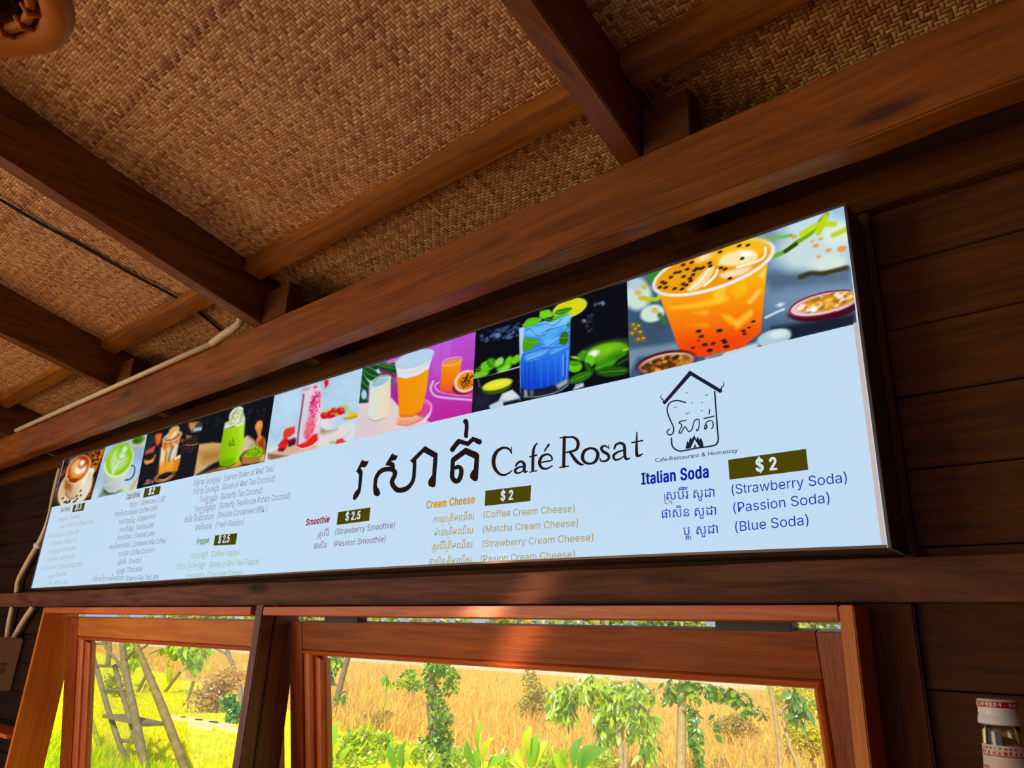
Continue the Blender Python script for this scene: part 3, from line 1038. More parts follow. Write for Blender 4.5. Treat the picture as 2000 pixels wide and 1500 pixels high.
p.line([(1240, 1110), (1330, 1060)], 10, (226, 236, 244), 2)
# lime and mint on the right
p.ell(1580, 725, 250, 108, -14, (70, 150, 10), 2)
p.ell(1560, 690, 220, 70, -16, (130, 206, 30), 10, .8)
p.ell(1700, 770, 110, 50, -20, (40, 100, 8), 10, .7)
p.ell(1440, 730, 66, 34, -28, (236, 244, 236), 3)
p.line([(1770, 690), (1815, 675)], 22, (170, 200, 40), 2)
for cx, cy, rx, ry, r, c in ((1320, 750, 70, 44, -50, G2), (1400, 810, 50, 70, 10, G1), (1240, 870, 80, 60, -10, G1), (1230, 830, 60, 30, 10, G2), (1240, 770, 40, 14, 10, (200, 200, 40)), (1570, 850, 130, 46, -22, G2),
                             (1390, 890, 70, 40, 60, G3), (1300, 985, 140, 50, -22, (40, 110, 18)), (1650, 920, 180, 56, -4, (30, 84, 16)), (1760, 810, 80, 40, -30, (16, 34, 14))):
    p.ell(cx, cy, rx, ry, r, c, 2)
    a_ = math.radians(r)
    p.line([(cx - rx * .8 * math.cos(a_), cy - rx * .8 * math.sin(a_)), (cx + rx * .8 * math.cos(a_), cy + rx * .8 * math.sin(a_))], 6, (150, 210, 90), 1.5, .6)
# lime wheel behind the rim
p.ell(1185, 235, 196, 96, -20, (200, 224, 90), 1.5)
p.ell(1180, 236, 178, 82, -20, (214, 210, 8), 2)
for t in np.linspace(0, 6.28, 11)[:-1]:
    p.line([(1180, 236), (1180 + 160 * math.cos(t), 236 + 70 * math.sin(t) - 160 * math.cos(t) * .35)], 5, (236, 236, 90), 1.5, .8)
gl = p.poly([(636, 452), (690, 436), (830, 400), (1000, 340), (1192, 300), (1186, 700), (1168, 1060), (1060, 1170), (860, 1210), (690, 1216), (650, 1190), (645, 800)], None, 1.5)
p.grad((900, 380), (880, 1120), (70, 166, 244), (8, 62, 206), gl)
for pts, c in (([(690, 480), (800, 440), (980, 430), (900, 500), (800, 540), (700, 520)], (120, 196, 250)), ([(840, 540), (950, 460), (1060, 440), (1040, 520), (920, 600)], (90, 176, 246)),
               ([(880, 600), (1060, 540), (1080, 580), (960, 650)], (110, 190, 250)), ([(830, 400), (960, 370), (1080, 400), (1160, 360), (1160, 430), (1000, 440)], (130, 206, 255)),
               ([(700, 740), (860, 690), (960, 690), (860, 770), (720, 810)], (110, 180, 240)), ([(960, 700), (1080, 640), (1160, 650), (1000, 740)], (96, 170, 240)), ([(1010, 380), (1190, 300), (1190, 360), (1090, 400)], (150, 210, 250))):
    p.poly(pts, c, 4, .75, 4)
for pts in ([(690, 480), (760, 460), (820, 520), (900, 530), (980, 440)], [(830, 420), (930, 400), (1010, 420), (1100, 350)], [(850, 560), (920, 480), (1060, 440), (1190, 400)], [(660, 740), (820, 690), (960, 640), (1190, 480)], [(740, 800), (900, 740), (960, 680)], [(870, 660), (1000, 660), (1170, 640)], [(1000, 740), (1100, 690), (1180, 650)]):
    p.line(pts, 9, (16, 70, 190), 2, .7)
    p.line(np.array(pts) + (0, -12), 6, (190, 226, 255), 2, .5)
for x in (700, 740, 800, 870, 950, 1030, 1090, 1140):
    p.line([(x, 830 - (x - 640) * .13), (x + 2, 1100 - (x - 640) * .08)], 10, (60, 130, 250) if x % 20 else (10, 40, 170), 2, .6)
p.line([(1112, 740), (1112, 970)], 9, (150, 200, 255), 2, .8)
p.line([(1160, 700), (1150, 990)], 12, (120, 190, 255), 2, .8)
p.poly([(636, 452), (690, 438), (680, 700), (648, 800)], (196, 214, 230), 2, .9)
p.line([(640, 460), (650, 1150)], 8, (160, 190, 220), 1.5, .8)
base = p.poly([(652, 1100), (760, 1118), (900, 1100), (1060, 1050), (1168, 975), (1168, 1060), (1060, 1170), (860, 1212), (690, 1216), (655, 1195)], (24, 28, 40), 2)
p.poly([(1030, 1070), (1160, 990), (1165, 1050), (1060, 1110)], (176, 196, 216), 4, .85)
p.poly([(690, 1120), (720, 1122), (724, 1190), (694, 1190)], (200, 212, 224), 3, .8)
p.poly([(750, 1125), (790, 1122), (790, 1180), (760, 1182)], (130, 140, 160), 3, .7)
p.line([(690, 1195), (860, 1190), (1050, 1140), (1168, 1070)], 10, (170, 184, 200), 2, .8)
for pts, c in (([(680, 560), (780, 555), (855, 595), (800, 650), (680, 700)], (70, 160, 20)), ([(1070, 560), (1100, 500), (1150, 490), (1172, 550), (1140, 630), (1080, 620)], (46, 110, 16)), ([(670, 420), (730, 350), (830, 335), (880, 360), (800, 420), (690, 440)], (90, 190, 20)),
               ([(860, 270), (960, 250), (1000, 310), (950, 345), (860, 340)], (110, 206, 24)), ([(1010, 300), (1060, 250), (1200, 225), (1190, 260), (1110, 300), (1040, 305)], (40, 130, 20)), ([(960, 350), (1100, 300), (1180, 290), (1080, 340), (1000, 370)], (60, 170, 40)), ([(1150, 400), (1185, 390), (1180, 440), (1155, 440)], (40, 120, 30)), ([(900, 350), (980, 330), (1000, 370), (940, 380)], (20, 70, 10))):
    p.poly(pts, c, 1.6, 1, 5)
    q = np.array(pts, float)
    p.line([q[0], q.mean(0), q[len(q) // 2]], 6, (150, 220, 80), 1.5, .6)
p.done('printed picture of an icy blue drink with mint and lime')

# ---- picture 6: orange cup with white foam on magenta
p = Pic([(694, 859), (921.6, 806.6), (929.7, 648.5), (708.3, 720.8)], (190, 180), (6, 690, 630))
p.fill((174, 62, 200))
p.grad((1000, 200), (1300, 1100), (184, 84, 214), (186, 34, 150))
for x in (960, 1010, 1080, 1130):
    p.line([(x, 240), (x - 20, 420), (x + 10, 600)], 40, (196, 110, 226), 8, .5)
p.poly([(60, 945), (300, 940), (450, 880), (540, 985), (700, 1060), (905, 1172), (20, 1385)], (224, 204, 204), 2)
p.poly([(50, 1050), (300, 1100), (300, 1320), (20, 1385)], (214, 198, 206), 12, .6)
p.poly([(440, 740), (520, 700), (530, 960), (460, 890)], (160, 40, 150), 3)
p.poly([(110, 540), (380, 460), (510, 470), (510, 605), (400, 600), (320, 600), (180, 760), (170, 935), (70, 945)], (12, 70, 30), 2)
p.poly([(380, 470), (500, 420), (540, 440), (420, 490)], (206, 120, 190), 3)
for a_, b_, c_ in (((120, 560), (220, 620), (300, 640)), ((150, 510), (260, 560), (340, 590)), ((280, 490), (380, 520), (500, 540)), ((100, 680), (150, 740), (180, 760)), ((120, 600), (190, 690), (240, 690)), ((340, 480), (430, 500), (505, 500)), ((90, 760), (130, 820), (170, 900))):
    p.line([a_, b_, c_], 12, (96, 170, 60), 3, .8)
p.poly([(260, 560), (300, 540), (330, 590), (290, 600)], (186, 206, 230), 2)
p.ell(128, 845, 32, 56, 0, (176, 204, 232), 1.5)
p.poly([(150, 650), (220, 690), (200, 720)], (176, 206, 220), 2)
p.poly([(320, 550), (510, 605), (510, 650), (440, 640), (340, 600)], (130, 40, 90), 3)
p.poly([(445, 650), (490, 670), (470, 740), (440, 750)], (60, 110, 50), 3)
milk = p.poly([(195, 740), (240, 680), (440, 620), (440, 800), (425, 1070), (360, 1130), (250, 1152), (195, 1130), (178, 1080)], None, 1.5)
p.grad((190, 900), (430, 900), (214, 226, 216), (238, 214, 178), milk)
p.ell(318, 690, 132, 56, -24, (196, 216, 222), 1.5)
p.ell(310, 705, 110, 38, -24, (150, 190, 206), 3)
p.line(ring(318, 690, 130, 54, -24), 9, (226, 236, 226), 1.2)
p.line([(240, 690), (330, 630), (430, 620)], 16, (70, 120, 80), 3, .7)
p.line([(190, 1130), (260, 1152), (370, 1122)], 10, (170, 150, 90), 2, .8)
p.line(ring(670, 1090, 258, 140, -22)[0:], 16, (236, 206, 206), 3, .9)
p.poly([(520, 1130), (700, 1140), (830, 1070), (800, 1140), (640, 1200), (530, 1190)], (240, 140, 90), 6, .9)
p.line([(520, 1190), (640, 1202), (800, 1140)], 10, (222, 90, 50), 3, .9)
p.poly([(800, 940), (860, 910), (920, 980), (880, 1080), (830, 1090)], (224, 70, 160), 6, .7)
p.line([(840, 905), (900, 940), (920, 1000), (880, 1090), (820, 1180)], 14, (240, 190, 214), 2, .9)
p.poly([(830, 1120), (900, 1060), (890, 1100), (830, 1180)], (226, 220, 236), 3)
cup = p.poly([(512, 630), (894, 520), (860, 800), (800, 1040), (700, 1105), (560, 1112), (540, 1090), (525, 800)], None, 1.5)
p.grad((520, 800), (880, 740), (244, 140, 6), (236, 158, 14), cup)
p.poly([(545, 1085), (700, 1080), (800, 1020), (800, 1045), (700, 1108), (560, 1114)], (222, 96, 10), 4, .7)
p.poly([(492, 470), (600, 390), (900, 310), (948, 340), (890, 540), (760, 620), (620, 658), (520, 640)], (222, 224, 230), 1.5)
p.ell(722, 424, 232, 92, -19, (180, 210, 234), 2)
p.line(ring(722, 424, 228, 90, -19)[0:22], 6, (160, 180, 200), 2, .8)
p.line([(520, 590), (700, 580), (900, 470)], 8, (190, 200, 220), 3, .8)
sm = p.poly([(1036, 500), (1276, 430), (1250, 620), (1180, 800), (1080, 815), (1020, 790)], None, 1.5)
p.grad((1150, 450), (1100, 800), (244, 156, 10), (238, 92, 20), sm)
p.ell(1160, 455, 122, 44, -15, (206, 120, 170), 1.5)
p.ell(1158, 480, 108, 34, -15, (244, 150, 20), 2)
p.line(ring(1160, 455, 120, 44, -15), 7, (240, 180, 200), 1.5)
p.line([(940, 690), (910, 770), (950, 850), (1060, 880), (1400, 910)], 26, (214, 196, 224), 3, .9)
p.line([(1010, 700), (960, 740), (1010, 810), (1200, 850), (1400, 862)], 12, (236, 220, 240), 2, .9)
p.poly([(1020, 800), (1200, 790), (1400, 820), (1400, 860), (1100, 840)], (206, 60, 110), 5, .9)
p.ell(1310, 740, 148, 96, -22, (110, 16, 40), 2)
p.ell(1325, 690, 150, 122, -35, (240, 208, 204), 2)
p.ell(1335, 685, 128, 96, -35, (236, 136, 10), 2)
p.specks(40, [(1230, 700), (1300, 620), (1400, 580), (1400, 740), (1280, 770)], 13, (110, 60, 10), .9, 9)
p.line([(1300, 700), (1330, 650), (1345, 610)], 20, (60, 24, 10), 2)
p.done('printed picture of an orange drink with white foam on magenta')

# ---- picture 5: strawberry smoothie bottle
p = Pic([(517, 902.4), (694, 859), (708.3, 720.8), (536.6, 772.6)], (160, 150), (7.895, 510, 720))
p.fill((178, 210, 234))
p.mottle(.05, 200, seed=8)
p.poly([(60, 1440), (110, 1230), (560, 1060), (1000, 900), (1480, 780), (1440, 1110)], (222, 220, 226), 8, .9)
p.poly([(110, 1310), (420, 1170), (560, 1140), (900, 1180), (840, 1230), (400, 1345), (150, 1400), (105, 1380)], (214, 176, 150), 4)
p.poly([(108, 1310), (420, 1345), (180, 1402), (110, 1390)], (140, 96, 70), 3)
p.poly([(900, 960), (1240, 900), (1400, 960), (1240, 1090), (880, 1190)], (226, 216, 210), 6, .9)
p.line([(1240, 1090), (1390, 965)], 8, (160, 180, 200), 2, .8)
p.poly([(900, 985), (940, 930), (1160, 930), (960, 1000)], (120, 80, 40), 8, .7)
p.line([(150, 920), (180, 1040), (240, 1060), (350, 890)], 8, (150, 180, 206), 2, .8)
p.poly([(360, 880), (400, 790), (560, 800), (530, 900)], (206, 208, 214), 4, .8)
p.poly([(345, 990), (380, 930), (525, 890), (520, 990), (450, 1050), (345, 1080)], (232, 50, 40), 2)
p.poly([(265, 1180), (330, 1100), (400, 1060), (420, 1140), (380, 1230), (290, 1250)], (222, 30, 28), 2, 1, 4)
p.poly([(400, 1110), (520, 1065), (550, 1090), (540, 1150), (430, 1200)], (110, 12, 50), 3)
p.poly([(430, 1140), (530, 1120), (520, 1170), (430, 1200)], (50, 20, 30), 3)
p.poly([(260, 1240), (380, 1230), (340, 1280), (270, 1270)], (60, 20, 16), 3)
bot = p.poly([(670, 320), (720, 290), (900, 240), (940, 330), (935, 700), (885, 1120), (800, 1200), (640, 1245), (555, 1220), (535, 1180), (600, 800), (640, 420)], (222, 206, 224), 2)
p.poly([(660, 340), (770, 300), (740, 700), (640, 1140), (580, 1190), (610, 800)], (206, 208, 222), 6, .9)
p.line([(660, 400), (625, 660), (590, 900), (560, 1180)], 24, (120, 40, 70), 3, .9)
p.poly([(770, 440), (830, 330), (930, 360), (900, 640), (840, 900), (750, 1090), (690, 1130), (660, 1050), (720, 800)], (232, 130, 176), 4)
p.poly([(770, 420), (800, 340), (830, 330), (830, 460)], (236, 190, 210), 4)
p.specks(150, [(760, 470), (840, 360), (925, 380), (900, 700), (830, 920), (700, 1110), (670, 1040), (730, 760)], 12, (206, 30, 110), .8, 12, 70)
p.specks(60, [(840, 600), (925, 500), (895, 800), (840, 950)], 9, (250, 226, 240), .9, 13, 70)
p.line([(830, 440), (790, 540)], 30, (206, 20, 90), 3)
p.poly([(700, 830), (800, 780), (800, 950), (720, 1040), (670, 1000)], (238, 110, 110), 8, .8)
p.poly([(540, 1190), (700, 1130), (800, 1020), (870, 1000), (885, 1110), (800, 1190), (640, 1240), (560, 1225)], (226, 30, 24), 3)
p.line([(545, 1205), (640, 1238), (790, 1190), (885, 1110)], 16, (250, 226, 220), 2)
p.ell(700, 315, 40, 16, -15, (206, 110, 160), 4)
p.ell(840, 285, 26, 14, -15, (210, 10, 70), 2)
p.poly([(975, 200), (1010, 170), (1045, 190), (1040, 240), (995, 305)], (214, 10, 30), 2)
p.poly([(930, 680), (1020, 640), (1300, 590), (1290, 700), (1140, 750), (930, 780)], (236, 190, 20), 3)
for cx, cy, rx, ry in ((980, 725, 60, 50), (1080, 715, 70, 62), (1130, 650, 50, 44), (1235, 655, 66, 64)):
    p.ell(cx, cy, rx, ry, 0, (206, 14, 34), 2)
    p.ell(cx + 18, cy - 20, 20, 14, 0, (250, 130, 140), 3, .8)
p.line([(1120, 690), (1170, 720)], 22, (120, 180, 30), 2)
for a_ in ((1240, 590), (1290, 580), (1330, 600), (1320, 640)):
    p.ell(a_[0], a_[1], 34, 16, -20, (160, 206, 70), 2)
bowl = p.poly([(915, 790), (1050, 775), (1170, 740), (1285, 690), (1230, 860), (1130, 940), (1010, 955), (940, 900)], None, 1.6)
p.grad((930, 800), (1200, 850), (232, 226, 222), (186, 206, 236), bowl)
p.poly([(1280, 770), (1360, 700), (1400, 660), (1490, 700), (1480, 745), (1380, 775)], (232, 190, 14), 3, 1, 3)
p.line([(1280, 770), (1360, 770), (1490, 735)], 14, (140, 100, 20), 3, .8)
p.poly([(1140, 1165), (1170, 1100), (1250, 1072), (1315, 1130), (1300, 1140)], (226, 50, 40), 2)
p.ell(1100, 1138, 38, 18, -10, (130, 190, 90), 3)
p.done('printed picture of a pink strawberry smoothie bottle')

# ---- picture 4: green frappe
p = Pic([(377.6, 930.1), (517, 902.4), (536.6, 772.6), (399.5, 814.5)], (150, 140), (7.143, 260, 760))
p.fill((14, 15, 24))
p.specks(30, [(1000, 450), (1400, 300), (1900, 200), (1850, 500), (1000, 600)], 30, (34, 36, 50), .5, 3)
p.poly([(920, 770), (1100, 745), (1280, 755), (1230, 1000), (1060, 1060), (850, 1210)], (206, 166, 100), 3)
p.poly([(960, 900), (1200, 860), (1200, 960), (1000, 1010)], (140, 90, 30), 16, .8)
p.poly([(840, 1215), (1000, 1090), (1110, 1040), (1000, 1130), (880, 1210)], (232, 222, 196), 4)
p.poly([(890, 1200), (1060, 1080), (1200, 1010), (1330, 1080), (1160, 1140)], (26, 20, 20), 5)
p.poly([(960, 1190), (1250, 1080), (1470, 960), (1530, 1040), (1500, 1080)], (214, 154, 50), 4)
p.poly([(950, 1190), (1150, 1120), (1250, 1120), (1150, 1160)], (120, 76, 30), 6, .8)
p.poly([(1480, 900), (1530, 690), (1600, 645), (1700, 720), (1720, 800), (1560, 880), (1470, 960)], (206, 190, 150), 3)
p.line([(1630, 680), (1690, 740), (1640, 800)], 26, (160, 130, 80), 5, .8)
gl = p.poly([(1265, 560), (1560, 480), (1540, 760), (1470, 1000), (1340, 1080), (1220, 1070), (1195, 980), (1230, 760)], None, 1.6)
p.grad((1220, 800), (1540, 760), (130, 184, 6), (168, 220, 20), gl)
p.poly([(1195, 980), (1220, 1000), (1430, 960), (1400, 1030), (1340, 1085), (1220, 1075)], (90, 150, 8), 6, .6)
p.line([(1215, 1075), (1330, 1085), (1420, 1040)], 16, (60, 70, 30), 3, .8)
p.poly([(1480, 520), (1555, 470), (1530, 790), (1470, 990), (1440, 980), (1500, 760)], (186, 224, 60), 6, .8)
p.specks(26, [(1310, 740), (1400, 680), (1430, 780), (1320, 800)], 9, (50, 90, 10), .8, 5)
p.poly([(1265, 560), (1290, 470), (1340, 450), (1345, 360), (1400, 280), (1480, 240), (1540, 270), (1530, 360), (1560, 380), (1555, 480), (1460, 520), (1400, 515), (1340, 540)], (220, 230, 214), 2, 1, 3)
p.specks(50, [(1290, 520), (1350, 380), (1480, 250), (1540, 350), (1550, 460)], 20, (176, 190, 130), .7, 6)
p.line([(1380, 420), (1400, 350), (1450, 290)], 22, (160, 160, 70), 4, .8)
p.line([(1440, 470), (1480, 400), (1500, 320)], 16, (246, 250, 246), 3, .9)
p.poly([(1745, 660), (1725, 600), (1700, 540), (1725, 470), (1770, 440), (1805, 460), (1810, 520), (1790, 600), (1790, 650), (1845, 700), (1835, 840), (1730, 810), (1720, 720)], (222, 130, 56), 2, 1, 3)
p.poly([(1745, 740), (1830, 650), (1835, 830), (1750, 800)], (140, 60, 20), 3)
p.ell(1765, 490, 26, 34, 20, (244, 176, 100), 5, .8)
p.poly([(1510, 940), (1600, 870), (1830, 830), (1845, 860), (1830, 1010), (1640, 1045), (1530, 1050)], (176, 116, 54), 2)
p.poly([(1780, 960), (1850, 860), (1835, 1010), (1780, 1020)], (200, 180, 120), 4)
p.ell(1690, 890, 170, 66, -12, (140, 80, 30), 2)
p.poly([(1545, 940), (1600, 870), (1660, 810), (1740, 800), (1810, 850), (1790, 930), (1680, 950), (1580, 955)], (146, 206, 16), 3, 1, 3)
p.specks(60, [(1580, 920), (1660, 820), (1760, 810), (1790, 900), (1680, 940)], 12, (96, 150, 10), .8, 7)
p.done('printed picture of a green frappe with cream and a scoop')

# ---- picture 3: iced coffee
p = Pic([(266.9, 955.3), (377.6, 930.1), (399.5, 814.5), (287.8, 850.4)], (120, 140), (7.143, 260, 760))
p.fill((20, 20, 30))
p.poly([(780, 470), (920, 455), (840, 560), (820, 600), (780, 520)], (206, 136, 50), 3)
p.poly([(845, 545), (965, 520), (960, 575), (840, 600)], (170, 190, 200), 3)
p.poly([(880, 490), (960, 470), (960, 500), (890, 520)], (60, 80, 90), 3)
p.poly([(745, 640), (830, 665), (790, 690), (750, 690)], (210, 120, 50), 3)
p.specks(120, [(740, 700), (880, 640), (930, 760), (820, 880), (700, 900), (660, 800)], 12, (60, 40, 34), .9, 3)
p.line([(735, 775), (800, 785), (910, 765)], 14, (170, 110, 80), 2)
p.specks(50, [(210, 660), (300, 630), (300, 780), (180, 860)], 22, (40, 40, 44), .8, 5)
p.poly([(310, 660), (340, 620), (410, 620), (390, 740), (350, 790), (315, 760)], (206, 90, 30), 3)
p.line([(330, 640), (360, 700), (380, 640)], 16, (236, 130, 60), 3)
p.poly([(170, 870), (320, 780), (290, 880), (170, 915)], (190, 90, 60), 3)
p.poly([(155, 985), (240, 990), (310, 900), (320, 930), (280, 1020), (190, 1055), (160, 1040)], (226, 150, 50), 2)
p.poly([(165, 930), (310, 890), (290, 960), (180, 990)], (30, 24, 26), 3)
p.poly([(660, 690), (720, 700), (700, 745), (655, 745)], (150, 60, 20), 3)
cup = p.poly([(418, 700), (670, 630), (620, 850), (560, 1160), (500, 1200), (400, 1235), (355, 1210), (380, 960)], None, 1.6)
p.grad((520, 720), (440, 1220), (216, 190, 150), (232, 140, 20), cup)
p.poly([(425, 735), (640, 680), (620, 760), (560, 730), (530, 830), (490, 760), (450, 860), (420, 800)], (206, 90, 16), 4, .95)
p.poly([(395, 830), (440, 880), (430, 1000), (380, 1050)], (240, 226, 196), 5, .9)
p.poly([(500, 850), (620, 790), (590, 940), (530, 1000), (490, 960)], (214, 216, 214), 5, .9)
p.line([(560, 800), (520, 900), (500, 1010)], 22, (70, 60, 50), 4, .8)
p.line([(470, 880), (450, 1040), (445, 1180)], 14, (150, 80, 10), 3, .8)
p.poly([(380, 1060), (560, 1000), (540, 1150), (400, 1225), (360, 1200)], (240, 160, 30), 8, .7)
p.ell(552, 665, 142, 62, -22, (224, 214, 206), 1.5)
p.ell(552, 668, 122, 46, -22, (150, 90, 40), 2)
p.poly([(460, 700), (500, 600), (530, 550), (600, 515), (645, 530), (640, 600), (600, 660), (520, 700)], (226, 190, 130), 3, 1, 3)
p.line([(510, 660), (550, 590), (620, 540)], 30, (236, 150, 50), 4, .9)
p.line([(540, 680), (600, 610)], 16, (250, 240, 220), 3)
p.poly([(570, 960), (665, 915), (660, 1000), (620, 1140), (560, 1160)], (214, 130, 30), 2)
p.poly([(580, 960), (660, 915), (665, 950), (590, 990)], (240, 226, 214), 2)
p.ell(440, 1220, 150, 66, -20, (206, 130, 70), 2)
p.ell(450, 1215, 120, 44, -20, (26, 20, 20), 2)
p.line([(370, 1260), (440, 1262), (540, 1200)], 10, (236, 190, 140), 2)
p.specks(50, [(140, 1340), (200, 1260), (290, 1270), (280, 1310)], 9, (150, 110, 90), .9, 8)
p.done('printed picture of an iced coffee in a tall cup')

# ---- picture 2: matcha latte
p = Pic([(177.9, 975.7), (266.9, 955.3), (287.8, 850.4), (206.2, 875.4)], (110, 140), (8.824, 90, 830))
p.fill((166, 196, 228))
p.grad((1000, 400), (900, 1200), (160, 192, 226), (190, 220, 240))
p.ell(1590, 300, 130, 100, -20, (214, 222, 214), 3)
p.ell(1590, 260, 110, 70, -20, (70, 130, 14), 3)
p.ell(1560, 280, 40, 24, -20, (30, 80, 10), 4)
p.poly([(1500, 380), (1640, 330), (1640, 380), (1560, 420)], (150, 130, 110), 8, .6)
p.poly([(1480, 480), (1680, 420), (1660, 560), (1520, 560)], (124, 150, 176), 20, .6)
p.poly([(840, 1000), (940, 800), (960, 900), (900, 1040)], (120, 150, 190), 20, .5)
p.poly([(910, 1250), (1000, 1060), (1250, 1040), (1340, 1150), (1180, 1190)], (90, 110, 70), 6, .9)
p.poly([(1010, 1130), (1240, 1090), (1200, 1180), (1060, 1190)], (30, 34, 24), 6, .9)
p.poly([(1420, 1130), (1600, 880), (1625, 840), (1610, 900), (1480, 1120)], (226, 166, 40), 3)
p.ell(1370, 1120, 60, 34, -20, (210, 226, 140), 6)
p.line([(1430, 730), (1490, 700), (1530, 750), (1510, 860), (1450, 930), (1340, 960)], 28, (60, 84, 90), 2)
p.line([(1440, 740), (1490, 720), (1515, 760), (1495, 850), (1440, 920)], 10, (196, 216, 220), 2)
mug = p.poly([(1010, 780), (1440, 740), (1380, 900), (1310, 1090), (1200, 1170), (1080, 1170), (1010, 1110), (985, 1000)], None, 2)
p.grad((1000, 950), (1400, 900), (170, 182, 176), (214, 222, 222), mug)
p.line([(1000, 1050), (1100, 1020), (1220, 920)], 12, (206, 214, 208), 5, .8)
p.ell(1258, 612, 318, 226, -58, (222, 240, 206), 1.5)
p.line(ring(1258, 612, 312, 220, -58)[26:40], 14, (70, 90, 70), 3, .6)
p.ell(1262, 602, 292, 204, -58, (140, 202, 16), 2)
p.ell(1300, 480, 160, 100, -58, (120, 190, 10), 12, .7)
p.poly([(1150, 850), (1120, 700), (1130, 560), (1180, 470), (1240, 430), (1250, 560), (1300, 580), (1380, 520), (1400, 600), (1340, 700), (1220, 780)], (206, 226, 190), 6, .95, 3)
p.poly([(1310, 470), (1330, 390), (1380, 370), (1405, 400), (1370, 470), (1320, 500)], (214, 234, 220), 4, 1, 3)
p.poly([(1265, 560), (1280, 490), (1340, 500), (1350, 560), (1290, 590)], (210, 232, 212), 4, 1, 3)
for pts in ([(1160, 640), (1200, 540), (1240, 450)], [(1180, 700), (1230, 600), (1250, 470)], [(1290, 600), (1360, 560), (1395, 530)], [(1250, 690), (1330, 640), (1390, 600)], [(1240, 560), (1270, 600), (1310, 600)]):
    p.line(pts, 10, (130, 186, 40), 3, .8)
p.line([(1150, 860), (1160, 800), (1200, 720)], 16, (226, 240, 226), 3)
p.done('printed picture of a green matcha latte in a mug')

# ---- picture 1: latte art coffee on a saucer
p = Pic([(101.7, 990.5), (177.9, 975.7), (206.2, 875.4), (126, 899)], (100, 130), (8.824, 90, 830))
p.fill((34, 22, 16))
p.poly([(740, 480), (1030, 400), (860, 800), (770, 700)], (206, 110, 20), 3)
p.specks(26, [(770, 500), (940, 440), (880, 700), (790, 720)], 22, (70, 30, 6), .9, 3)
p.poly([(240, 850), (330, 760), (400, 680), (380, 800), (260, 900)], (150, 60, 16), 4)
p.poly([(400, 640), (430, 590), (520, 560), (450, 650)], (150, 150, 140), 6)
p.poly([(620, 1320), (780, 1010), (830, 900), (800, 1290)], (176, 80, 24), 4)
p.specks(40, [(640, 1300), (770, 1060), (820, 940), (780, 1290)], 18, (60, 24, 10), .9, 5)
p.ell(505, 1080, 400, 250, -58, (228, 216, 190), 2)
p.ell(300, 1130, 120, 60, -60, (206, 150, 80), 14, .8)
p.poly([(640, 980), (740, 740), (820, 735), (845, 790), (800, 890), (700, 1000)], (238, 232, 220), 2)
p.poly([(690, 980), (740, 820), (790, 820), (780, 890)], (196, 180, 120), 6, .7)
mug = p.poly([(345, 830), (760, 760), (660, 1020), (590, 1170), (480, 1270), (400, 1270), (340, 1200), (325, 1080)], None, 2)
p.grad((340, 1000), (660, 980), (190, 140, 90), (240, 232, 214), mug)
p.poly([(330, 1080), (340, 960), (440, 1020), (420, 1120)], (130, 60, 10), 8, .9)
p.line([(335, 1190), (400, 1270), (490, 1265)], 14, (110, 60, 20), 4, .8)
p.ell(560, 765, 278, 176, -58, (242, 220, 190), 1.6)
p.ell(560, 755, 260, 156, -58, (176, 72, 8), 2)
p.ell(600, 640, 120, 70, -58, (150, 44, 4), 14, .7)
p.poly([(450, 900), (430, 800), (450, 700), (540, 600), (600, 620), (560, 740), (640, 730), (700, 690), (700, 770), (620, 880), (520, 920)], (232, 176, 90), 5, .95, 3)
p.poly([(500, 780), (520, 720), (600, 760), (680, 720), (670, 790), (600, 840), (520, 840)], (248, 236, 220), 4, 1, 3)
p.poly([(590, 690), (600, 620), (650, 610), (670, 640), (640, 690), (600, 710)], (252, 246, 236), 3, 1, 3)
p.line([(470, 840), (560, 880), (640, 830)], 14, (206, 120, 20), 4, .8)
p.line([(440, 740), (500, 660), (560, 610)], 16, (240, 200, 130), 4, .8)
p.specks(60, [(370, 880), (430, 920), (560, 930), (500, 1000), (400, 980)], 12, (140, 50, 6), .8, 7)
for x, y in ((290, 1265), (530, 1225), (600, 1215), (600, 1135), (540, 1270), (320, 1330), (360, 1345), (400, 1330), (410, 1310), (510, 1310), (480, 1330), (350, 1320)):
    p.ell(x, y, 20, 13, -40, (40, 20, 10), 1.2)
p.done('printed picture of a coffee with latte art on a saucer')

# ------------------------------------------------------------------ lettering on the sheet
def flat_poly_mesh(polys):                 # list of (verts xyz list, faces) -> one bmesh
    bm = bmesh.new()
    for V, F in polys:
        vs2 = [bm.verts.new(v) for v in V]
        for f in F:
            try:
                bm.faces.new([vs2[k] for k in f])
            except ValueError:
                pass
    return bm
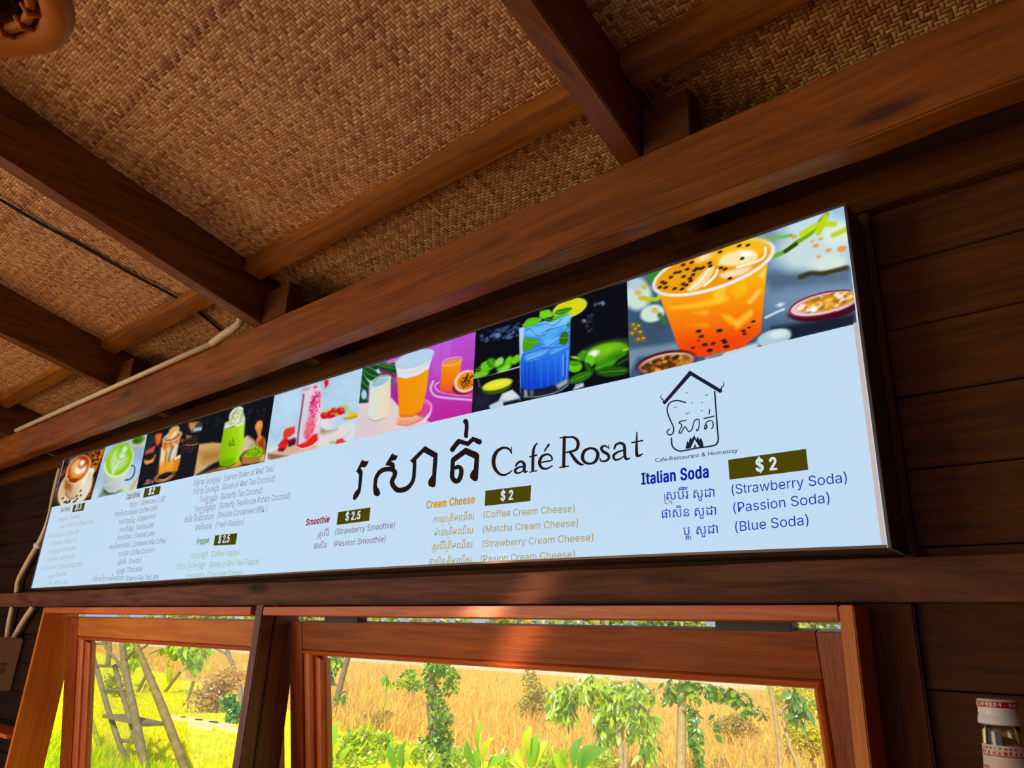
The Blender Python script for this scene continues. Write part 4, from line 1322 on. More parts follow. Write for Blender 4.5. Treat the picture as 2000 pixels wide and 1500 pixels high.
# outlines of a plain sans-serif alphabet: letter -> (advance, closed contours x,y,x,y... in 1/500 em)
SANS = {
'$': (223, [[101,-37,101,292,122,292,122,-37],[112,-4,86,-2,64,5,46,15,32,30,23,48,19,68,52,68,55,55,62,44,71,35,83,29,97,26,112,25,128,26,143,30,155,37,165,46,171,57,173,70,171,81,166,89,158,96,148,102,122,111,92,120,64,130,43,145,30,163,26,186,29,206,37,224,51,238,69,249,90,256,114,258,137,256,158,249,175,238,189,224,197,208,200,189,169,189,163,206,151,219,134,227,112,229,97,228,84,224,73,218,64,209,59,199,58,188,60,176,65,167,74,160,85,154,106,147,132,140,156,132,168,126,179,119,189,110,197,99,202,85,204,69,201,50,193,32,180,17,162,5,139,-2]]),
'&': (224, [[98,-3,75,-1,55,6,39,17,27,31,20,48,17,67,19,82,24,95,32,106,42,117,70,139,108,168,118,176,127,187,131,202,129,214,123,223,113,228,101,230,84,227,73,216,69,208,68,199,69,190,73,182,84,164,102,142,219,0,182,0,86,116,61,146,51,159,44,172,39,185,38,199,40,215,45,229,55,241,67,249,82,255,100,257,118,255,133,249,145,241,154,230,160,217,162,202,161,191,158,181,152,171,146,162,128,146,77,109,64,98,55,87,50,77,48,66,50,54,55,44,62,35,72,29,83,25,96,23,111,25,126,30,139,37,151,48,160,61,168,76,173,93,174,112,204,112,202,90,198,72,192,57,185,46,173,31,166,23,153,12,136,3,117,-2]]),
'(': (137, [[45,103,46,132,50,162,53,177,57,192,61,206,66,221,76,247,88,270,118,270,106,242,95,214,87,185,81,157,77,129,76,103,77,80,80,57,86,33,94,8,99,-5,105,-19,111,-33,118,-48,88,-48,78,-29,69,-11,62,8,56,27,51,46,47,66,45,84]]),
')': (137, [[19,-48,26,-33,32,-18,38,-4,43,9,51,34,57,58,60,81,61,103,60,129,56,157,50,185,41,214,31,242,19,270,48,270,60,247,71,221,76,206,80,192,83,177,86,162,91,132,92,103,91,84,89,65,86,46,81,27,74,8,67,-11,58,-30,48,-48]]),
'-': (227, [[168,122,168,94,57,94,57,122]]),
'.': (94, [[48,-2,39,-1,31,4,26,12,25,20,26,29,31,37,39,42,48,43,56,42,64,37,69,29,71,20,69,12,64,4,56,-1]]),
'1': (227, [[38,0,38,27,195,27,195,0],[138,254,138,0,106,0,106,224,105,224,43,179,43,213,99,254]]),
'2': (227, [[32,0,32,24,117,114,141,141,149,153,155,163,159,174,160,186,159,198,154,209,146,218,137,224,125,228,112,230,98,228,86,224,77,216,69,207,65,195,64,181,33,181,35,202,43,221,55,237,72,248,91,255,112,258,134,255,153,248,169,237,181,223,188,205,191,186,189,172,185,159,179,145,168,129,153,111,133,90,76,30,76,28,195,28,195,0]]),
'5': (227, [[111,-3,89,-1,70,6,54,16,41,30,33,47,30,65,61,65,64,54,69,44,77,36,87,30,98,26,111,25,125,27,138,32,149,41,157,52,162,66,164,81,162,97,157,111,148,122,137,131,124,137,109,138,96,137,84,134,73,129,64,123,34,126,48,254,183,254,183,226,75,226,67,151,68,151,77,157,89,162,101,166,115,167,131,165,147,160,161,153,172,143,182,130,189,116,194,99,195,82,193,58,184,38,171,21,154,8,134,-1]]),
'=': (227, [[36,122,36,151,191,151,191,122],[36,48,36,77,191,77,191,48]]),
'A': (240, [[8,0,101,254,138,254,231,0,198,0,144,151,132,186,116,239,123,239,106,185,95,151,43,0],[55,71,55,99,185,99,185,71]]),
'B': (228, [[30,0,30,254,121,254,145,252,164,245,180,235,190,221,197,205,199,187,198,172,193,160,187,150,178,143,168,137,157,133,157,131,170,129,182,123,192,114,201,102,207,86,209,68,207,50,200,33,189,20,172,9,151,2,123,0],[62,29,122,29,148,31,165,40,175,53,178,68,176,81,171,92,163,102,153,109,140,114,124,115,62,115],[62,143,119,143,132,144,144,148,154,155,162,163,166,174,168,186,165,202,156,214,141,223,120,226,62,226]]),
'C': (255, [[134,-3,118,-2,103,1,88,6,75,12,63,21,52,32,43,44,35,58,28,73,24,90,21,108,20,127,21,146,24,165,28,181,35,197,43,210,52,223,63,233,75,242,88,249,103,254,118,257,134,258,152,256,170,252,186,245,201,236,214,224,224,209,232,193,236,174,204,174,200,186,195,197,187,206,179,214,169,220,158,224,146,227,134,228,111,225,92,216,75,202,62,182,54,157,52,127,54,97,63,72,75,53,92,38,112,29,134,26,146,27,158,30,169,34,179,40,187,48,195,57,200,68,204,80,236,80,232,62,224,45,214,31,201,19,187,9,170,2,153,-2]]),
'D': (251, [[109,0,48,0,48,29,107,29,136,31,159,40,177,55,189,75,197,99,200,128,197,156,190,180,177,200,160,214,138,223,110,226,47,226,47,254,113,254,131,253,147,251,162,246,176,239,200,221,217,196,223,181,227,164,230,147,231,128,230,109,227,91,223,74,217,59,209,46,199,34,188,24,175,15,161,9,145,4,128,1],[62,254,62,0,30,0,30,254]]),
'E': (209, [[30,0,30,254,186,254,186,226,62,226,62,143,178,143,178,114,62,114,62,29,188,29,188,0]]),
'F': (205, [[30,0,30,254,185,254,185,226,62,226,62,139,173,139,173,111,62,111,62,0]]),
'G': (260, [[134,-3,118,-2,102,1,88,6,75,13,63,21,52,32,42,44,35,58,28,73,24,90,21,108,20,127,21,146,24,165,28,181,35,197,42,210,52,223,62,233,74,242,88,249,102,254,117,257,132,258,152,256,170,252,187,245,202,235,214,222,225,208,232,192,237,174,204,174,199,186,194,197,186,206,178,213,168,220,158,224,146,227,133,228,111,225,92,216,75,202,62,182,54,157,52,127,54,97,63,72,75,53,92,38,112,29,134,26,155,29,172,36,187,47,198,62,205,80,207,101,217,100,141,100,141,128,239,128,239,100,236,71,225,45,209,25,188,9,163,0]]),
'H': (258, [[30,0,30,254,62,254,62,144,196,144,196,254,228,254,228,0,196,0,196,116,62,116,62,0]]),
'I': (150, [[16,0,16,29,59,29,59,226,16,226,16,254,135,254,135,226,91,226,91,29,135,29,135,0]]),
'L': (196, [[30,0,30,254,62,254,62,29,181,29,181,0]]),
'M': (314, [[30,0,30,254,76,254,139,94,144,79,150,61,156,42,161,24,154,24,159,41,165,61,171,79,176,94,238,254,284,254,284,0,252,0,252,145,252,163,253,184,253,207,253,229,256,229,249,205,241,181,234,161,228,145,171,0,143,0,85,145,80,160,72,181,65,204,56,229,59,229,60,208,60,186,61,164,61,145,61,0]]),
'N': (262, [[30,0,30,254,68,254,172,91,181,75,194,53,207,27,202,27,200,54,200,79,199,97,199,254,232,254,232,0,193,0,101,145,89,165,74,191,54,226,60,227,61,192,62,164,62,145,62,0]]),
'O': (267, [[133,-3,118,-2,103,1,88,6,75,12,63,21,52,32,43,44,35,58,28,73,24,90,21,108,20,127,21,146,24,165,28,181,35,197,43,210,52,223,63,233,75,242,88,249,103,254,118,257,133,258,149,257,164,254,179,249,192,242,204,233,215,223,224,210,232,197,238,181,243,165,246,146,247,127,246,108,243,90,238,73,232,58,224,44,215,32,204,21,192,12,179,6,164,1,149,-2],[133,26,155,29,175,38,191,52,204,72,212,97,215,127,212,157,204,182,191,202,175,216,155,225,133,228,112,225,92,216,75,202,63,182,54,157,52,127,54,97,63,72,75,52,92,38,112,29]]),
'P': (222, [[30,0,30,254,118,254,144,252,166,244,183,231,195,215,202,195,204,174,202,152,195,133,183,116,166,104,144,96,118,93,55,93,55,121,116,121,134,123,149,128,159,136,167,147,171,160,172,174,171,188,167,201,159,211,148,219,134,224,116,226,62,226,62,0]]),
'R': (224, [[30,0,30,254,118,254,145,252,167,244,183,232,195,217,202,198,205,176,202,154,195,136,183,120,166,109,145,101,118,99,48,99,48,128,117,128,135,129,149,133,160,141,167,150,171,162,173,176,171,190,167,202,159,212,149,220,134,224,116,226,62,226,62,0],[177,0,115,115,151,115,214,0]]),
'S': (223, [[112,-4,86,-2,64,5,46,15,32,30,23,48,19,68,52,68,55,55,62,44,71,35,83,29,97,26,112,25,128,26,143,30,155,37,165,46,171,57,173,70,171,81,166,89,158,96,148,102,122,111,92,120,64,130,43,145,30,163,26,186,29,206,37,224,51,238,69,249,90,256,114,258,137,256,158,249,175,238,189,224,197,208,200,189,169,189,163,206,151,219,134,227,112,229,97,228,84,224,73,218,64,209,59,199,58,188,60,176,65,167,74,160,85,154,106,147,132,140,156,132,168,126,179,119,189,110,197,99,202,85,204,69,201,50,193,32,180,17,162,5,139,-2]]),
'T': (224, [[16,226,16,254,208,254,208,226,128,226,128,0,96,0,96,226]]),
'V': (240, [[102,0,8,254,42,254,96,103,108,69,124,15,117,15,133,69,145,103,197,254,231,254,139,0]]),
'a': (195, [[80,-4,63,-3,47,2,34,11,24,22,17,37,15,54,17,69,22,80,29,90,39,97,50,102,63,105,89,110,117,113,133,117,138,127,138,128,137,139,133,148,128,156,120,161,110,164,98,165,85,164,75,161,59,150,50,137,20,146,29,161,39,173,52,182,66,188,82,191,97,192,119,190,131,186,143,180,153,172,161,160,167,145,168,126,168,0,138,0,138,26,136,26,126,12,118,6,108,1,95,-3],[85,23,101,24,114,29,124,37,132,47,136,57,138,69,138,95,130,91,116,88,100,86,88,84,67,79,58,75,52,70,47,62,46,52,47,43,51,36,57,30,65,26,74,24]]),
'b': (212, [[115,-4,99,-3,86,2,76,8,69,16,59,29,56,29,56,0,26,0,26,254,57,254,57,160,59,160,69,173,76,180,86,186,98,191,115,192,137,189,156,180,173,166,185,146,193,122,195,94,193,66,185,42,173,23,157,8,137,-1],[110,23,126,26,140,33,150,44,158,58,163,75,164,95,163,114,158,131,150,145,140,156,126,163,110,165,94,163,81,156,70,145,62,131,58,114,56,95,58,75,63,58,70,43,81,32,94,26]]),
'c': (198, [[104,-4,79,-1,58,8,41,23,28,43,20,66,17,94,20,122,28,146,41,165,58,180,79,189,104,192,117,191,130,189,142,184,153,178,162,170,170,161,176,150,181,138,151,131,145,145,135,155,121,162,104,165,86,162,73,155,62,144,54,129,50,112,48,94,50,75,54,59,62,44,73,33,86,26,104,23,121,26,135,33,146,44,152,59,181,51,177,39,171,28,163,19,153,11,142,4,130,0,117,-3]]),
'd': (212, [[98,-4,75,-1,56,8,40,23,27,42,20,66,17,94,20,122,27,146,40,166,56,180,75,189,98,192,114,191,126,186,136,180,144,173,153,160,155,160,155,254,186,254,186,0,156,0,156,29,153,29,143,16,136,8,126,2,114,-3],[102,23,118,26,132,32,142,43,150,58,154,75,156,95,154,114,150,131,142,145,132,156,118,163,102,165,86,163,72,156,62,145,54,131,50,114,48,95,50,75,54,58,62,44,73,33,86,26]]),
'e': (202, [[106,-4,80,-1,58,8,41,23,28,42,20,66,17,93,20,121,28,145,40,165,58,180,78,189,103,192,118,191,133,187,147,180,160,170,170,157,179,141,184,121,186,97,186,85,37,85,37,110,169,110,155,101,153,119,149,134,141,147,131,157,118,163,103,165,87,163,73,157,62,147,54,135,50,121,48,105,48,89,50,69,55,53,64,40,76,31,90,25,106,23,117,24,127,26,135,31,143,36,149,44,153,53,182,45,177,32,168,20,156,10,141,2,125,-3]]),
'f': (127, [[114,190,114,164,3,164,3,190],[40,0,40,216,42,231,48,243,57,252,68,259,80,264,94,265,111,263,121,260,114,234,107,236,97,237,85,235,77,230,72,221,71,209,71,0]]),
'h': (205, [[57,113,57,0,26,0,26,254,57,254,57,144,51,144,62,166,76,181,94,189,114,192,132,190,148,184,161,174,170,160,177,142,179,120,179,0,148,0,148,118,145,137,136,152,123,161,105,165,92,163,80,159,71,151,63,141,58,129]]),
'i': (83, [[26,0,26,190,57,190,57,0],[42,221,34,223,27,227,22,234,21,242,22,249,27,256,34,260,42,262,50,260,57,256,62,249,63,242,62,234,57,227,50,223]]),
'k': (190, [[55,68,55,106,60,106,142,190,180,190,92,100,89,100],[26,0,26,254,57,254,57,0],[147,0,74,93,96,114,186,0]]),
'l': (95, [[70,-1,50,2,37,10,29,24,26,42,26,254,57,254,57,49,58,38,60,31,65,27,73,26,80,26,85,27,90,1,81,0]]),
'm': (305, [[26,0,26,190,56,190,56,148,54,148,59,162,66,173,75,182,86,188,98,192,110,193,129,190,144,180,154,166,160,147,156,147,161,160,169,172,178,181,190,187,204,192,218,193,234,191,249,186,261,177,270,164,276,148,278,128,278,0,248,0,248,127,245,145,236,156,224,163,209,165,197,164,187,160,179,153,173,145,169,135,168,124,168,0,137,0,137,130,134,144,126,156,115,163,100,165,89,164,79,160,70,154,63,145,58,133,57,119,57,0]]),
'n': (205, [[57,113,57,0,26,0,26,190,56,190,56,144,51,144,62,166,76,181,94,189,114,192,132,190,147,184,160,174,170,160,176,142,179,120,179,0,148,0,148,118,145,137,136,152,123,161,105,165,92,163,80,159,71,151,63,141,58,129]]),
'o': (208, [[104,-4,79,-1,58,8,41,23,28,43,20,66,17,94,20,122,28,146,41,165,58,180,79,189,104,192,128,189,149,180,167,165,180,146,188,122,191,94,188,66,180,43,167,23,149,8,128,-1],[104,23,121,26,135,33,146,44,154,59,158,75,160,94,158,112,154,129,146,144,135,155,121,162,104,165,86,162,73,155,62,144,54,129,50,112,48,94,50,75,54,59,62,44,73,33,86,26]]),
'p': (212, [[26,-71,26,190,56,190,56,160,59,160,69,173,76,180,86,186,98,191,115,192,137,189,156,180,173,166,185,146,193,122,195,94,193,66,185,42,173,23,157,8,137,-1,115,-4,99,-3,86,2,76,8,69,16,59,29,57,29,57,-71],[110,23,126,26,140,33,150,44,158,58,163,75,164,95,163,114,158,131,150,145,140,156,126,163,110,165,94,163,81,156,70,145,62,131,58,114,56,95,58,75,63,58,70,43,81,32,94,26]]),
'r': (130, [[26,0,26,190,56,190,56,160,58,160,65,173,76,184,90,190,107,192,115,192,122,192,122,161,115,162,103,163,91,161,80,157,70,151,63,142,58,131,57,118,57,0]]),
's': (182, [[91,-4,72,-3,56,2,42,9,31,19,23,32,18,47,47,53,53,40,62,30,75,25,91,23,108,25,122,31,131,40,134,51,132,60,127,68,118,74,106,78,75,85,52,93,36,104,27,119,23,137,26,152,33,166,43,177,58,185,74,190,94,192,112,191,127,186,140,179,149,170,157,158,162,145,134,139,129,149,121,158,110,164,94,166,78,164,65,158,57,150,54,139,56,129,62,122,72,116,86,111,115,105,137,97,153,86,162,71,166,53,163,37,156,24,145,12,130,3,112,-2]]),
't': (114, [[102,190,102,164,3,164,3,190],[32,236,63,236,63,49,64,38,68,31,75,26,85,25,93,26,101,27,107,1,96,-1,84,-2,62,1,46,11,36,26,32,46]]),
'u': (205, [[91,-3,73,-1,57,5,44,15,35,29,28,47,26,69,26,190,57,190,57,72,60,52,68,37,82,28,100,25,113,27,125,31,134,38,142,48,146,61,148,76,148,190,179,190,179,0,149,0,149,46,154,46,143,23,129,8,111,0]]),
'v': (195, [[81,0,9,190,42,190,83,78,93,43,103,10,92,10,101,43,112,78,152,190,186,190,113,0]]),
'w': (284, [[69,0,11,190,44,190,67,107,77,68,88,21,82,21,93,67,103,107,126,190,158,190,181,107,191,68,201,21,196,21,206,68,217,107,240,190,272,190,215,0,184,0,159,86,152,112,145,140,138,169,145,169,138,140,131,112,124,86,99,0]]),
'y': (195, [[24,-69,31,-43,36,-44,52,-44,59,-42,65,-37,71,-29,75,-18,81,-1,9,190,42,190,83,78,93,43,103,10,92,10,101,43,112,78,153,190,186,190,102,-29,96,-43,88,-54,80,-62,70,-68,58,-71,46,-73,32,-72]]),
'é': (202, [[106,-4,80,-1,58,8,41,23,28,42,20,66,17,93,20,121,28,145,40,165,58,180,78,189,103,192,118,191,133,187,147,180,160,170,170,157,179,141,184,121,186,97,186,85,37,85,37,110,169,110,155,101,153,119,149,134,141,147,131,157,118,163,103,165,87,163,73,157,62,147,54,135,50,121,48,105,48,89,50,69,55,53,64,40,76,31,90,25,106,23,117,24,127,26,135,31,143,36,149,44,153,53,182,45,177,32,168,20,156,10,141,2,125,-3],[88,214,112,265,146,265,114,214]]),
' ': (94, []),
}
_sc = {}
def sans_letter(ch, bold):
    if (ch, bold) not in _sc:
        V, F = [], []
        if SANS[ch][1]:
            c = bpy.data.curves.new('letter', 'CURVE')
            c.dimensions = '2D'
            c.fill_mode = 'BOTH'
            c.offset = bold
            for k in SANS[ch][1]:
                sp_ = c.splines.new('POLY')
                sp_.points.add(len(k) // 2 - 1)
                for q in range(len(k) // 2):
                    sp_.points[q].co = (k[2 * q] / 500, k[2 * q + 1] / 500, 0, 1)
                sp_.use_cyclic_u = True
            o = bpy.data.objects.new('letter', c)
            COL.objects.link(o)
            me = bpy.data.meshes.new_from_object(o.evaluated_get(bpy.context.evaluated_depsgraph_get()))
            V = [(v.co.x, v.co.y) for v in me.vertices]
            F = [tuple(q.vertices) for q in me.polygons]
            bpy.data.objects.remove(o)
            bpy.data.curves.remove(c)
            bpy.data.meshes.remove(me)
        _sc[ch, bold] = (V, F)
    return _sc[ch, bold]
def sans(text, bold=0.0, track=0.0, heavy=0.0):
    V, F, pen = [], [], 0.0
    for ch in text:
        v, f = sans_letter(ch, bold)
        for dx in ((-heavy, 0, heavy) if heavy else (0,)):     # heavier uprights
            n = len(V)
            V += [(pen + x + dx, y) for x, y in v]
            F += [tuple(i + n for i in t) for t in f]
        pen += SANS[ch][0] / 500 + track
    return V, F
CAPH = 0.508                               # height of the capitals of that alphabet
_gc = {}
def glyphs(s, bold=0.0):
    key = (s, bold)
    if key not in _gc:
        c = bpy.data.curves.new('lettering', 'FONT')
        c.body = s
        c.size = 1
        c.resolution_u = 3
        c.offset = bold
        c.fill_mode = 'BOTH'
        o = bpy.data.objects.new('lettering', c)
        COL.objects.link(o)
        dg = bpy.context.evaluated_depsgraph_get()
        me = bpy.data.meshes.new_from_object(o.evaluated_get(dg))
        V = [(v.co.x, v.co.y) for v in me.vertices]
        F = [tuple(q.vertices) for q in me.polygons]
        bpy.data.objects.remove(o)
        bpy.data.curves.remove(c)
        bpy.data.meshes.remove(me)
        _gc[key] = (V, F)
    return _gc[key]
def adv(ch):
    a = glyphs(ch + 'l')[0]
    b = glyphs('l')[0]
    return max(p[0] for p in a) - max(p[0] for p in b)
PRE = '\u17c1\u17c2\u17c3'
def khmer(s):
    """place Khmer letters: pre-base vowels first, subscripts (after U+17D2) small under the base"""
    V, F = [], []
    pen = 0.0
    def add(g, ox, oy, k=1.0, kx=None):
        n = len(V)
        for x, y in g[0]:
            V.append((ox + x * (kx or k), oy + y * k))
        F.extend(tuple(i + n for i in f) for f in g[1])
    i = 0
    while i < len(s):
        ch = s[i]
        if ch == ' ':
            pen += 0.35
            i += 1
            continue
        base, subs, marks = ch, [], ''
        i += 1
        while i < len(s) and s[i] != ' ' and not ('\u1780' <= s[i] <= '\u17b3'):
            if s[i] == '\u17d2':
                subs.append(s[i + 1])
                i += 2
            else:
                marks += s[i]
                i += 1
        if '\u17c4' in marks:
            marks = '\u17c1' + marks.replace('\u17c4', '\u17b6')
        if '\u17be' in marks:
            marks = '\u17c1' + marks.replace('\u17be', '\u17b8')
        for mk in [m_ for m_ in marks if m_ in PRE]:
            add(glyphs(mk), pen, 0)
            pen += adv(mk)
        if '\u179a' in subs:                # subscript ro hooks round the left of its base
            n = len(V)
            w = 0.06
            for (x0, y0, x1, y1) in ((.06, .45, .12, -.22), (.06, -.22, .30, -.28)):
                V.extend([(pen + x0, y0), (pen + x0 + w, y0), (pen + x1 + w, y1), (pen + x1, y1 - (w if y1 < -.25 else 0))])
            F.extend([(n, n + 1, n + 2, n + 3), (n + 4, n + 5, n + 6, n + 7)])
            pen += 0.16
        a = adv(base)
        add(glyphs(base), pen, 0)
        for sb in subs:
            if sb != '\u179a':
                add(glyphs(sb), pen + a * .22, -0.36, 0.5, 0.6)
        pen += a
        for mk in marks:
            if mk in PRE:
                continue
            g = glyphs(mk)
            if adv(mk) > 0.05:
                add(g, pen, 0)
                pen += adv(mk)
            else:
                add(g, pen, 0)
    return V, F
def on_sign(g, p0, p1, hpx, unit, lift=0.0016):
    """stretch a flat lettering between two baseline pixels; hpx = height in pixels of `unit` font units"""
    V, F = g
    a, b = sp(*p0), sp(*p1)
    mid = ((p0[0] + p1[0]) / 2, (p0[1] + p1[1]) / 2)
    m0, m1 = sp(*mid), sp(mid[0], mid[1] - hpx)
    ky = (m1.z - m0.z) / unit
    x0 = min(v[0] for v in V)
    x1 = max(v[0] for v in V)
    out = []
    for x, y in V:
        t = (x - x0) / (x1 - x0)
        q = a.lerp(b, t)
        out.append((q.x, YS - lift, q.z + y * ky))
    return out, F
def stroke(pts, per=6, closed=False):      # rows (x, y, width) in any flat frame -> quads with round ends
    P = crom(pts, per)
    V, F = [], []
    n = len(P)
    for k in range(n):
        d = P[min(k + 1, n - 1), :2] - P[max(k - 1, 0), :2]
        d = d / (np.hypot(*d) + 1e-9)
        nn = np.array([-d[1], d[0]]) * P[k, 2] / 2
        V += [tuple(P[k, :2] + nn), tuple(P[k, :2] - nn)]
    for k in range(n - 1):
        F.append((2 * k, 2 * k + 1, 2 * k + 3, 2 * k + 2))
    for k in (0, n - 1):
        c = len(V)
        r = P[k, 2] / 2
        V += [(P[k, 0] + r * math.cos(t), P[k, 1] + r * math.sin(t)) for t in np.linspace(0, 2 * math.pi, 13)[:-1]]
        F.append(tuple(range(c, c + 12)))
    return V, F
def trace(g, tf, lift=0.0016):             # flat outline in a tracing frame -> on the sign
    V, F = g
    return [tuple(sp(x / tf[0] + tf[1], y / tf[0] + tf[2], lift)) for x, y in V], F
def outline(pts):
    return list(pts), [tuple(range(len(pts)))]
INKS = {}
def ink(r, g, b):
    if (r, g, b) not in INKS:
        INKS[r, g, b] = backlit('ink_%d_%d_%d' % (r, g, b), lin(r, g, b), 1.0, gloss=False)
    return INKS[r, g, b]
OLIVE = ink(74, 68, 6)
TAGTXT = ink(214, 228, 240)

def section(name, label, tf, color, head, tagbox, price, eng, kh, cap, kcap, hcol=None):
    S_, ox, oy = tf
    T = lambda q: (q[0] / S_ + ox, q[1] / S_ + oy)
    polys = []
    for txt, a, b in eng:
        polys.append(on_sign(sans(txt), T(a), T(b), cap / S_, CAPH))
    kpolys = [on_sign(khmer(txt), T(a), T(b), kcap / S_, 0.586) for txt, a, b in kh]
    def clipped(pl):                      # what would run below the sheet ends at its edge
        bm = flat_poly_mesh(pl)
        for v in list(bm.verts):
            if v.co.z < zb(v.co.x) + .0035:
                v.co.z = zb(v.co.x) + .0035
        return bm
    o = from_bm(name, clipped(polys), ink(*color), SIGN)
    tag(o, label)
    k_ = from_bm('khmer_lines', clipped(kpolys), ink(*color), None)
    k_.parent = o
    if head:
        bm = flat_poly_mesh([on_sign(sans(head[0], 0.014, 0.045, 0.022), T(head[1]), T(head[2]), head[3] / S_, CAPH)])
        h_ = from_bm('menu_heading', bm, ink(*(hcol or color)), None)
        h_.parent = o
        tag(h_, 'heading ' + head[0])
    if tagbox:
        bm = bmesh.new()
        vs2 = [bm.verts.new(sp(*T(q), 0.0012)) for q in tagbox]
        bm.faces.new(vs2)
        t_ = from_bm('price_tag', bm, OLIVE, None)
        t_.parent = o
        tag(t_, 'olive price box')
        bm = flat_poly_mesh([on_sign(sans(price[0], 0.016, 0.045, 0.022), T(price[1]), T(price[2]), price[3] / S_, CAPH, 0.0022)])
        me = bpy.data.meshes.new('price')
        bm.to_mesh(me)
        bm.free()
        # figures join the price box mesh as its second material
        b2 = bmesh.new()
        b2.from_mesh(t_.data)
        b2.from_mesh(me)
        b2.faces.ensure_lookup_table()
        for f in b2.faces[1:]:
            f.material_index = 1
        b2.to_mesh(t_.data)
        b2.free()
        t_.data.materials.append(TAGTXT)
        bpy.data.meshes.remove(me)
    return o

section('menu_list', 'blue Italian soda list', (4.053, 1230, 700), (12, 52, 168),
        ('Italian Soda', (95, 1000), (630, 942), 92), [(778, 803), (1395, 716), (1413, 882), (790, 960)], ('$ 2', (1002, 897), (1172, 882), 98),
        [('(Strawberry Soda)', (812, 1078), (1725, 982)), ('(Passion Soda)', (825, 1222), (1587, 1142)), ('(Blue Soda)', (840, 1372), (1420, 1318))],
        [('ស្ត្រប៊ឺរី', (275, 1122), (468, 1112)), ('សូដា', (508, 1108), (675, 1096)), ('ផាសិន', (255, 1266), (474, 1252)), ('សូដា', (518, 1250), (688, 1238)), ('ប្លូ', (430, 1402), (488, 1398)), ('សូដា', (532, 1396), (702, 1384))],
        80, 62, (10, 30, 158))
section('menu_list', 'golden cream cheese drinks list', (5.556, 820, 930), (176, 146, 50),
        ('Cream Cheese', (72, 355), (600, 293), 84), [(712, 158), (1208, 98), (1200, 270), (703, 324)], ('$ 2', (880, 265), (1018, 254), 100),
        [('(Coffee Cream Cheese)', (697, 455), (1685, 388)), ('(Matcha Cream Cheese)', (690, 612), (1722, 545)), ('(Strawberry Cream Cheese)', (682, 772), (1888, 702)), ('(Pasion Cream Cheese)', (665, 935), (1687, 888))],
        [('កាហ្វេគ្រីមឈីស', (150, 512), (595, 470)), ('ម៉ាឆាគ្រីមឈីស', (160, 655), (582, 622)), ('ស្ត្រប៊ឺរីគ្រីមឈីស', (135, 800), (575, 778)), ('ផាសិនគ្រីមឈីស', (100, 965), (565, 945))],
        76, 62, (206, 150, 10))
section('menu_list', 'purple smoothie list', (6.667, 580, 960), (120, 84, 116),
        ('Smoothie', (120, 445), (428, 400), 84), [(537, 268), (958, 207), (940, 380), (516, 436)], ('$ 2.5', (635, 378), (830, 358), 100),
        [('(Strawberry Smoothie)', (503, 562), (1278, 470)), ('(Passion Smoothie)', (480, 720), (1158, 655))],
        [('ស្ត្រប៊ឺរី', (272, 592), (418, 574)), ('ផាសិន', (225, 745), (392, 732))], 76, 60, (150, 26, 40))
section('menu_list', 'grey tea drinks list', (6, 330, 890), (136, 134, 162), None, None, None,
        [('(Lemon Green or Red Tea)', (645, 298), (1225, 185)), ('(Green or Red Tea Coconut)', (626, 400), (1240, 300)), ('(Butterfly Tea Coconut)', (607, 515), (1098, 438)),
         ('(Butterfly Tea Purple Potato Coconut)', (588, 622), (1418, 502)), ('(Passion Condensed Milk )', (566, 733), (1148, 656)), ('(Fresh Passion)', (546, 846), (878, 812))],
        [('តែបៃតង', (288, 360), (412, 338)), ('រឺក្រហមក្រូចឆ្មារ', (428, 336), (605, 305)), ('តែបៃតង', (283, 462), (402, 446)), ('រឺក្រហមដូង', (418, 442), (582, 415)), ('តែអញ្ចន្យដូង', (360, 552), (562, 525)),
         ('តែអញ្ចន្យដំឡូងដូង', (303, 668), (543, 632)), ('ផាសិន', (183, 785), (272, 776)), ('ទឹកដោះគោខាប់', (290, 774), (525, 745)), ('ផាសិនស្រស់', (312, 878), (508, 852))],
        70, 56)
section('menu_list', 'pale green frappe list', (6, 330, 890), (146, 186, 148),
        ('Frappe', (325, 1045), (470, 1022), 70), [(540, 935), (803, 908), (780, 1040), (522, 1055)], ('$ 2.5', (580, 1026), (712, 1014), 86),
        [('(Coffee Frappe)', (495, 1193), (826, 1165)), ('(Green or Red Tea Frappe)', (475, 1312), (1060, 1272)), ('(Chocolate Frappe)', (452, 1430), (858, 1405))],
        [('កាហ្វេក្រឡុក', (260, 1208), (455, 1182)), ('តែបៃតង', (82, 1335), (198, 1324)), ('រឺក្រហមក្រឡុក', (210, 1322), (428, 1302)), ('សូកូឡាក្រឡុក', (197, 1450), (405, 1432))],
        70, 56, (104, 150, 76))
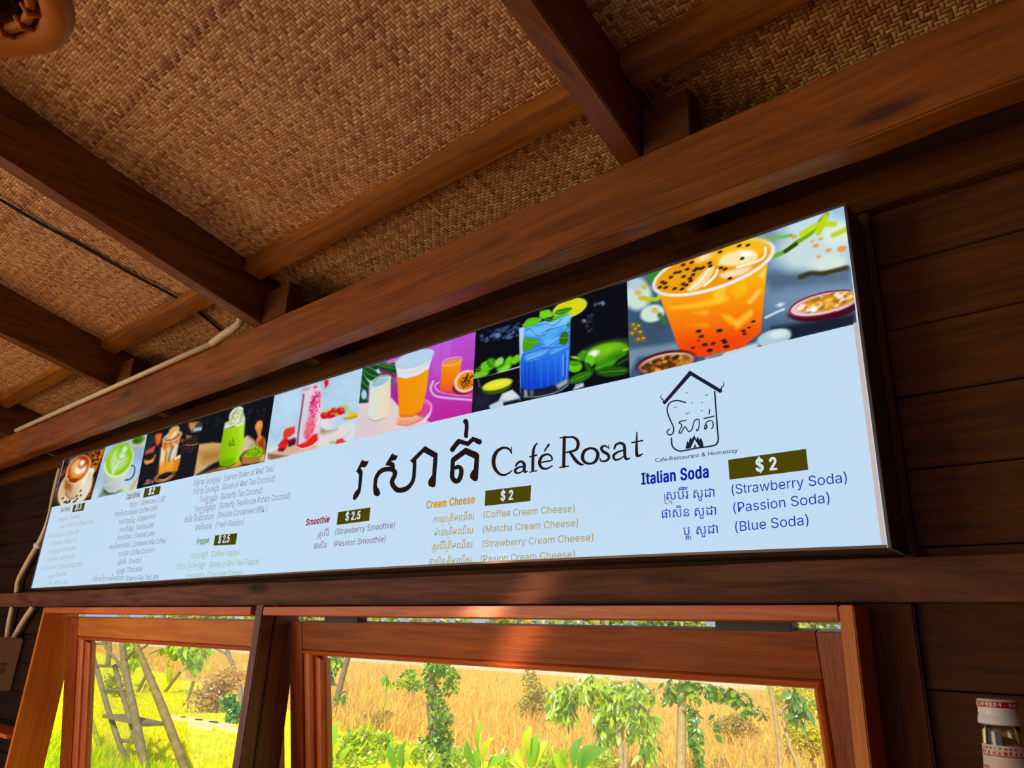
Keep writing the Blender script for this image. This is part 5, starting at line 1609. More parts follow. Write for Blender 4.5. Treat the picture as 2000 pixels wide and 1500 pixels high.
section('menu_list', 'grey cold drinks list', (7.143, 180, 940), (136, 130, 146),
        ('Cold Drink', (475, 258), (670, 216), 74), [(738, 100), (958, 65), (935, 180), (708, 232)], ('$2', (785, 192), (872, 175), 86),
        [('(Americano=1.5$)', (685, 335), (1015, 283)), ('(Coffee Latte)', (655, 448), (912, 400)), ('(Cappuccino)', (635, 558), (885, 515)), ('(Vanilla Latte)', (612, 683), (862, 640)), ('(Caramel Latte)', (583, 793), (878, 757)),
         ('(Condensed Milk Coffee)', (560, 913), (1028, 860)), ('(Coffee Coconut )', (537, 1030), (868, 990)), ('(Ovantin)', (510, 1152), (682, 1134)), ('(Chocolate)', (485, 1270), (703, 1252)), ('(Green or Red Tea Latte)', (465, 1390), (935, 1366))],
        [('កាហ្វេខ្មៅ', (522, 360), (650, 340)), ('កាហ្វេទឹកដោះគោស្រស់', (315, 492), (630, 455)), ('កាហ្វេកាពូឈីណូ', (372, 602), (600, 570)), ('កាហ្វេវ៉ានីឡា', (385, 712), (578, 686)), ('កាហ្វេខារ៉ាមែល', (345, 826), (553, 797)),
         ('កាហ្វេទឹកដោះគោខាប់', (238, 952), (530, 912)), ('កាហ្វេដូង', (375, 1050), (505, 1030)), ('អូវ៉ាន់ទីន', (360, 1167), (480, 1150)), ('សូកូឡា', (345, 1286), (455, 1270)), ('តែបៃតង រឺក្រហមទឹកដោះគោ', (0, 1402), (440, 1376))],
        70, 54, (132, 100, 104))
section('menu_list', 'faint grey hot drinks list', (8.107, 50, 970), (172, 172, 174),
        ('Hot Drink', (558, 250), (708, 222), 66), [(763, 130), (945, 93), (918, 215), (733, 248)], ('$1.5', (785, 216), (885, 192), 84),
        [('(Espresso)', (705, 365), (870, 338)), ('(Americano Black Coffee)', (668, 485), (1085, 428)), ('(Coffee Latte)', (637, 620), (850, 590)), ('(Cappuccino)', (603, 745), (808, 716)), ('(Vanilla Latte)', (575, 875), (790, 845)),
         ('(Caramel Latte)', (545, 1005), (780, 975)), ('(Condensed Milk Coffee)', (512, 1145), (905, 1106)), ('(Chocolate)', (475, 1275), (652, 1250)), ('(Matcha Latte)', (455, 1402), (672, 1380))],
        [('អេស្ព្រេសូ', (515, 397), (680, 364)), ('កាហ្វេខ្មៅ', (540, 515), (640, 492)), ('កាហ្វេទឹកដោះគោស្រស់', (355, 657), (605, 627)), ('កាហ្វេកាពូឈីណូ', (385, 772), (575, 747)), ('កាហ្វេវ៉ានីឡា', (375, 907), (545, 882)),
         ('កាហ្វេខារ៉ាមែល', (340, 1032), (515, 1006)), ('កាហ្វេទឹកដោះគោខាប់', (245, 1167), (490, 1140)), ('សូកូឡា', (360, 1302), (450, 1286)), ('តែ', (355, 1412), (415, 1400))],
        72, 50, (150, 128, 120))

# ---- big name of the cafe, traced letter shapes
A, B = (7.143, 680, 860), (3.279, 670, 780)
polys = [trace(outline([(110, 440), (195, 265), (215, 285), (245, 292), (270, 290), (290, 280), (265, 345), (235, 378), (205, 378), (190, 370), (175, 395), (195, 415), (203, 450), (185, 640), (172, 720), (140, 785), (100, 830), (80, 835), (65, 810), (72, 765), (100, 715), (132, 680), (140, 640), (152, 490), (135, 455)]), A),
         trace(outline([(515, 345), (615, 178), (640, 200), (670, 212), (695, 212), (670, 270), (640, 282), (598, 290), (645, 320), (656, 375), (640, 420), (600, 420), (582, 362)]), A),
         trace(stroke([(402, 735, 92), (388, 690, 82), (376, 640, 54), (380, 570, 52), (400, 500, 54), (450, 435, 62), (520, 405, 66), (600, 405, 66), (650, 440, 66), (648, 490, 62), (615, 560, 62), (615, 605, 66), (650, 660, 70), (700, 696, 74), (800, 680, 70), (870, 620, 56), (910, 540, 52), (924, 400, 52), (926, 290, 52)]), A),
         trace(outline([(862, 285), (1070, 78), (1250, 182), (1240, 350), (1222, 600), (1210, 650), (1175, 658), (1130, 640), (1114, 600), (1120, 560), (1172, 480), (1187, 240), (1055, 168), (950, 275), (900, 320)]), A),
         trace(outline([(1432, 270), (1450, 240), (1638, 100), (1805, 170), (1830, 205), (1812, 540), (1795, 572), (1750, 566), (1705, 530), (1697, 490), (1710, 455), (1752, 395), (1762, 255), (1635, 196), (1490, 300), (1480, 480), (1420, 480)]), A),
         trace(stroke([(1495, 385, 50), (1535, 368, 56), (1575, 400, 60), (1576, 470, 64), (1548, 548, 66), (1498, 572, 68), (1455, 520, 66), (1448, 450, 56)]), A),
         trace(stroke([(700, 322, 32), (715, 300, 30), (742, 268, 32)], 3), B), trace(stroke([(742, 268, 30), (800, 285, 32), (832, 254, 32), (872, 272, 36)], 1), B),
         trace(stroke([(785, 142, 34), (790, 150, 27), (792, 180, 25), (788, 220, 26), (788, 236, 26)]), B)]
logo = from_bm('khmer_name', flat_poly_mesh(polys), ink(32, 20, 20), SIGN)
tag(logo, 'big black Khmer letters of the cafe name')
cs = [[(1080, 345, 8), (1062, 318, 14), (1025, 310, 16), (985, 335, 22), (965, 380, 26), (968, 430, 24), (995, 472, 18), (1030, 485, 14), (1065, 470, 10), (1082, 455, 6)], [(1078, 305, 6), (1079, 348, 6)],
      [(1108, 425, 14), (1118, 408, 14), (1140, 398, 16), (1160, 415, 20), (1160, 450, 20), (1165, 465, 16), (1180, 460, 8)], [(1158, 428, 10), (1120, 438, 14), (1102, 455, 18), (1110, 472, 14), (1135, 468, 10), (1158, 452, 8)],
      [(1245, 280, 8), (1228, 300, 14), (1218, 340, 18), (1215, 440, 20), (1215, 458, 16)], [(1196, 368, 10), (1240, 357, 10)], [(1195, 466, 8), (1240, 457, 8)],
      [(1262, 405, 10), (1300, 398, 10), (1338, 388, 10), (1330, 362, 12), (1305, 352, 14), (1272, 368, 18), (1258, 405, 20), (1270, 435, 18), (1300, 445, 13), (1340, 426, 8)], [(1290, 330, 10), (1318, 290, 14)],
      [(1417, 245, 21), (1413, 430, 21)], [(1390, 247, 9), (1432, 240, 9)], [(1388, 436, 9), (1442, 428, 9)], [(1420, 245, 10), (1470, 242, 14), (1500, 262, 20), (1505, 295, 21), (1488, 325, 17), (1430, 340, 10)], [(1452, 335, 16), (1490, 390, 22), (1520, 415, 17), (1540, 417, 8)],
      [(1582, 312, 14), (1547, 330, 20), (1533, 370, 22), (1548, 402, 19), (1585, 412, 14), (1618, 394, 20), (1632, 352, 22), (1615, 321, 18), (1582, 312, 14)],
      [(1702, 312, 8), (1675, 297, 12), (1654, 312, 18), (1667, 335, 20), (1693, 350, 20), (1703, 374, 18), (1683, 394, 14), (1652, 394, 10), (1645, 376, 8)], [(1702, 292, 5), (1703, 318, 5)],
      [(1737, 315, 14), (1747, 292, 14), (1775, 280, 16), (1801, 297, 20), (1805, 360, 20), (1815, 382, 16), (1838, 376, 8)], [(1803, 323, 10), (1755, 340, 14), (1732, 362, 18), (1743, 387, 14), (1775, 380, 10), (1803, 360, 8)],
      [(1882, 210, 8), (1880, 340, 20), (1890, 362, 18), (1918, 350, 8)], [(1850, 277, 10), (1918, 264, 10)]]
nm = from_bm('latin_name', flat_poly_mesh([trace(stroke(c), B) for c in cs]), ink(36, 24, 24), SIGN)
tag(nm, 'black serif words Cafe Rosat')
# ---- house emblem
Cf = (4.053, 1230, 700)
hp = [trace(outline([(258, 352), (474, 96), (500, 118), (278, 366)]), Cf), trace(outline([(474, 96), (735, 252), (718, 276), (474, 130), (462, 116)]), Cf)]
for c in ([(726, 262, 12), (724, 235, 10), (742, 214, 9), (744, 192, 6), (735, 178, 3)], [(268, 348, 10), (262, 328, 9), (246, 310, 7), (250, 283, 3)],
          [(672, 262, 12), (682, 400, 12), (694, 560, 13), (700, 640, 13), (684, 680, 13), (640, 695, 12), (520, 712, 11), (410, 733, 12), (365, 722, 12), (336, 690, 12), (329, 632, 12)],
          [(440, 349, 12), (380, 334, 11), (325, 346, 11), (297, 390, 11), (302, 440, 11), (326, 500, 11), (346, 545, 11), (344, 588, 11), (318, 606, 10), (298, 594, 10), (298, 574, 10), (318, 557, 8)],
          [(390, 516, 9), (398, 500, 9), (446, 490, 9)], [(400, 514, 9), (412, 532, 9), (398, 565, 9), (390, 588, 9), (404, 592, 9), (418, 568, 9), (436, 540, 9), (452, 560, 9), (468, 580, 9), (492, 562, 9), (504, 520, 9), (516, 490, 9), (544, 482, 9), (550, 510, 9), (545, 556, 9), (532, 574, 9), (529, 562, 8)],
          [(600, 556, 9), (610, 535, 9), (596, 530, 9), (590, 552, 9), (600, 560, 9), (612, 540, 9), (602, 515, 9), (622, 496, 9), (650, 496, 9), (660, 520, 9), (656, 550, 9), (644, 556, 8)],
          [(588, 476, 10), (666, 458, 10)], [(633, 405, 9), (628, 440, 9)]):
    hp.append(trace(stroke(c), Cf))
for x, y, s_ in ((452, 272, 9), (608, 290, 15), (491, 353, 8), (573, 350, 6), (361, 388, 17), (456, 434, 23), (569, 414, 9)):
    hp.append(trace(stroke([(x - s_, y + s_ * .05, 2), (x - s_ * .5, y - s_ * .1, 4), (x - s_ * .1, y + s_ * .3, 5), (x + s_ * .4, y - s_ * .2, 4), (x + s_, y - s_ * .4, 2)], 3), Cf))
hp.append(trace(outline([(440, 716), (455, 650), (466, 668), (478, 622), (490, 640), (511, 608), (526, 640), (540, 618), (550, 645), (563, 628), (576, 655), (586, 700)]), Cf, .0015))
em = from_bm('house_emblem', flat_poly_mesh(hp), ink(28, 30, 52), SIGN)
tag(em, 'dark line-drawn house emblem with birds, trees and a tent')
bm = flat_poly_mesh([trace(outline([(482, 711), (513, 642), (552, 700)]), Cf, .0021)])
tn = from_bm('tent', bm, M['face'], None)
tn.parent = em
bm = flat_poly_mesh([trace(outline([(505, 707), (515, 672), (527, 703)]), Cf, .0026)])
tn2 = from_bm('tent_door', bm, ink(28, 30, 52), None)
tn2.parent = em
o = from_bm('emblem_caption', flat_poly_mesh([on_sign(glyphs('Caf\u00e9-Restaurant & Homestay', 0.004), (205 / 4.053 + 1230, 824 / 4.053 + 700), (860 / 4.053 + 1230, 744 / 4.053 + 700), 34 / 4.053, 0.686)]), ink(44, 48, 72), SIGN)
tag(o, 'small caption under the house emblem')

# ================================================================== PIPES, BOX, CABLE
def px_tube(name, pts, y, r, mat, par=None, per=8):
    P = [at(u, v, yy) for (u, v), yy in zip(pts, y if isinstance(y, (list, tuple)) else [y] * len(pts))]
    P = crom([list(q) for q in P], per) if len(P) > 2 else [list(q) for q in P]
    return tube_obj(name, P, r, mat, par)
# pipe along the back of the beam
C1 = empty('conduit_pipe', at(230, 745, 1.09))
tag(C1, 'cream plastic pipe lying on the big beam, with a ribbed bend at its right end', 'pipe')
YC = 1.082
a, b = at(36, 826, YC), at(418, 663, YC)
zz = Z0 + 0.949
a.z = b.z = zz
put(tube_obj('straight_pipe', [a, b], 0.0105, M['pvc']), C1)
e = [(418, 663), (436, 654), (455, 642), (468, 630), (474, 612)]
P = [at(*q, YC + .003 * k) for k, q in enumerate(e)]
P[0] = b - Vector((.01, 0, 0))
Q = crom([list(q) for q in P], 14)
bm = bmesh.new()
tube(bm, Q, [0.0125 + 0.0012 * (k % 2) for k in range(len(Q))], 16)
bmesh.ops.recalc_face_normals(bm, faces=bm.faces)
put(from_bm('ribbed_bend', bm, M['pvc']), C1)
put(tube_obj('coupling', [a.lerp(b, .30), a.lerp(b, .312)], 0.0125, M['pvc']), C1)
# twin black cable stapled to the mat
def cable_pts(off):
    out = []
    for (u, v) in ((-420, 220), (-200, 305), (-60, 362), (0, 390), (80, 437), (160, 480), (250, 531), (335, 576), (385, 607), (432, 646)):
        d = ray(u, v)
        # meet the ceiling plane z = matz(y) - 0.009
        k = (1.14 + .22 - .011) / (d[2] + 0.2 * d[1])
        q = EYE + d * k
        out.append([q[0] + off, q[1], q[2]])
    return out
CB = empty('ceiling_cable', (-2.6, 0.6, matz(.6)))
tag(CB, 'thin black twin cable running across the woven ceiling at the left', 'cable')
for off in (-.004, .004):
    put(tube_obj('wire', crom(cable_pts(off), 6), 0.0032, M['black'], None, 8), CB)
# pipes left of the sign going down to the small box
YP = 1.29
C2 = empty('conduit_pipe', at(60, 1150, YP))
tag(C2, 'cream bent pipe coming down beside the left end of the menu sign', 'pipe')
put(px_tube('upper_length', [(118, 915), (107, 960), (97, 1010), (82, 1050), (58, 1092), (38, 1130), (33, 1157)], YP, 0.0135, M['pvc']), C2)
put(px_tube('lower_length', [(25, 1186), (19, 1215), (13, 1252)], YP, 0.0135, M['pvc']), C2)
cl = px_tube('clip', [(71, 1065), (77, 1067)], YP, 0.0150, M['white'])
put(cl, C2)
C3 = px_tube('conduit_pipe', [(66, 1184), (45, 1215), (22, 1256)], YP, 0.0135, M['pvc'])
tag(C3, 'short slanting cream pipe from the rail down to the beige box', 'pipe')
# breaker box
bx1 = -4.20
BX = box('breaker_box', bx1 - .20, bx1, 1.205, YW, Z0 - 0.285, Z0 - 0.052, M['boxplastic'], 0.006)
tag(BX, 'beige electrical box on the wall at the left end under the rail', 'electrical box')
o = box('cover', bx1 - .19, bx1 - .004, 1.185, 1.206, Z0 - 0.28, Z0 - 0.056, M['white'], 0.006, None)
o.parent = BX
def side_text(lines):
    polys = []
    for s_, y0, y1, z, h in lines:
        V, F = sans(s_, 0.02)
        x0, x1 = min(v[0] for v in V), max(v[0] for v in V)
        polys.append(([(bx1 + .0006, y0 + (x - x0) / (x1 - x0) * (y1 - y0), z + y * h / CAPH) for x, y in V], F))
    return flat_poly_mesh(polys)
polys = side_text([('STS', 1.245, 1.272, Z0 - .176, .011)])
V_, F_ = [], []
for k in range(4):                         # four lines of print too small to read
    y = 1.239
    while y < 1.266 + .002 * (k % 2):
        w_ = random.uniform(.002, .005)
        z = Z0 - .186 - .008 * k
        n_ = len(V_)
        V_ += [(bx1 + .0006, y, z), (bx1 + .0006, y + w_, z), (bx1 + .0006, y + w_, z + .0035), (bx1 + .0006, y, z + .0035)]
        F_.append((n_, n_ + 1, n_ + 2, n_ + 3))
        y += w_ + .0012
vv = [polys.verts.new(q) for q in V_]
for f in F_:
    polys.faces.new([vv[k] for k in f])
o = from_bm('box_lettering', polys, M['ink'])
o.parent = BX
o = box('wall_shelf', -5.2, -3.756, 1.20, YW, Z0 - 0.440, Z0 - 0.425, M['casing_x'], 0.002)
tag(o, 'orange wooden shelf edge at the bottom left corner beside the window frame', 'shelf')

# ================================================================== SYRUP BOTTLE ON A COUNTER
cb = at(1945, 1368, 0.88)
SB = empty('syrup_bottle', (cb.x, cb.y, cb.z - 0.30))
tag(SB, 'clear syrup bottle with a white cap, red band and red-and-white label', 'bottle')
base = (cb.x, cb.y, cb.z - 0.30)
def bottle_glass():
    m, nt, p_ = new_mat('bottle_glass')
    p_.inputs['Base Color'].default_value = (0.96, 0.93, 0.9, 1)
    p_.inputs['Transmission Weight'].default_value = 1.0
    p_.inputs['Roughness'].default_value = 0.03
    p_.inputs['IOR'].default_value = 1.45
    return m
bm = bmesh.new()
outer = [(0.0, 0), (.030, 0), (.0365, .006), (.0375, .02), (.0375, .15), (.035, .175), (.027, .205), (.0205, .228), (.0180, .245), (.0166, .262), (.0158, .272), (.0152, .290)]
inner = [(max(0, r - .0025), z + (.004 if z < .01 else 0)) for r, z in outer]
lathe(bm, outer + inner[::-1], base)
bmesh.ops.recalc_face_normals(bm, faces=bm.faces)
put(from_bm('glass_body', bm, bottle_glass(), None, True), SB)
bm = bmesh.new()
prof = [(0, .301), (.0150, .301), (.0163, .2996), (.0163, .2915), (.0160, .291), (.0162, .2895), (.0158, .2885), (.0166, .2865), (.0158, .2845), (.0168, .282), (.0176, .2765), (.0176, .2735), (.0145, .2725)]
prof = [(r, .301 - (.301 - z) * .77) for r, z in prof]
prof[-1] = (.0158, prof[-1][1])
lathe(bm, prof[::-1], base)
bmesh.ops.recalc_face_normals(bm, faces=bm.faces)
put(from_bm('cap', bm, M['white'], None, True), SB)
RED = plain('red_band', lin(186, 16, 40), 0.4)
bm = bmesh.new()
lathe(bm, [(.01645, .2940), (.01645, .2994)], base, 48)
bd = from_bm('cap_band', bm, RED, None, True)
put(bd, SB)
def wrap(s_, r, z, h, a0, a1, bold=.012):
    V, F = sans(s_, bold)
    x0, x1 = min(v[0] for v in V), max(v[0] for v in V)
    out = []
    for x, y in V:
        t = a0 + (x - x0) / (x1 - x0) * (a1 - a0)
        out.append((base[0] + r * math.cos(t), base[1] + r * math.sin(t), base[2] + z + y * h / CAPH))
    return out, F
front = math.atan2(-base[1], -base[0])     # towards the room
def arc(a, b):
    return front + math.radians(a), front + math.radians(b)
bl = from_bm('band_lettering', flat_poly_mesh([wrap('MONIN', .01658, .2952, .0031, *arc(-100, 12)), wrap('MONIN', .01658, .2952, .0031, *arc(36, 148)), wrap('MONIN', .01658, .2952, .0031, *arc(172, 240))]), M['white'])
bl.parent = bd
LAB = plain('cream_label', lin(222, 206, 196), 0.55, 0, 0.04, 60)
bm = bmesh.new()
lathe(bm, [(.0379, .06), (.0379, .15), (.0354, .175), (.0274, .205), (.0209, .228), (.0184, .245), (.0170, .262)], base, 48)
lb = from_bm('label', bm, LAB, None, True)
put(lb, SB)
def band(z0, z1, r0, r1, a0, a1, mat, name):
    bm = bmesh.new()
    n = 16
    A0, A1 = arc(a0, a1)
    lo = [bm.verts.new((base[0] + r0 * math.cos(t), base[1] + r0 * math.sin(t), base[2] + z0)) for t in np.linspace(A0, A1, n)]
    hi = [bm.verts.new((base[0] + r1 * math.cos(t), base[1] + r1 * math.sin(t), base[2] + z1)) for t in np.linspace(A0, A1, n)]
    for k in range(n - 1):
        bm.faces.new((lo[k], lo[k + 1], hi[k + 1], hi[k]))
    o = from_bm(name, bm, mat)
    o.parent = lb
    return o
def lr(z):                                 # radius of the label at height z
    return float(np.interp(z, [.205, .228, .245, .262], [.0274, .0209, .0184, .0170])) + .0003
band(.2525, .2535, lr(.2525), lr(.2535), -75, 60, RED, 'label_line')
band(.2368, .2378, lr(.2368), lr(.2378), -75, 60, RED, 'label_line')
def bars(n, z, h, a0, a1, r, seed):        # print too small to read: rows of short marks
    g = np.random.default_rng(seed)
    out = []
    for k in range(n):
        t0 = a0 + (a1 - a0) * (k + .1) / n
        t1 = t0 + (a1 - a0) / n * g.uniform(.25, .7)
        hh = h * g.uniform(.6, 1)
        A0, A1 = arc(t0, t1)
        out.append(([(base[0] + r * math.cos(t), base[1] + r * math.sin(t), base[2] + zz_) for t, zz_ in ((A0, z), (A1, z), (A1, z + hh), (A0, z + hh))], [(0, 1, 2, 3)]))
    return out
txt = [wrap('om', lr(.2445) + .0002, .2410, .0040, *arc(-80, -48))] + bars(9, .2540, .0035, -78, 55, lr(.256), 1) + bars(8, .2585, .002, -70, 40, lr(.259), 2) + bars(12, .2300, .0045, -75, 60, lr(.231), 3)
for k in range(7):
    txt += bars(4, .228 + .0045 * k, .0022, 64, 100, lr(.228 + .0045 * k), 10 + k)
o = from_bm('label_lettering', flat_poly_mesh(txt), RED)
o.parent = lb
ct = empty('counter', (0.35, 0.95, 0))
tag(ct, 'wooden counter under the syrup bottle', 'counter')
put(box('counter_top', -0.16, 0.95, 0.66, 1.28, base[2] - 0.035, base[2], M['plank']), ct)
put(box('counter_body', -0.12, 0.95, 0.70, 1.26, 0.0, base[2] - 0.035, M['plank_z']), ct)

# ================================================================== BASKET LAMP NEAR THE CAMERA
zr = Z0 + 0.42
LC = atz(-262, -122, zr)
LAMP = empty('basket_lamp', LC)
tag(LAMP, 'hanging bamboo basket lamp at the top left corner, close to the camera', 'lamp')
M['hoop'] = wood('bamboo_hoop', lin(192, 98, 6), lin(232, 138, 26), 'x', 0.55, 0.5, 0.1, False, 0.2)
M['slat'] = plain('dark_brown_slats', lin(96, 56, 26), 0.35, 0, 0.3, 20)
def sup(rx, ry, n, N=72):
    out = []
    for t in np.linspace(0, 2 * math.pi, N, endpoint=False):
        c, s_ = math.cos(t), math.sin(t)
        out.append((math.copysign(abs(c) ** (2 / n), c) * rx, math.copysign(abs(s_) ** (2 / n), s_) * ry))
    return out
LAX = Vector((ROT[0][0], ROT[0][1], 0)).normalized()       # the lamp hangs turned this way
LAY = Vector((-LAX.y, LAX.x, 0))
def lp(x, y, z):
    return Vector(LC) + LAX * x + LAY * y + Vector((0, 0, z))
RX, RY = 0.105, 0.105
def loop(rows, mat, name, par=LAMP, n=3.2):
    bm = bmesh.new()
    rings = [[bm.verts.new(lp(x, y, dz)) for x, y in sup(RX + dr, RY + dr, n)] for dr, dz in rows]
    k = len(rings[0])
    for a_, b_ in zip(rings, rings[1:]):
        for q in range(k):
            bm.faces.new((a_[q], a_[(q + 1) % k], b_[(q + 1) % k], b_[q]))
    o = from_bm(name, bm, mat, None, True)
    put(o, par)
    return o
loop([(-.018, .004), (-.016, 0.0), (-.004, -.001), (0, .002), (.001, .012), (-.003, .022), (-.018, .022), (-.018, .004)], M['hoop'], 'rim')
loop([(-.027, .006), (-.026, .002), (-.021, .002), (-.020, .006), (-.022, .012), (-.027, .006)], M['hoop'], 'inner_hoop')
loop([(-.018, .018), (-.012, .09), (-.03, .15), (-.07, .18)], M['slat'], 'body')
for x, y in sup(RX - .0235, RY - .0235, 3.2, 20):
    d = Vector((x, y, 0)).normalized()
    put(tube_obj('lashing', [lp(x + d.x * .008, y + d.y * .008, .004), lp(x, y, -.001), lp(x - d.x * .006, y - d.y * .006, .006)], .0022, M['hoop'], None, 6), LAMP)
for k in range(-3, 4):
    put(tube_obj('rib', [lp(k * .02, -RY + .02, .03), lp(k * .02 + .004, 0, .05), lp(k * .02, RY - .02, .03)], .003, M['slat'], None, 6), LAMP)
put(tube_obj('cord', [lp(0, 0, .16), Vector((LC.x, LC.y, matz(LC.y)))], .003, M['black'], None, 8), LAMP)

# ================================================================== GARDEN
def attr_mesh(name, V, F, C, mat, par=None):
    """V (n,3), F (m,4) quads, C (m,3) colours per face"""
    me = bpy.data.meshes.new(name)
    V, F = np.asarray(V, np.float32), np.asarray(F, np.int32)
    me.vertices.add(len(V))
    me.vertices.foreach_set('co', V.ravel())
    k = F.shape[1]
    me.loops.add(F.size)
    me.loops.foreach_set('vertex_index', F.ravel())
    me.polygons.add(len(F))
    me.polygons.foreach_set('loop_start', np.arange(0, F.size, k, dtype=np.int32))
    me.update(calc_edges=True)
    ca = me.color_attributes.new('tint', 'FLOAT_COLOR', 'CORNER')
    c = np.ones((len(F), k, 4), np.float32)
    c[:, :, :3] = np.asarray(C)[:, None, :]
    ca.data.foreach_set('color', c.ravel())
    o = obj(name, me, mat)
    if par is not None:
        put(o, par)
    return o
M['leaf'] = tinted('leaf', 0.24, 0.30, 0.9)
M['blade'] = tinted('grass_blade', 0.7, 0.3, 0.1)
LEAF = [(.16, .44, .01), (.30, .60, .01), (.48, .70, .02), (.08, .28, .04), (.62, .74, .03)]
YEL = [(.86, .74, .03), (.78, .68, .04), (.90, .68, .06), (.60, .66, .03)]
DARK = [(.06, .22, .04), (.10, .32, .04), (.16, .40, .03), (.28, .52, .03)]
def leaf_arrays(P, ln, wd, pal, droop=.4, seed=0, up=None):
    """folded oval leaves at the points P: two halves of three quads each"""
    g = np.random.default_rng(seed)
    n = len(P)
    az = g.uniform(0, 2 * math.pi, n)
    el = g.normal(-droop, .45, n)
    d = np.stack([np.cos(az) * np.cos(el), np.sin(az) * np.cos(el), np.sin(el)], 1)
    if up is not None:
        d = d * .35 + np.asarray(up)
        d /= np.linalg.norm(d, axis=1)[:, None]
    ref = g.normal(size=(n, 3))
    s = np.cross(d, ref)
    s /= np.linalg.norm(s, axis=1)[:, None]
    nrm = np.cross(s, d)
    L = (ln * g.uniform(.65, 1.25, n))[:, None]
    Wd = (wd * g.uniform(.7, 1.2, n))[:, None]
    V = []
    for t, w, b in ((0, .08, 0), (.35, 1, .03), (.7, .75, -.02), (1, .04, -.14)):
        c = P + d * L * t + nrm * L * b
        V += [c - s * Wd * w * .5 + nrm * Wd * w * .15, c, c + s * Wd * w * .5 + nrm * Wd * w * .15]
    V = np.stack(V, 1).reshape(-1, 3)
    q = []
    for r in range(3):
        for k in range(2):
            q.append((r * 3 + k, r * 3 + k + 1, r * 3 + k + 4, r * 3 + k + 3))
    F = (np.arange(n)[:, None, None] * 12 + np.array(q)[None]).reshape(-1, 4)
    pal = np.array(pal)
    C = pal[g.integers(len(pal), size=n)] * g.uniform(.75, 1.25, (n, 1))
    return V, F, np.repeat(np.clip(C, 0, 1), 6, 0)
def blob(c, r, n, seed):                   # points filling an uneven ellipsoid shell
    g = np.random.default_rng(seed)
    d = g.normal(size=(n, 3))
    d /= np.linalg.norm(d, axis=1)[:, None]
    k = g.random((n, 1)) ** .45
    return np.asarray(c) + d * np.asarray(r) * k
def leaves(name, P, ln, wd, pal, par=None, droop=.4, seed=0, up=None):
    V, F, C = leaf_arrays(np.asarray(P, float), ln, wd, pal, droop, seed, up)
    return attr_mesh(name, V, F, C, M['leaf'], par)
M['bark'] = plain('grey_brown_bark', lin(138, 122, 104), 0.85, 0, 0.3, 14)
M['bark2'] = plain('pale_bark', lin(186, 160, 130), 0.8, 0, 0.2, 12)
M['oldwood'] = plain('weathered_grey_wood', lin(132, 116, 88), 0.85, 0, 0.25, 10)
M['bamboo'] = plain('mossy_bamboo', lin(140, 116, 70), 0.7, 0, 0.35, 9)

def pxp(u, v, y):
    return list(at(u, v, y))
def size(y_px, P):                         # metres per pixel at point P
    c = ROT @ (np.asarray(P) - EYE)
    return c[2] / FPX * y_px
# ground, lawn, field
M['soil'] = plain('garden_soil', lin(238, 228, 6), 0.9, 0, 0.2, 2)
bm = bmesh.new()
for q in ((-320, 1.40), (80, 1.40), (80, 260), (-320, 260)):
    bm.verts.new((q[0], q[1], GROUND - .01))
bm.faces.new(bm.verts)
gd = from_bm('ground', bm, M['soil'])
tag(gd, kind='structure')
def in_view(x, y, z, m=25):
    p = proj(np.stack([x, y, np.full_like(x, z)], 1))
    return ((p[:, 0] > 85 - m) & (p[:, 0] < 1640 + m) & (p[:, 1] > 1180) & (p[:, 1] < 1500 + m * 2))
def field_edge(x):                         # where the mown lawn stops
    return 11.6 + np.maximum(0, -x - 14) * .30 + .5 * np.sin(x * .9) + np.where(x > -12, (x + 12) * -.12, 0)
def blades(name, x, y, h, w, pal, seed, lean=.35, base=0.0):
    g = np.random.default_rng(seed)
    n = len(x)
    hh = h * g.uniform(.5, 1.3, n)
    a = g.uniform(0, 2 * math.pi, n)
    b = g.uniform(0, 2 * math.pi, n)
    k = np.abs(g.normal(0, lean, n)) * hh
    ww = w * g.uniform(.6, 1.3, n)
    z0 = np.full(n, GROUND - .01)
    p0 = np.stack([x - ww * np.cos(a), y - ww * np.sin(a), z0], 1)
    p1 = np.stack([x + ww * np.cos(a), y + ww * np.sin(a), z0], 1)
    mx, my = x + k * .4 * np.cos(b), y + k * .4 * np.sin(b)
    p2 = np.stack([mx + ww * .7 * np.cos(a), my + ww * .7 * np.sin(a), z0 + hh * .6], 1)
    p3 = np.stack([mx - ww * .7 * np.cos(a), my - ww * .7 * np.sin(a), z0 + hh * .6], 1)
    p4 = np.stack([x + k * np.cos(b), y + k * np.sin(b), z0 + hh], 1)
    V = np.stack([p0, p1, p2, p3, p4 + (.002, 0, 0), p4], 1).reshape(-1, 3)
    F = (np.arange(n)[:, None, None] * 6 + np.array([(0, 1, 2, 3), (3, 2, 4, 5)])[None]).reshape(-1, 4)
    pal = np.array(pal)
    C = pal[g.integers(len(pal), size=n)] * g.uniform(.8, 1.2, (n, 1))
    return attr_mesh(name, V, F, np.repeat(np.clip(C, 0, 1), 2, 0), M['blade'])
def scatter(n, x0, x1, y0, y1, cond, seed, z=GROUND):
    g = np.random.default_rng(seed)
    X, Y = [], []
    tot = 0
    while tot < n:
        r = g.random(60000)
        y = np.exp(np.log(y0) + (np.log(y1) - np.log(y0)) * r)
        x = y * g.uniform(x0, x1, 60000)
        ok = cond(x, y) & in_view(x, y, z)
        X.append(x[ok])
        Y.append(y[ok])
        tot += int(ok.sum())
    return np.concatenate(X)[:n], np.concatenate(Y)[:n]
x, y = scatter(46000, -3.2, -0.2, 4.2, 40, lambda x, y: y < field_edge(x), 11)
lw = blades('lawn', x, y, .07, .008, [(.96, .88, .005), (.88, .86, .005), (.97, .82, .01), (.72, .80, .005)], 12)
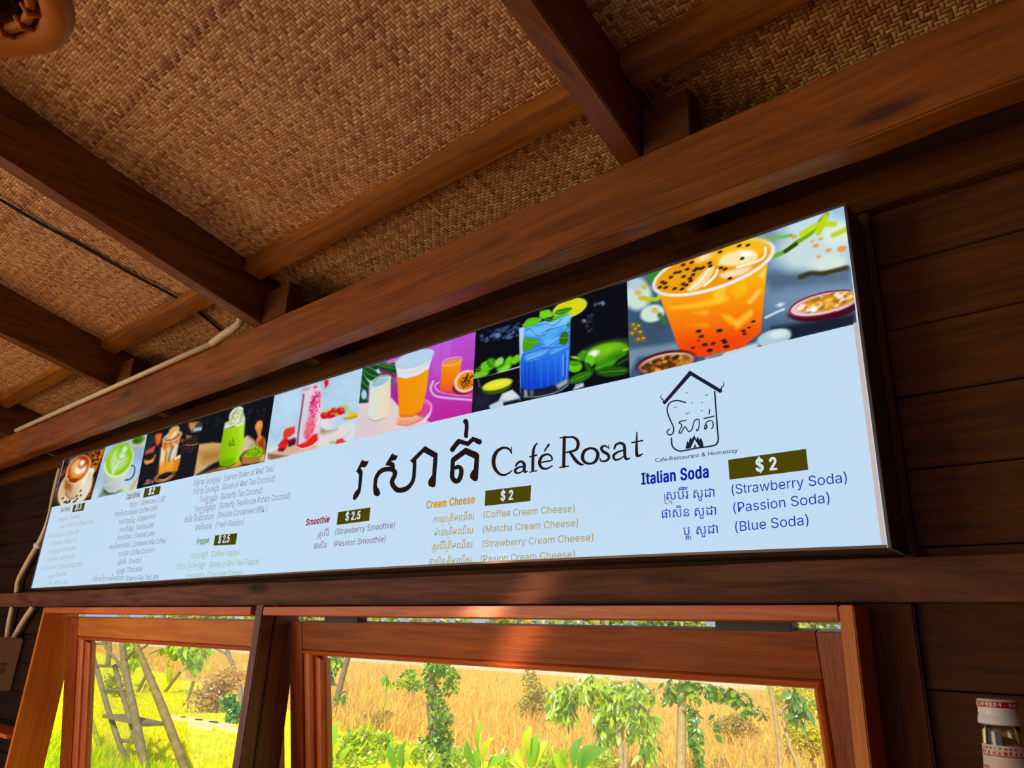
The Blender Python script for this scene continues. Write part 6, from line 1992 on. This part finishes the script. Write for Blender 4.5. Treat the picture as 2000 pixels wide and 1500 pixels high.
tag(lw, 'short bright yellow-green lawn', 'grass', kind='stuff')
x, y = scatter(2600, -3.0, -1.2, 4.6, 6.6, lambda x, y: (x < -9) & (y < 5.9 + .5 * np.sin(x * 3)), 13)
lw2 = blades('tall_grass', x, y, .22, .009, [(.56, .80, .01), (.72, .84, .02), (.46, .72, .01)], 14, .5)
tag(lw2, 'longer bright green grass in front of the ladder', 'grass', kind='stuff')
x, y = scatter(60000, -3.2, 0.0, 9, 120, lambda x, y: (y > field_edge(x) + .2) & ((y < 50) | (y > 62)), 15)
fd = blades('dry_field', x, y, .42, .016, [(.90, .58, .16), (.94, .66, .20), (.84, .54, .14), (.90, .70, .12), (.76, .48, .13)], 16, .5)
tag(fd, 'dry golden grass field beyond the lawn', 'field', kind='stuff')
M['fieldsoil'] = plain('dry_field_soil', lin(232, 180, 96), 0.9, 0, 0.16, .4)
bm = bmesh.new()
ex = np.linspace(-320, 60, 120)
va = [bm.verts.new((q, float(field_edge(np.array([q]))[0]) + .1, GROUND)) for q in ex]
vb = [bm.verts.new((q, 258, GROUND)) for q in ex]
for k in range(len(ex) - 1):
    bm.faces.new((va[k], va[k + 1], vb[k + 1], vb[k]))
fs = from_bm('ground_field', bm, M['fieldsoil'])
tag(fs, kind='structure')
# pale road across the field
rd = box('road', -260, 40, 52, 61, GROUND, GROUND + .30, plain('pale_road', lin(214, 206, 196), 0.9, 0, .05, 1), 0)
tag(rd, kind='structure')
# stepping stones
for k, (u, v) in enumerate(((340, 1404), (372, 1409), (402, 1414), (432, 1419), (392, 1422), (450, 1427))):
    q = gnd(u, v)
    bm = bmesh.new()
    n = 9
    lo = [bm.verts.new((q.x + .55 * math.cos(t) * random.uniform(.8, 1.1), q.y + .16 * math.sin(t), GROUND - .01)) for t in np.linspace(0, 6.28, n)[:-1]]
    hi = [bm.verts.new((v_.co.x * 1, v_.co.y * 1, GROUND + .07)) for v_ in lo]
    for i in range(len(lo)):
        bm.faces.new((lo[i], lo[(i + 1) % len(lo)], hi[(i + 1) % len(lo)], hi[i]))
    bm.faces.new(hi)
    o = from_bm('stepping_stone', bm, plain('pale_stone', lin(232, 214, 170), .9) if k == 0 else bpy.data.materials['pale_stone'])
    tag(o, 'pale flat stepping stones in the lawn seen through the left window', 'stone', 'stepping stones in the lawn')

def trunk(name, label, px, base_px, w, mat, leaf_fn=None, cat='tree', group=None, y=None, extra=None):
    b = gnd(*base_px)
    yy = y or b.y
    b = at(base_px[0], base_px[1], yy) if y else b
    T = empty(name, (b.x, b.y, GROUND))
    tag(T, label, cat, group)
    P = [[b.x, b.y, GROUND - .02]] + [pxp(u, v, yy) for u, v in px]
    m_ = size(1, P[1])
    Q = crom(P, 6)
    put(tube_obj('trunk', Q, list(np.linspace(w * m_ * .55, w * m_ * .42, len(Q))), mat, None, 10), T)
    for k, (pp, ww) in enumerate(extra or []):
        Q = crom([pxp(u, v, yy) for u, v in pp], 6)
        put(tube_obj('branch', Q, list(np.linspace(ww * m_ * .5, ww * m_ * .3, len(Q))), mat, None, 8), T)
    if leaf_fn:
        leaf_fn(T, yy, m_)
    return T
def cloud(specs, yy, m_, seed, depth=1.0):
    """specs: (u, v, ru, rv, n) in pixels -> points around the plane yy"""
    P = []
    for k, (u, v, ru, rv, n) in enumerate(specs):
        c = pxp(u, v, yy)
        P.append(blob(c, (ru * m_, ru * m_ * depth, rv * m_), n, seed + k))
    return np.concatenate(P)

# -- left window: ladder against a grey trunk, poles
YL = gnd(247, 1490).y
LD = empty('ladder', (gnd(247, 1490).x, YL, GROUND))
tag(LD, 'weathered grey wooden ladder standing on the lawn outside the left window', 'ladder')
m_ = size(1, pxp(220, 1400, YL))
def lad(name, pts, w):
    Q = [pxp(u, v, YL) for u, v in pts]
    put(tube_obj(name, Q, w * m_ / 2, M['oldwood'], None, 8), LD)
lad('rail', [(160, 1200), (175, 1262), (192, 1318), (211, 1385), (229, 1440), (248, 1494)], 10)
lad('rail', [(224, 1300), (236, 1345), (252, 1400), (268, 1455), (280, 1494)], 9)
for q in ([(172, 1258), (210, 1256)], [(187, 1300), (236, 1302)], [(203, 1349), (246, 1347)], [(232, 1446), (266, 1449)]):
    lad('rung', q, 6)
a, b = at(214, 1396, YL), at(270, 1398, YL)
bm = bmesh.new()
bm_box(bm, a.x, at(297, 1403, YL).x, YL - .12, YL + .25, a.z - .04, a.z + .01, .004)
put(from_bm('platform', bm, M['oldwood']), LD)
trunk('dead_tree', 'grey bare trunk rising beside the ladder outside the left window', [(268, 1420), (256, 1360), (247, 1320), (240, 1270), (234, 1180)], (288, 1512), 15, M['oldwood'],
      extra=[([(247, 1320), (228, 1290), (206, 1262), (195, 1220)], 8), ([(243, 1290), (262, 1272), (285, 1262), (300, 1240)], 6), ([(210, 1300), (214, 1262), (208, 1210)], 12)])
o = tube_obj('bamboo_pole', [gnd(376, 1540), at(318, 1385, gnd(376, 1540).y), at(268, 1264, gnd(376, 1540).y), at(245, 1200, gnd(376, 1540).y)], [size(18, gnd(376, 1540)) / 2] * 2 + [size(13, gnd(376, 1540)) / 2] * 2, M['bamboo'])
tag(o, 'long leaning bamboo pole right of the ladder', 'pole')
yq = gnd(196, 1464).y
o = tube_obj('mossy_pole', crom([list(gnd(196, 1464)), pxp(184, 1425, yq), pxp(172, 1390, yq), pxp(160, 1355, yq)], 5), size(9, gnd(196, 1464)) / 2, plain('moss', lin(150, 160, 40), .9, 0, .4, 8))
tag(o, 'short green mossy pole leaning left of the ladder', 'pole')
for k, (u0, v0, u1, v1, w, lab) in enumerate(((268, 1352, 292, 1306, 9, 'dark leaning stake nearest the bamboo pole'), (322, 1352, 352, 1312, 8, 'leaning pale-edged board stake beside a yellow leaf'), (366, 1370, 378, 1330, 6, 'thin grey stake near the dry shrub'), (292, 1350, 300, 1322, 7, 'short dark stake behind the bamboo pole'), (168, 1325, 172, 1290, 8, 'stubby post furthest left behind the ladder'))):
    q = gnd(u0, v0)
    d = at(u1, v1, q.y)
    mm_ = size(w, q)
    o = hewn('garden_stake', q, d, [(-mm_ / 2, -.03, 0), (mm_ / 2, -.03, 0), (mm_ / 2, .03, 0), (-mm_ / 2, .03, 0)], M['oldwood'], None, 3, .002, 0)
    tag(o, lab, 'stake', 'stakes at the lawn edge')
def shrub(name, label, u, v, ru, rv, base_v, n, ln, wd, pal, seed, droop=.2, y=None, group=None, stemmat='bark'):
    q = gnd(u, base_v)
    yy = y or q.y
    T = empty(name, (at(u, base_v, yy).x, yy, GROUND))
    tag(T, label, 'shrub', group)
    c = pxp(u, v, yy)
    m_ = size(1, c)
    P = []
    g = np.random.default_rng(seed)
    for k in range(9):
        cc = np.array(c) + g.normal(size=3) * np.array([ru, ru, rv]) * m_ * .45
        P.append(blob(cc, np.array([ru, ru, rv]) * m_ * .55, n // 9, seed + k))
    leaves('foliage', np.concatenate(P), ln * m_, wd * m_, pal, T, droop, seed)
    bm = bmesh.new()
    for k in range(5):
        e = np.array(c) + g.normal(size=3) * np.array([ru, ru, rv]) * m_ * .4
        b_ = Vector((at(u, base_v, yy).x + g.normal() * .05, yy, GROUND - .02))
        tube(bm, [b_, (b_ + Vector(e)) / 2 + Vector((g.normal() * .05, 0, 0)), Vector(e)], [.02, .015, .006], 6)
    put(from_bm('stems', bm, M[stemmat], None, True), T)
    return T
shrub('dry_shrub', 'orange-brown dry shrub at the lawn edge seen in the left window', 425, 1345, 52, 38, 1392, 1500, 9, 5, [(.70, .36, .12), (.78, .45, .12), (.60, .34, .14), (.66, .52, .12)], 31)
shrub('green_shrub', 'small dark green shrub in front of the dry shrub', 458, 1384, 22, 26, 1412, 500, 10, 6, DARK, 32)
shrub('yellow_weed', 'bushy yellow-green weed behind the ladder rungs', 235, 1335, 26, 22, 1362, 500, 9, 4, [(.6, .62, .02), (.42, .5, .02)], 33)
def lf(T, yy, m_):
    leaves('foliage', cloud([(375, 1268, 36, 20, 150), (345, 1262, 30, 12, 60), (385, 1290, 18, 20, 60), (255, 1268, 16, 16, 40), (262, 1290, 14, 8, 24)], yy, m_, 41), 22 * m_, 11 * m_, [(.30, .55, .01), (.45, .66, .02), (.62, .66, .02)], T, .9, 41)
trunk('leafy_tree', 'grey trunk with bright hanging leaves at the right side of the left window', [(468, 1340), (455, 1300), (444, 1270), (440, 1220)], (470, 1375), 9, M['bark'], lf,
      extra=[([(447, 1280), (410, 1262), (370, 1250)], 5), ([(370, 1250), (310, 1270), (290, 1278)], 4)])
for k, (u, v, w) in enumerate(((328, 1300, 1), (270, 1340, -1))):
    T = empty('leafy_sprout', gnd(u, 1352))
    tag(T, ('yellow upright leaf sprout between the stakes' if k == 0 else 'small sprout beside the bamboo pole'), 'plant')
    yy = gnd(u, 1352).y
    leaves('leaf', np.array([pxp(u, v + 38, yy), pxp(u + 4, v + 40, yy)]), size(38, pxp(u, v, yy)), size(12, pxp(u, v, yy)), [(.7, .66, .02), (.55, .62, .03)], T, 0, 50 + k, up=(0, 0, 2))

# -- right window
def lf(T, yy, m_):
    leaves('foliage', cloud([(636, 1312, 24, 30, 140), (650, 1290, 26, 16, 80), (634, 1345, 18, 16, 60), (668, 1360, 10, 6, 12)], yy, m_, 61, .8), 17 * m_, 8 * m_, LEAF[:4], T, .7, 61)
trunk('leaning_tree', 'grey leaning tree at the left edge of the wide window', [(652, 1385), (662, 1350), (672, 1310), (684, 1270), (700, 1210)], (646, 1402), 12, M['bark'], lf, extra=[([(664, 1356), (674, 1350), (678, 1358)], 5), ([(676, 1300), (660, 1280), (650, 1250)], 5)])
def lf(T, yy, m_):
    leaves('ivy', cloud([(858, 1305, 34, 20, 170), (880, 1330, 20, 26, 90), (838, 1330, 22, 18, 60), (800, 1315, 22, 10, 40), (850, 1360, 20, 24, 90), (862, 1400, 24, 28, 150), (858, 1440, 30, 34, 220), (868, 1480, 34, 34, 240), (838, 1460, 18, 30, 90)], yy, m_, 71, .9), 12 * m_, 7 * m_, DARK + LEAF[:2], T, .6, 71)
trunk('ivy_tree', 'ivy-covered dark trunk left of centre in the wide window', [(852, 1480), (848, 1430), (842, 1380), (846, 1320), (838, 1270), (830, 1210)], (853, 1530), 19, M['bark'], lf, extra=[([(846, 1320), (868, 1290), (884, 1250)], 10)])
def lf(T, yy, m_):
    leaves('foliage', cloud([(1110, 1350, 52, 26, 170), (1160, 1340, 46, 24, 150), (1100, 1385, 34, 26, 100), (1185, 1385, 40, 30, 150), (1215, 1360, 36, 26, 130), (1245, 1400, 40, 34, 150), (1190, 1425, 30, 24, 70), (1265, 1445, 22, 34, 80), (1175, 1460, 22, 18, 40), (1240, 1345, 46, 20, 110)], yy, m_, 81, .8), 27 * m_, 9 * m_, LEAF + [(.75, .88, .45), (.70, .85, .2), (.5, .8, .05)], T, .95, 81)
trunk('young_tree', 'leafy young tree with long drooping leaves in the middle of the wide window', [(1212, 1470), (1208, 1430), (1206, 1385), (1204, 1350)], (1214, 1545), 12, M['bark2'], lf,
      extra=[([(1222, 1530), (1222, 1480), (1228, 1430), (1224, 1390)], 10), ([(1206, 1390), (1170, 1360), (1120, 1340)], 5), ([(1208, 1400), (1250, 1370), (1290, 1350)], 5)])
def lf(T, yy, m_):
    leaves('vine_leaves', cloud([(1350, 1345, 40, 18, 80), (1400, 1350, 34, 16, 60), (1310, 1350, 26, 26, 60), (1352, 1395, 12, 26, 40), (1360, 1440, 14, 30, 60), (1364, 1480, 12, 22, 40), (1440, 1360, 26, 16, 40), (1462, 1385, 14, 14, 20), (1395, 1420, 6, 30, 12), (1488, 1392, 8, 14, 8)], yy, m_, 91, .6), 17 * m_, 10 * m_, DARK + [(.16, .36, .05)], T, .8, 91)
trunk('post_tree', 'straight grey-brown trunk with hanging vine leaves right of the young tree', [(1330, 1490), (1331, 1430), (1332, 1370), (1334, 1300)], (1330, 1550), 19, M['bark2'], lf, extra=[([(1334, 1330), (1390, 1338), (1450, 1360), (1490, 1392)], 3), ([(1345, 1340), (1352, 1400), (1366, 1490)], 3)])
trunk('thin_tree', 'thin pale curving twin stems near the right side of the wide window', [(1524, 1490), (1517, 1420), (1510, 1370), (1500, 1330), (1490, 1290)], (1528, 1560), 9, M['bark2'],
      lambda T, yy, m_: leaves('foliage', cloud([(1555, 1385, 16, 24, 34), (1548, 1350, 14, 12, 14), (1575, 1380, 10, 16, 12)], yy, m_, 95), 30 * m_, 12 * m_, [(.12, .34, .08), (.16, .40, .10)], T, 1.1, 95),
      extra=[([(1572, 1560), (1560, 1500), (1540, 1450), (1530, 1400), (1536, 1370), (1534, 1320), (1532, 1280)], 8), ([(1530, 1400), (1522, 1388), (1518, 1384)], 4)])
shrub('yellow_bush', 'large bright yellow bush in the lower right of the wide window', 1580, 1452, 36, 44, 1500, 3200, 7, 5, YEL, 101)
shrub('yellow_bush', 'yellow-green bush behind the twin stems at the top right of the wide window', 1560, 1368, 60, 30, 1452, 3000, 6, 4, YEL + LEAF[2:3], 102, y=30)
shrub('dull_bush', 'yellow-green bush in the field left of the young tree', 1040, 1352, 36, 34, 1408, 1600, 6, 4, [(.55, .5, .08), (.4, .46, .08), (.62, .46, .1), (.3, .4, .1)], 103)
shrub('dull_bush', 'brownish bush in the field behind the hanging vine', 1425, 1420, 44, 24, 1455, 1600, 6, 4, [(.56, .36, .1), (.5, .42, .1), (.66, .5, .1)], 104)
shrub('dull_bush', 'low brown bush in the field behind the single tall leaf', 735, 1410, 40, 14, 1424, 700, 6, 4, [(.5, .34, .12), (.42, .36, .12)], 105)
shrub('green_bush', 'loose bush of small leaves beside the ivy trunk, at its left', 800, 1335, 26, 12, 1372, 240, 9, 5, LEAF[:3], 106)
# broad-leaved plants along the foot of the window
def canna(label, u, tips, seed, base_v=1560):
    q = gnd(u, base_v)
    T = empty('broad_leaf_plant', q)
    tag(T, label, 'plant', 'broad-leaved plants under the wide window')
    yy = q.y
    g = np.random.default_rng(seed)
    for k, (tu, tv, w) in enumerate(tips):
        b_ = Vector(pxp(u + (tu - u) * .35, min(1500, tv + 75), yy))
        t_ = at(tu, tv, yy + g.uniform(-.2, .2))
        d = t_ - b_
        m_ = size(1, b_)
        s_ = Vector((.8, .25, 0)).cross(d).cross(d).normalized()
        s_ = d.cross(Vector((g.uniform(-.3, .3), -1, g.uniform(.1, .5)))).normalized()
        nr = s_.cross(d).normalized()
        V, F, C = [], [], []
        n = 9
        for i in range(n):
            t = i / (n - 1)
            ww = w * m_ * .5 * math.sin(math.pi * min(1, t * .93 + .05)) ** .8
            c = b_ + d * t + nr * (d.length * .12 * math.sin(math.pi * t)) - Vector((0, 0, .10 * d.length * t ** 3))
            V += [list(c - s_ * ww + nr * ww * .35), list(c), list(c + s_ * ww + nr * ww * .35)]
        for i in range(n - 1):
            for j in (0, 1):
                F.append((i * 3 + j, i * 3 + j + 1, i * 3 + j + 4, i * 3 + j + 3))
        col = np.array([(.24, .56, .02), (.40, .68, .02), (.13, .40, .03), (.70, .78, .03)][g.integers(4)])
        attr_mesh('leaf', V, F, np.tile(col, (len(F), 1)), M['leaf'], T)
        put(tube_obj('stem', [q + Vector((g.normal() * .03, 0, -.02)), b_], [.012, .009], plain('green_stem', (.25, .45, .04, 1), .5) if 'green_stem' not in bpy.data.materials else bpy.data.materials['green_stem'], None, 6), T)
canna('broad-leaved plant right of the ivy trunk with leaves spread both ways', 935, [(946, 1402, 20), (912, 1440, 18), (965, 1430, 20), (930, 1460, 22), (985, 1478, 20)], 111)
canna('tall broad-leaved plant with an upright pointed leaf, left of the young tree', 1030, [(1038, 1408, 22), (1052, 1425, 24), (1012, 1455, 20), (1070, 1440, 26), (1000, 1470, 18)], 112)
canna('broad-leaved plant with a bright leaf bending right under the young tree', 1110, [(1108, 1455, 24), (1138, 1432, 20), (1165, 1448, 24), (1085, 1465, 20), (1185, 1452, 28)], 113)
canna('low broad-leaved plant at the foot of the ivy trunk, left', 780, [(770, 1428, 18), (795, 1440, 18), (815, 1448, 14), (760, 1450, 16), (800, 1462, 20)], 114)
canna('broad-leaved plant with a round yellow leaf by the left stile', 650, [(662, 1400, 28), (640, 1415, 22), (672, 1430, 18), (690, 1450, 16)], 115)
T = empty('tall_stem_plant', gnd(738, 1425))
tag(T, 'single thin stem with one bunch of bright leaves, standing in the field', 'plant')
yq = gnd(738, 1425).y
put(tube_obj('stem', crom([list(gnd(738, 1425)), pxp(748, 1390, yq), pxp(755, 1350, yq), pxp(757, 1325, yq)], 5), size(2.5, gnd(738, 1425)) / 2, bpy.data.materials['green_stem'], None, 6), T)
leaves('leaf', cloud([(757, 1322, 6, 10, 9)], yq, size(1, gnd(738, 1425)), 121), size(24, gnd(738, 1425)), size(11, gnd(738, 1425)), [(.30, .58, .02), (.42, .66, .03)], T, .9, 121)
def lf(T, yy, m_):
    leaves('foliage', cloud([(752, 1290, 14, 10, 14), (768, 1296, 8, 8, 8)], yy, m_, 125), 18 * m_, 9 * m_, LEAF[:3], T, .9, 125)
# weeds among the plants
P = []
for k, (u, v, r) in enumerate(((705, 1462, 24), (735, 1472, 26), (770, 1480, 24), (810, 1478, 20), (690, 1488, 24), (750, 1450, 16), (900, 1488, 22), (985, 1492, 20), (1050, 1486, 26), (1085, 1492, 22), (1150, 1490, 24), (1180, 1486, 20), (660, 1470, 26), (685, 1450, 20), (715, 1440, 18), (640, 1490, 20), (845, 1492, 20))):
    q = gnd(u, 1545)
    m_ = size(1, q)
    P.append(blob(pxp(u, v, q.y), (r * m_, r * m_, r * m_), 130, 130 + k))
o = leaves('weeds', np.concatenate(P), .13, .035, LEAF[1:3] + LEAF[4:] + [(.75, .82, .05), (.7, .8, .03), (.8, .8, .5)], None, -.7, 140)
tag(o, 'low green weeds and small leaves under the wide window', 'weeds', kind='stuff')
q = gnd(1408, 1505)
o = box('marker_stone', q.x - size(9, q), q.x + size(9, q), q.y - .1, q.y + .1, GROUND - .02, at(1408, 1482, q.y).z, M['oldwood'], .01)
tag(o, 'small grey marker stone in the field below the hanging vine', 'stone')
# far tree line
g = np.random.default_rng(150)
P = []
for k in range(60):
    P.append(blob((-330 + k * 6.4 + g.uniform(-2, 2), 150 + g.uniform(-10, 10), 3.5), (5, 4, 6 + 3 * g.random()), 260, 200 + k))
o = leaves('far_trees', np.concatenate(P), 2.0, 1.2, [(.30, .45, .05), (.45, .5, .08), (.16, .32, .06), (.55, .5, .12)], None, .2, 151)
tag(o, 'distant line of trees at the far side of the field', 'tree line', kind='stuff')
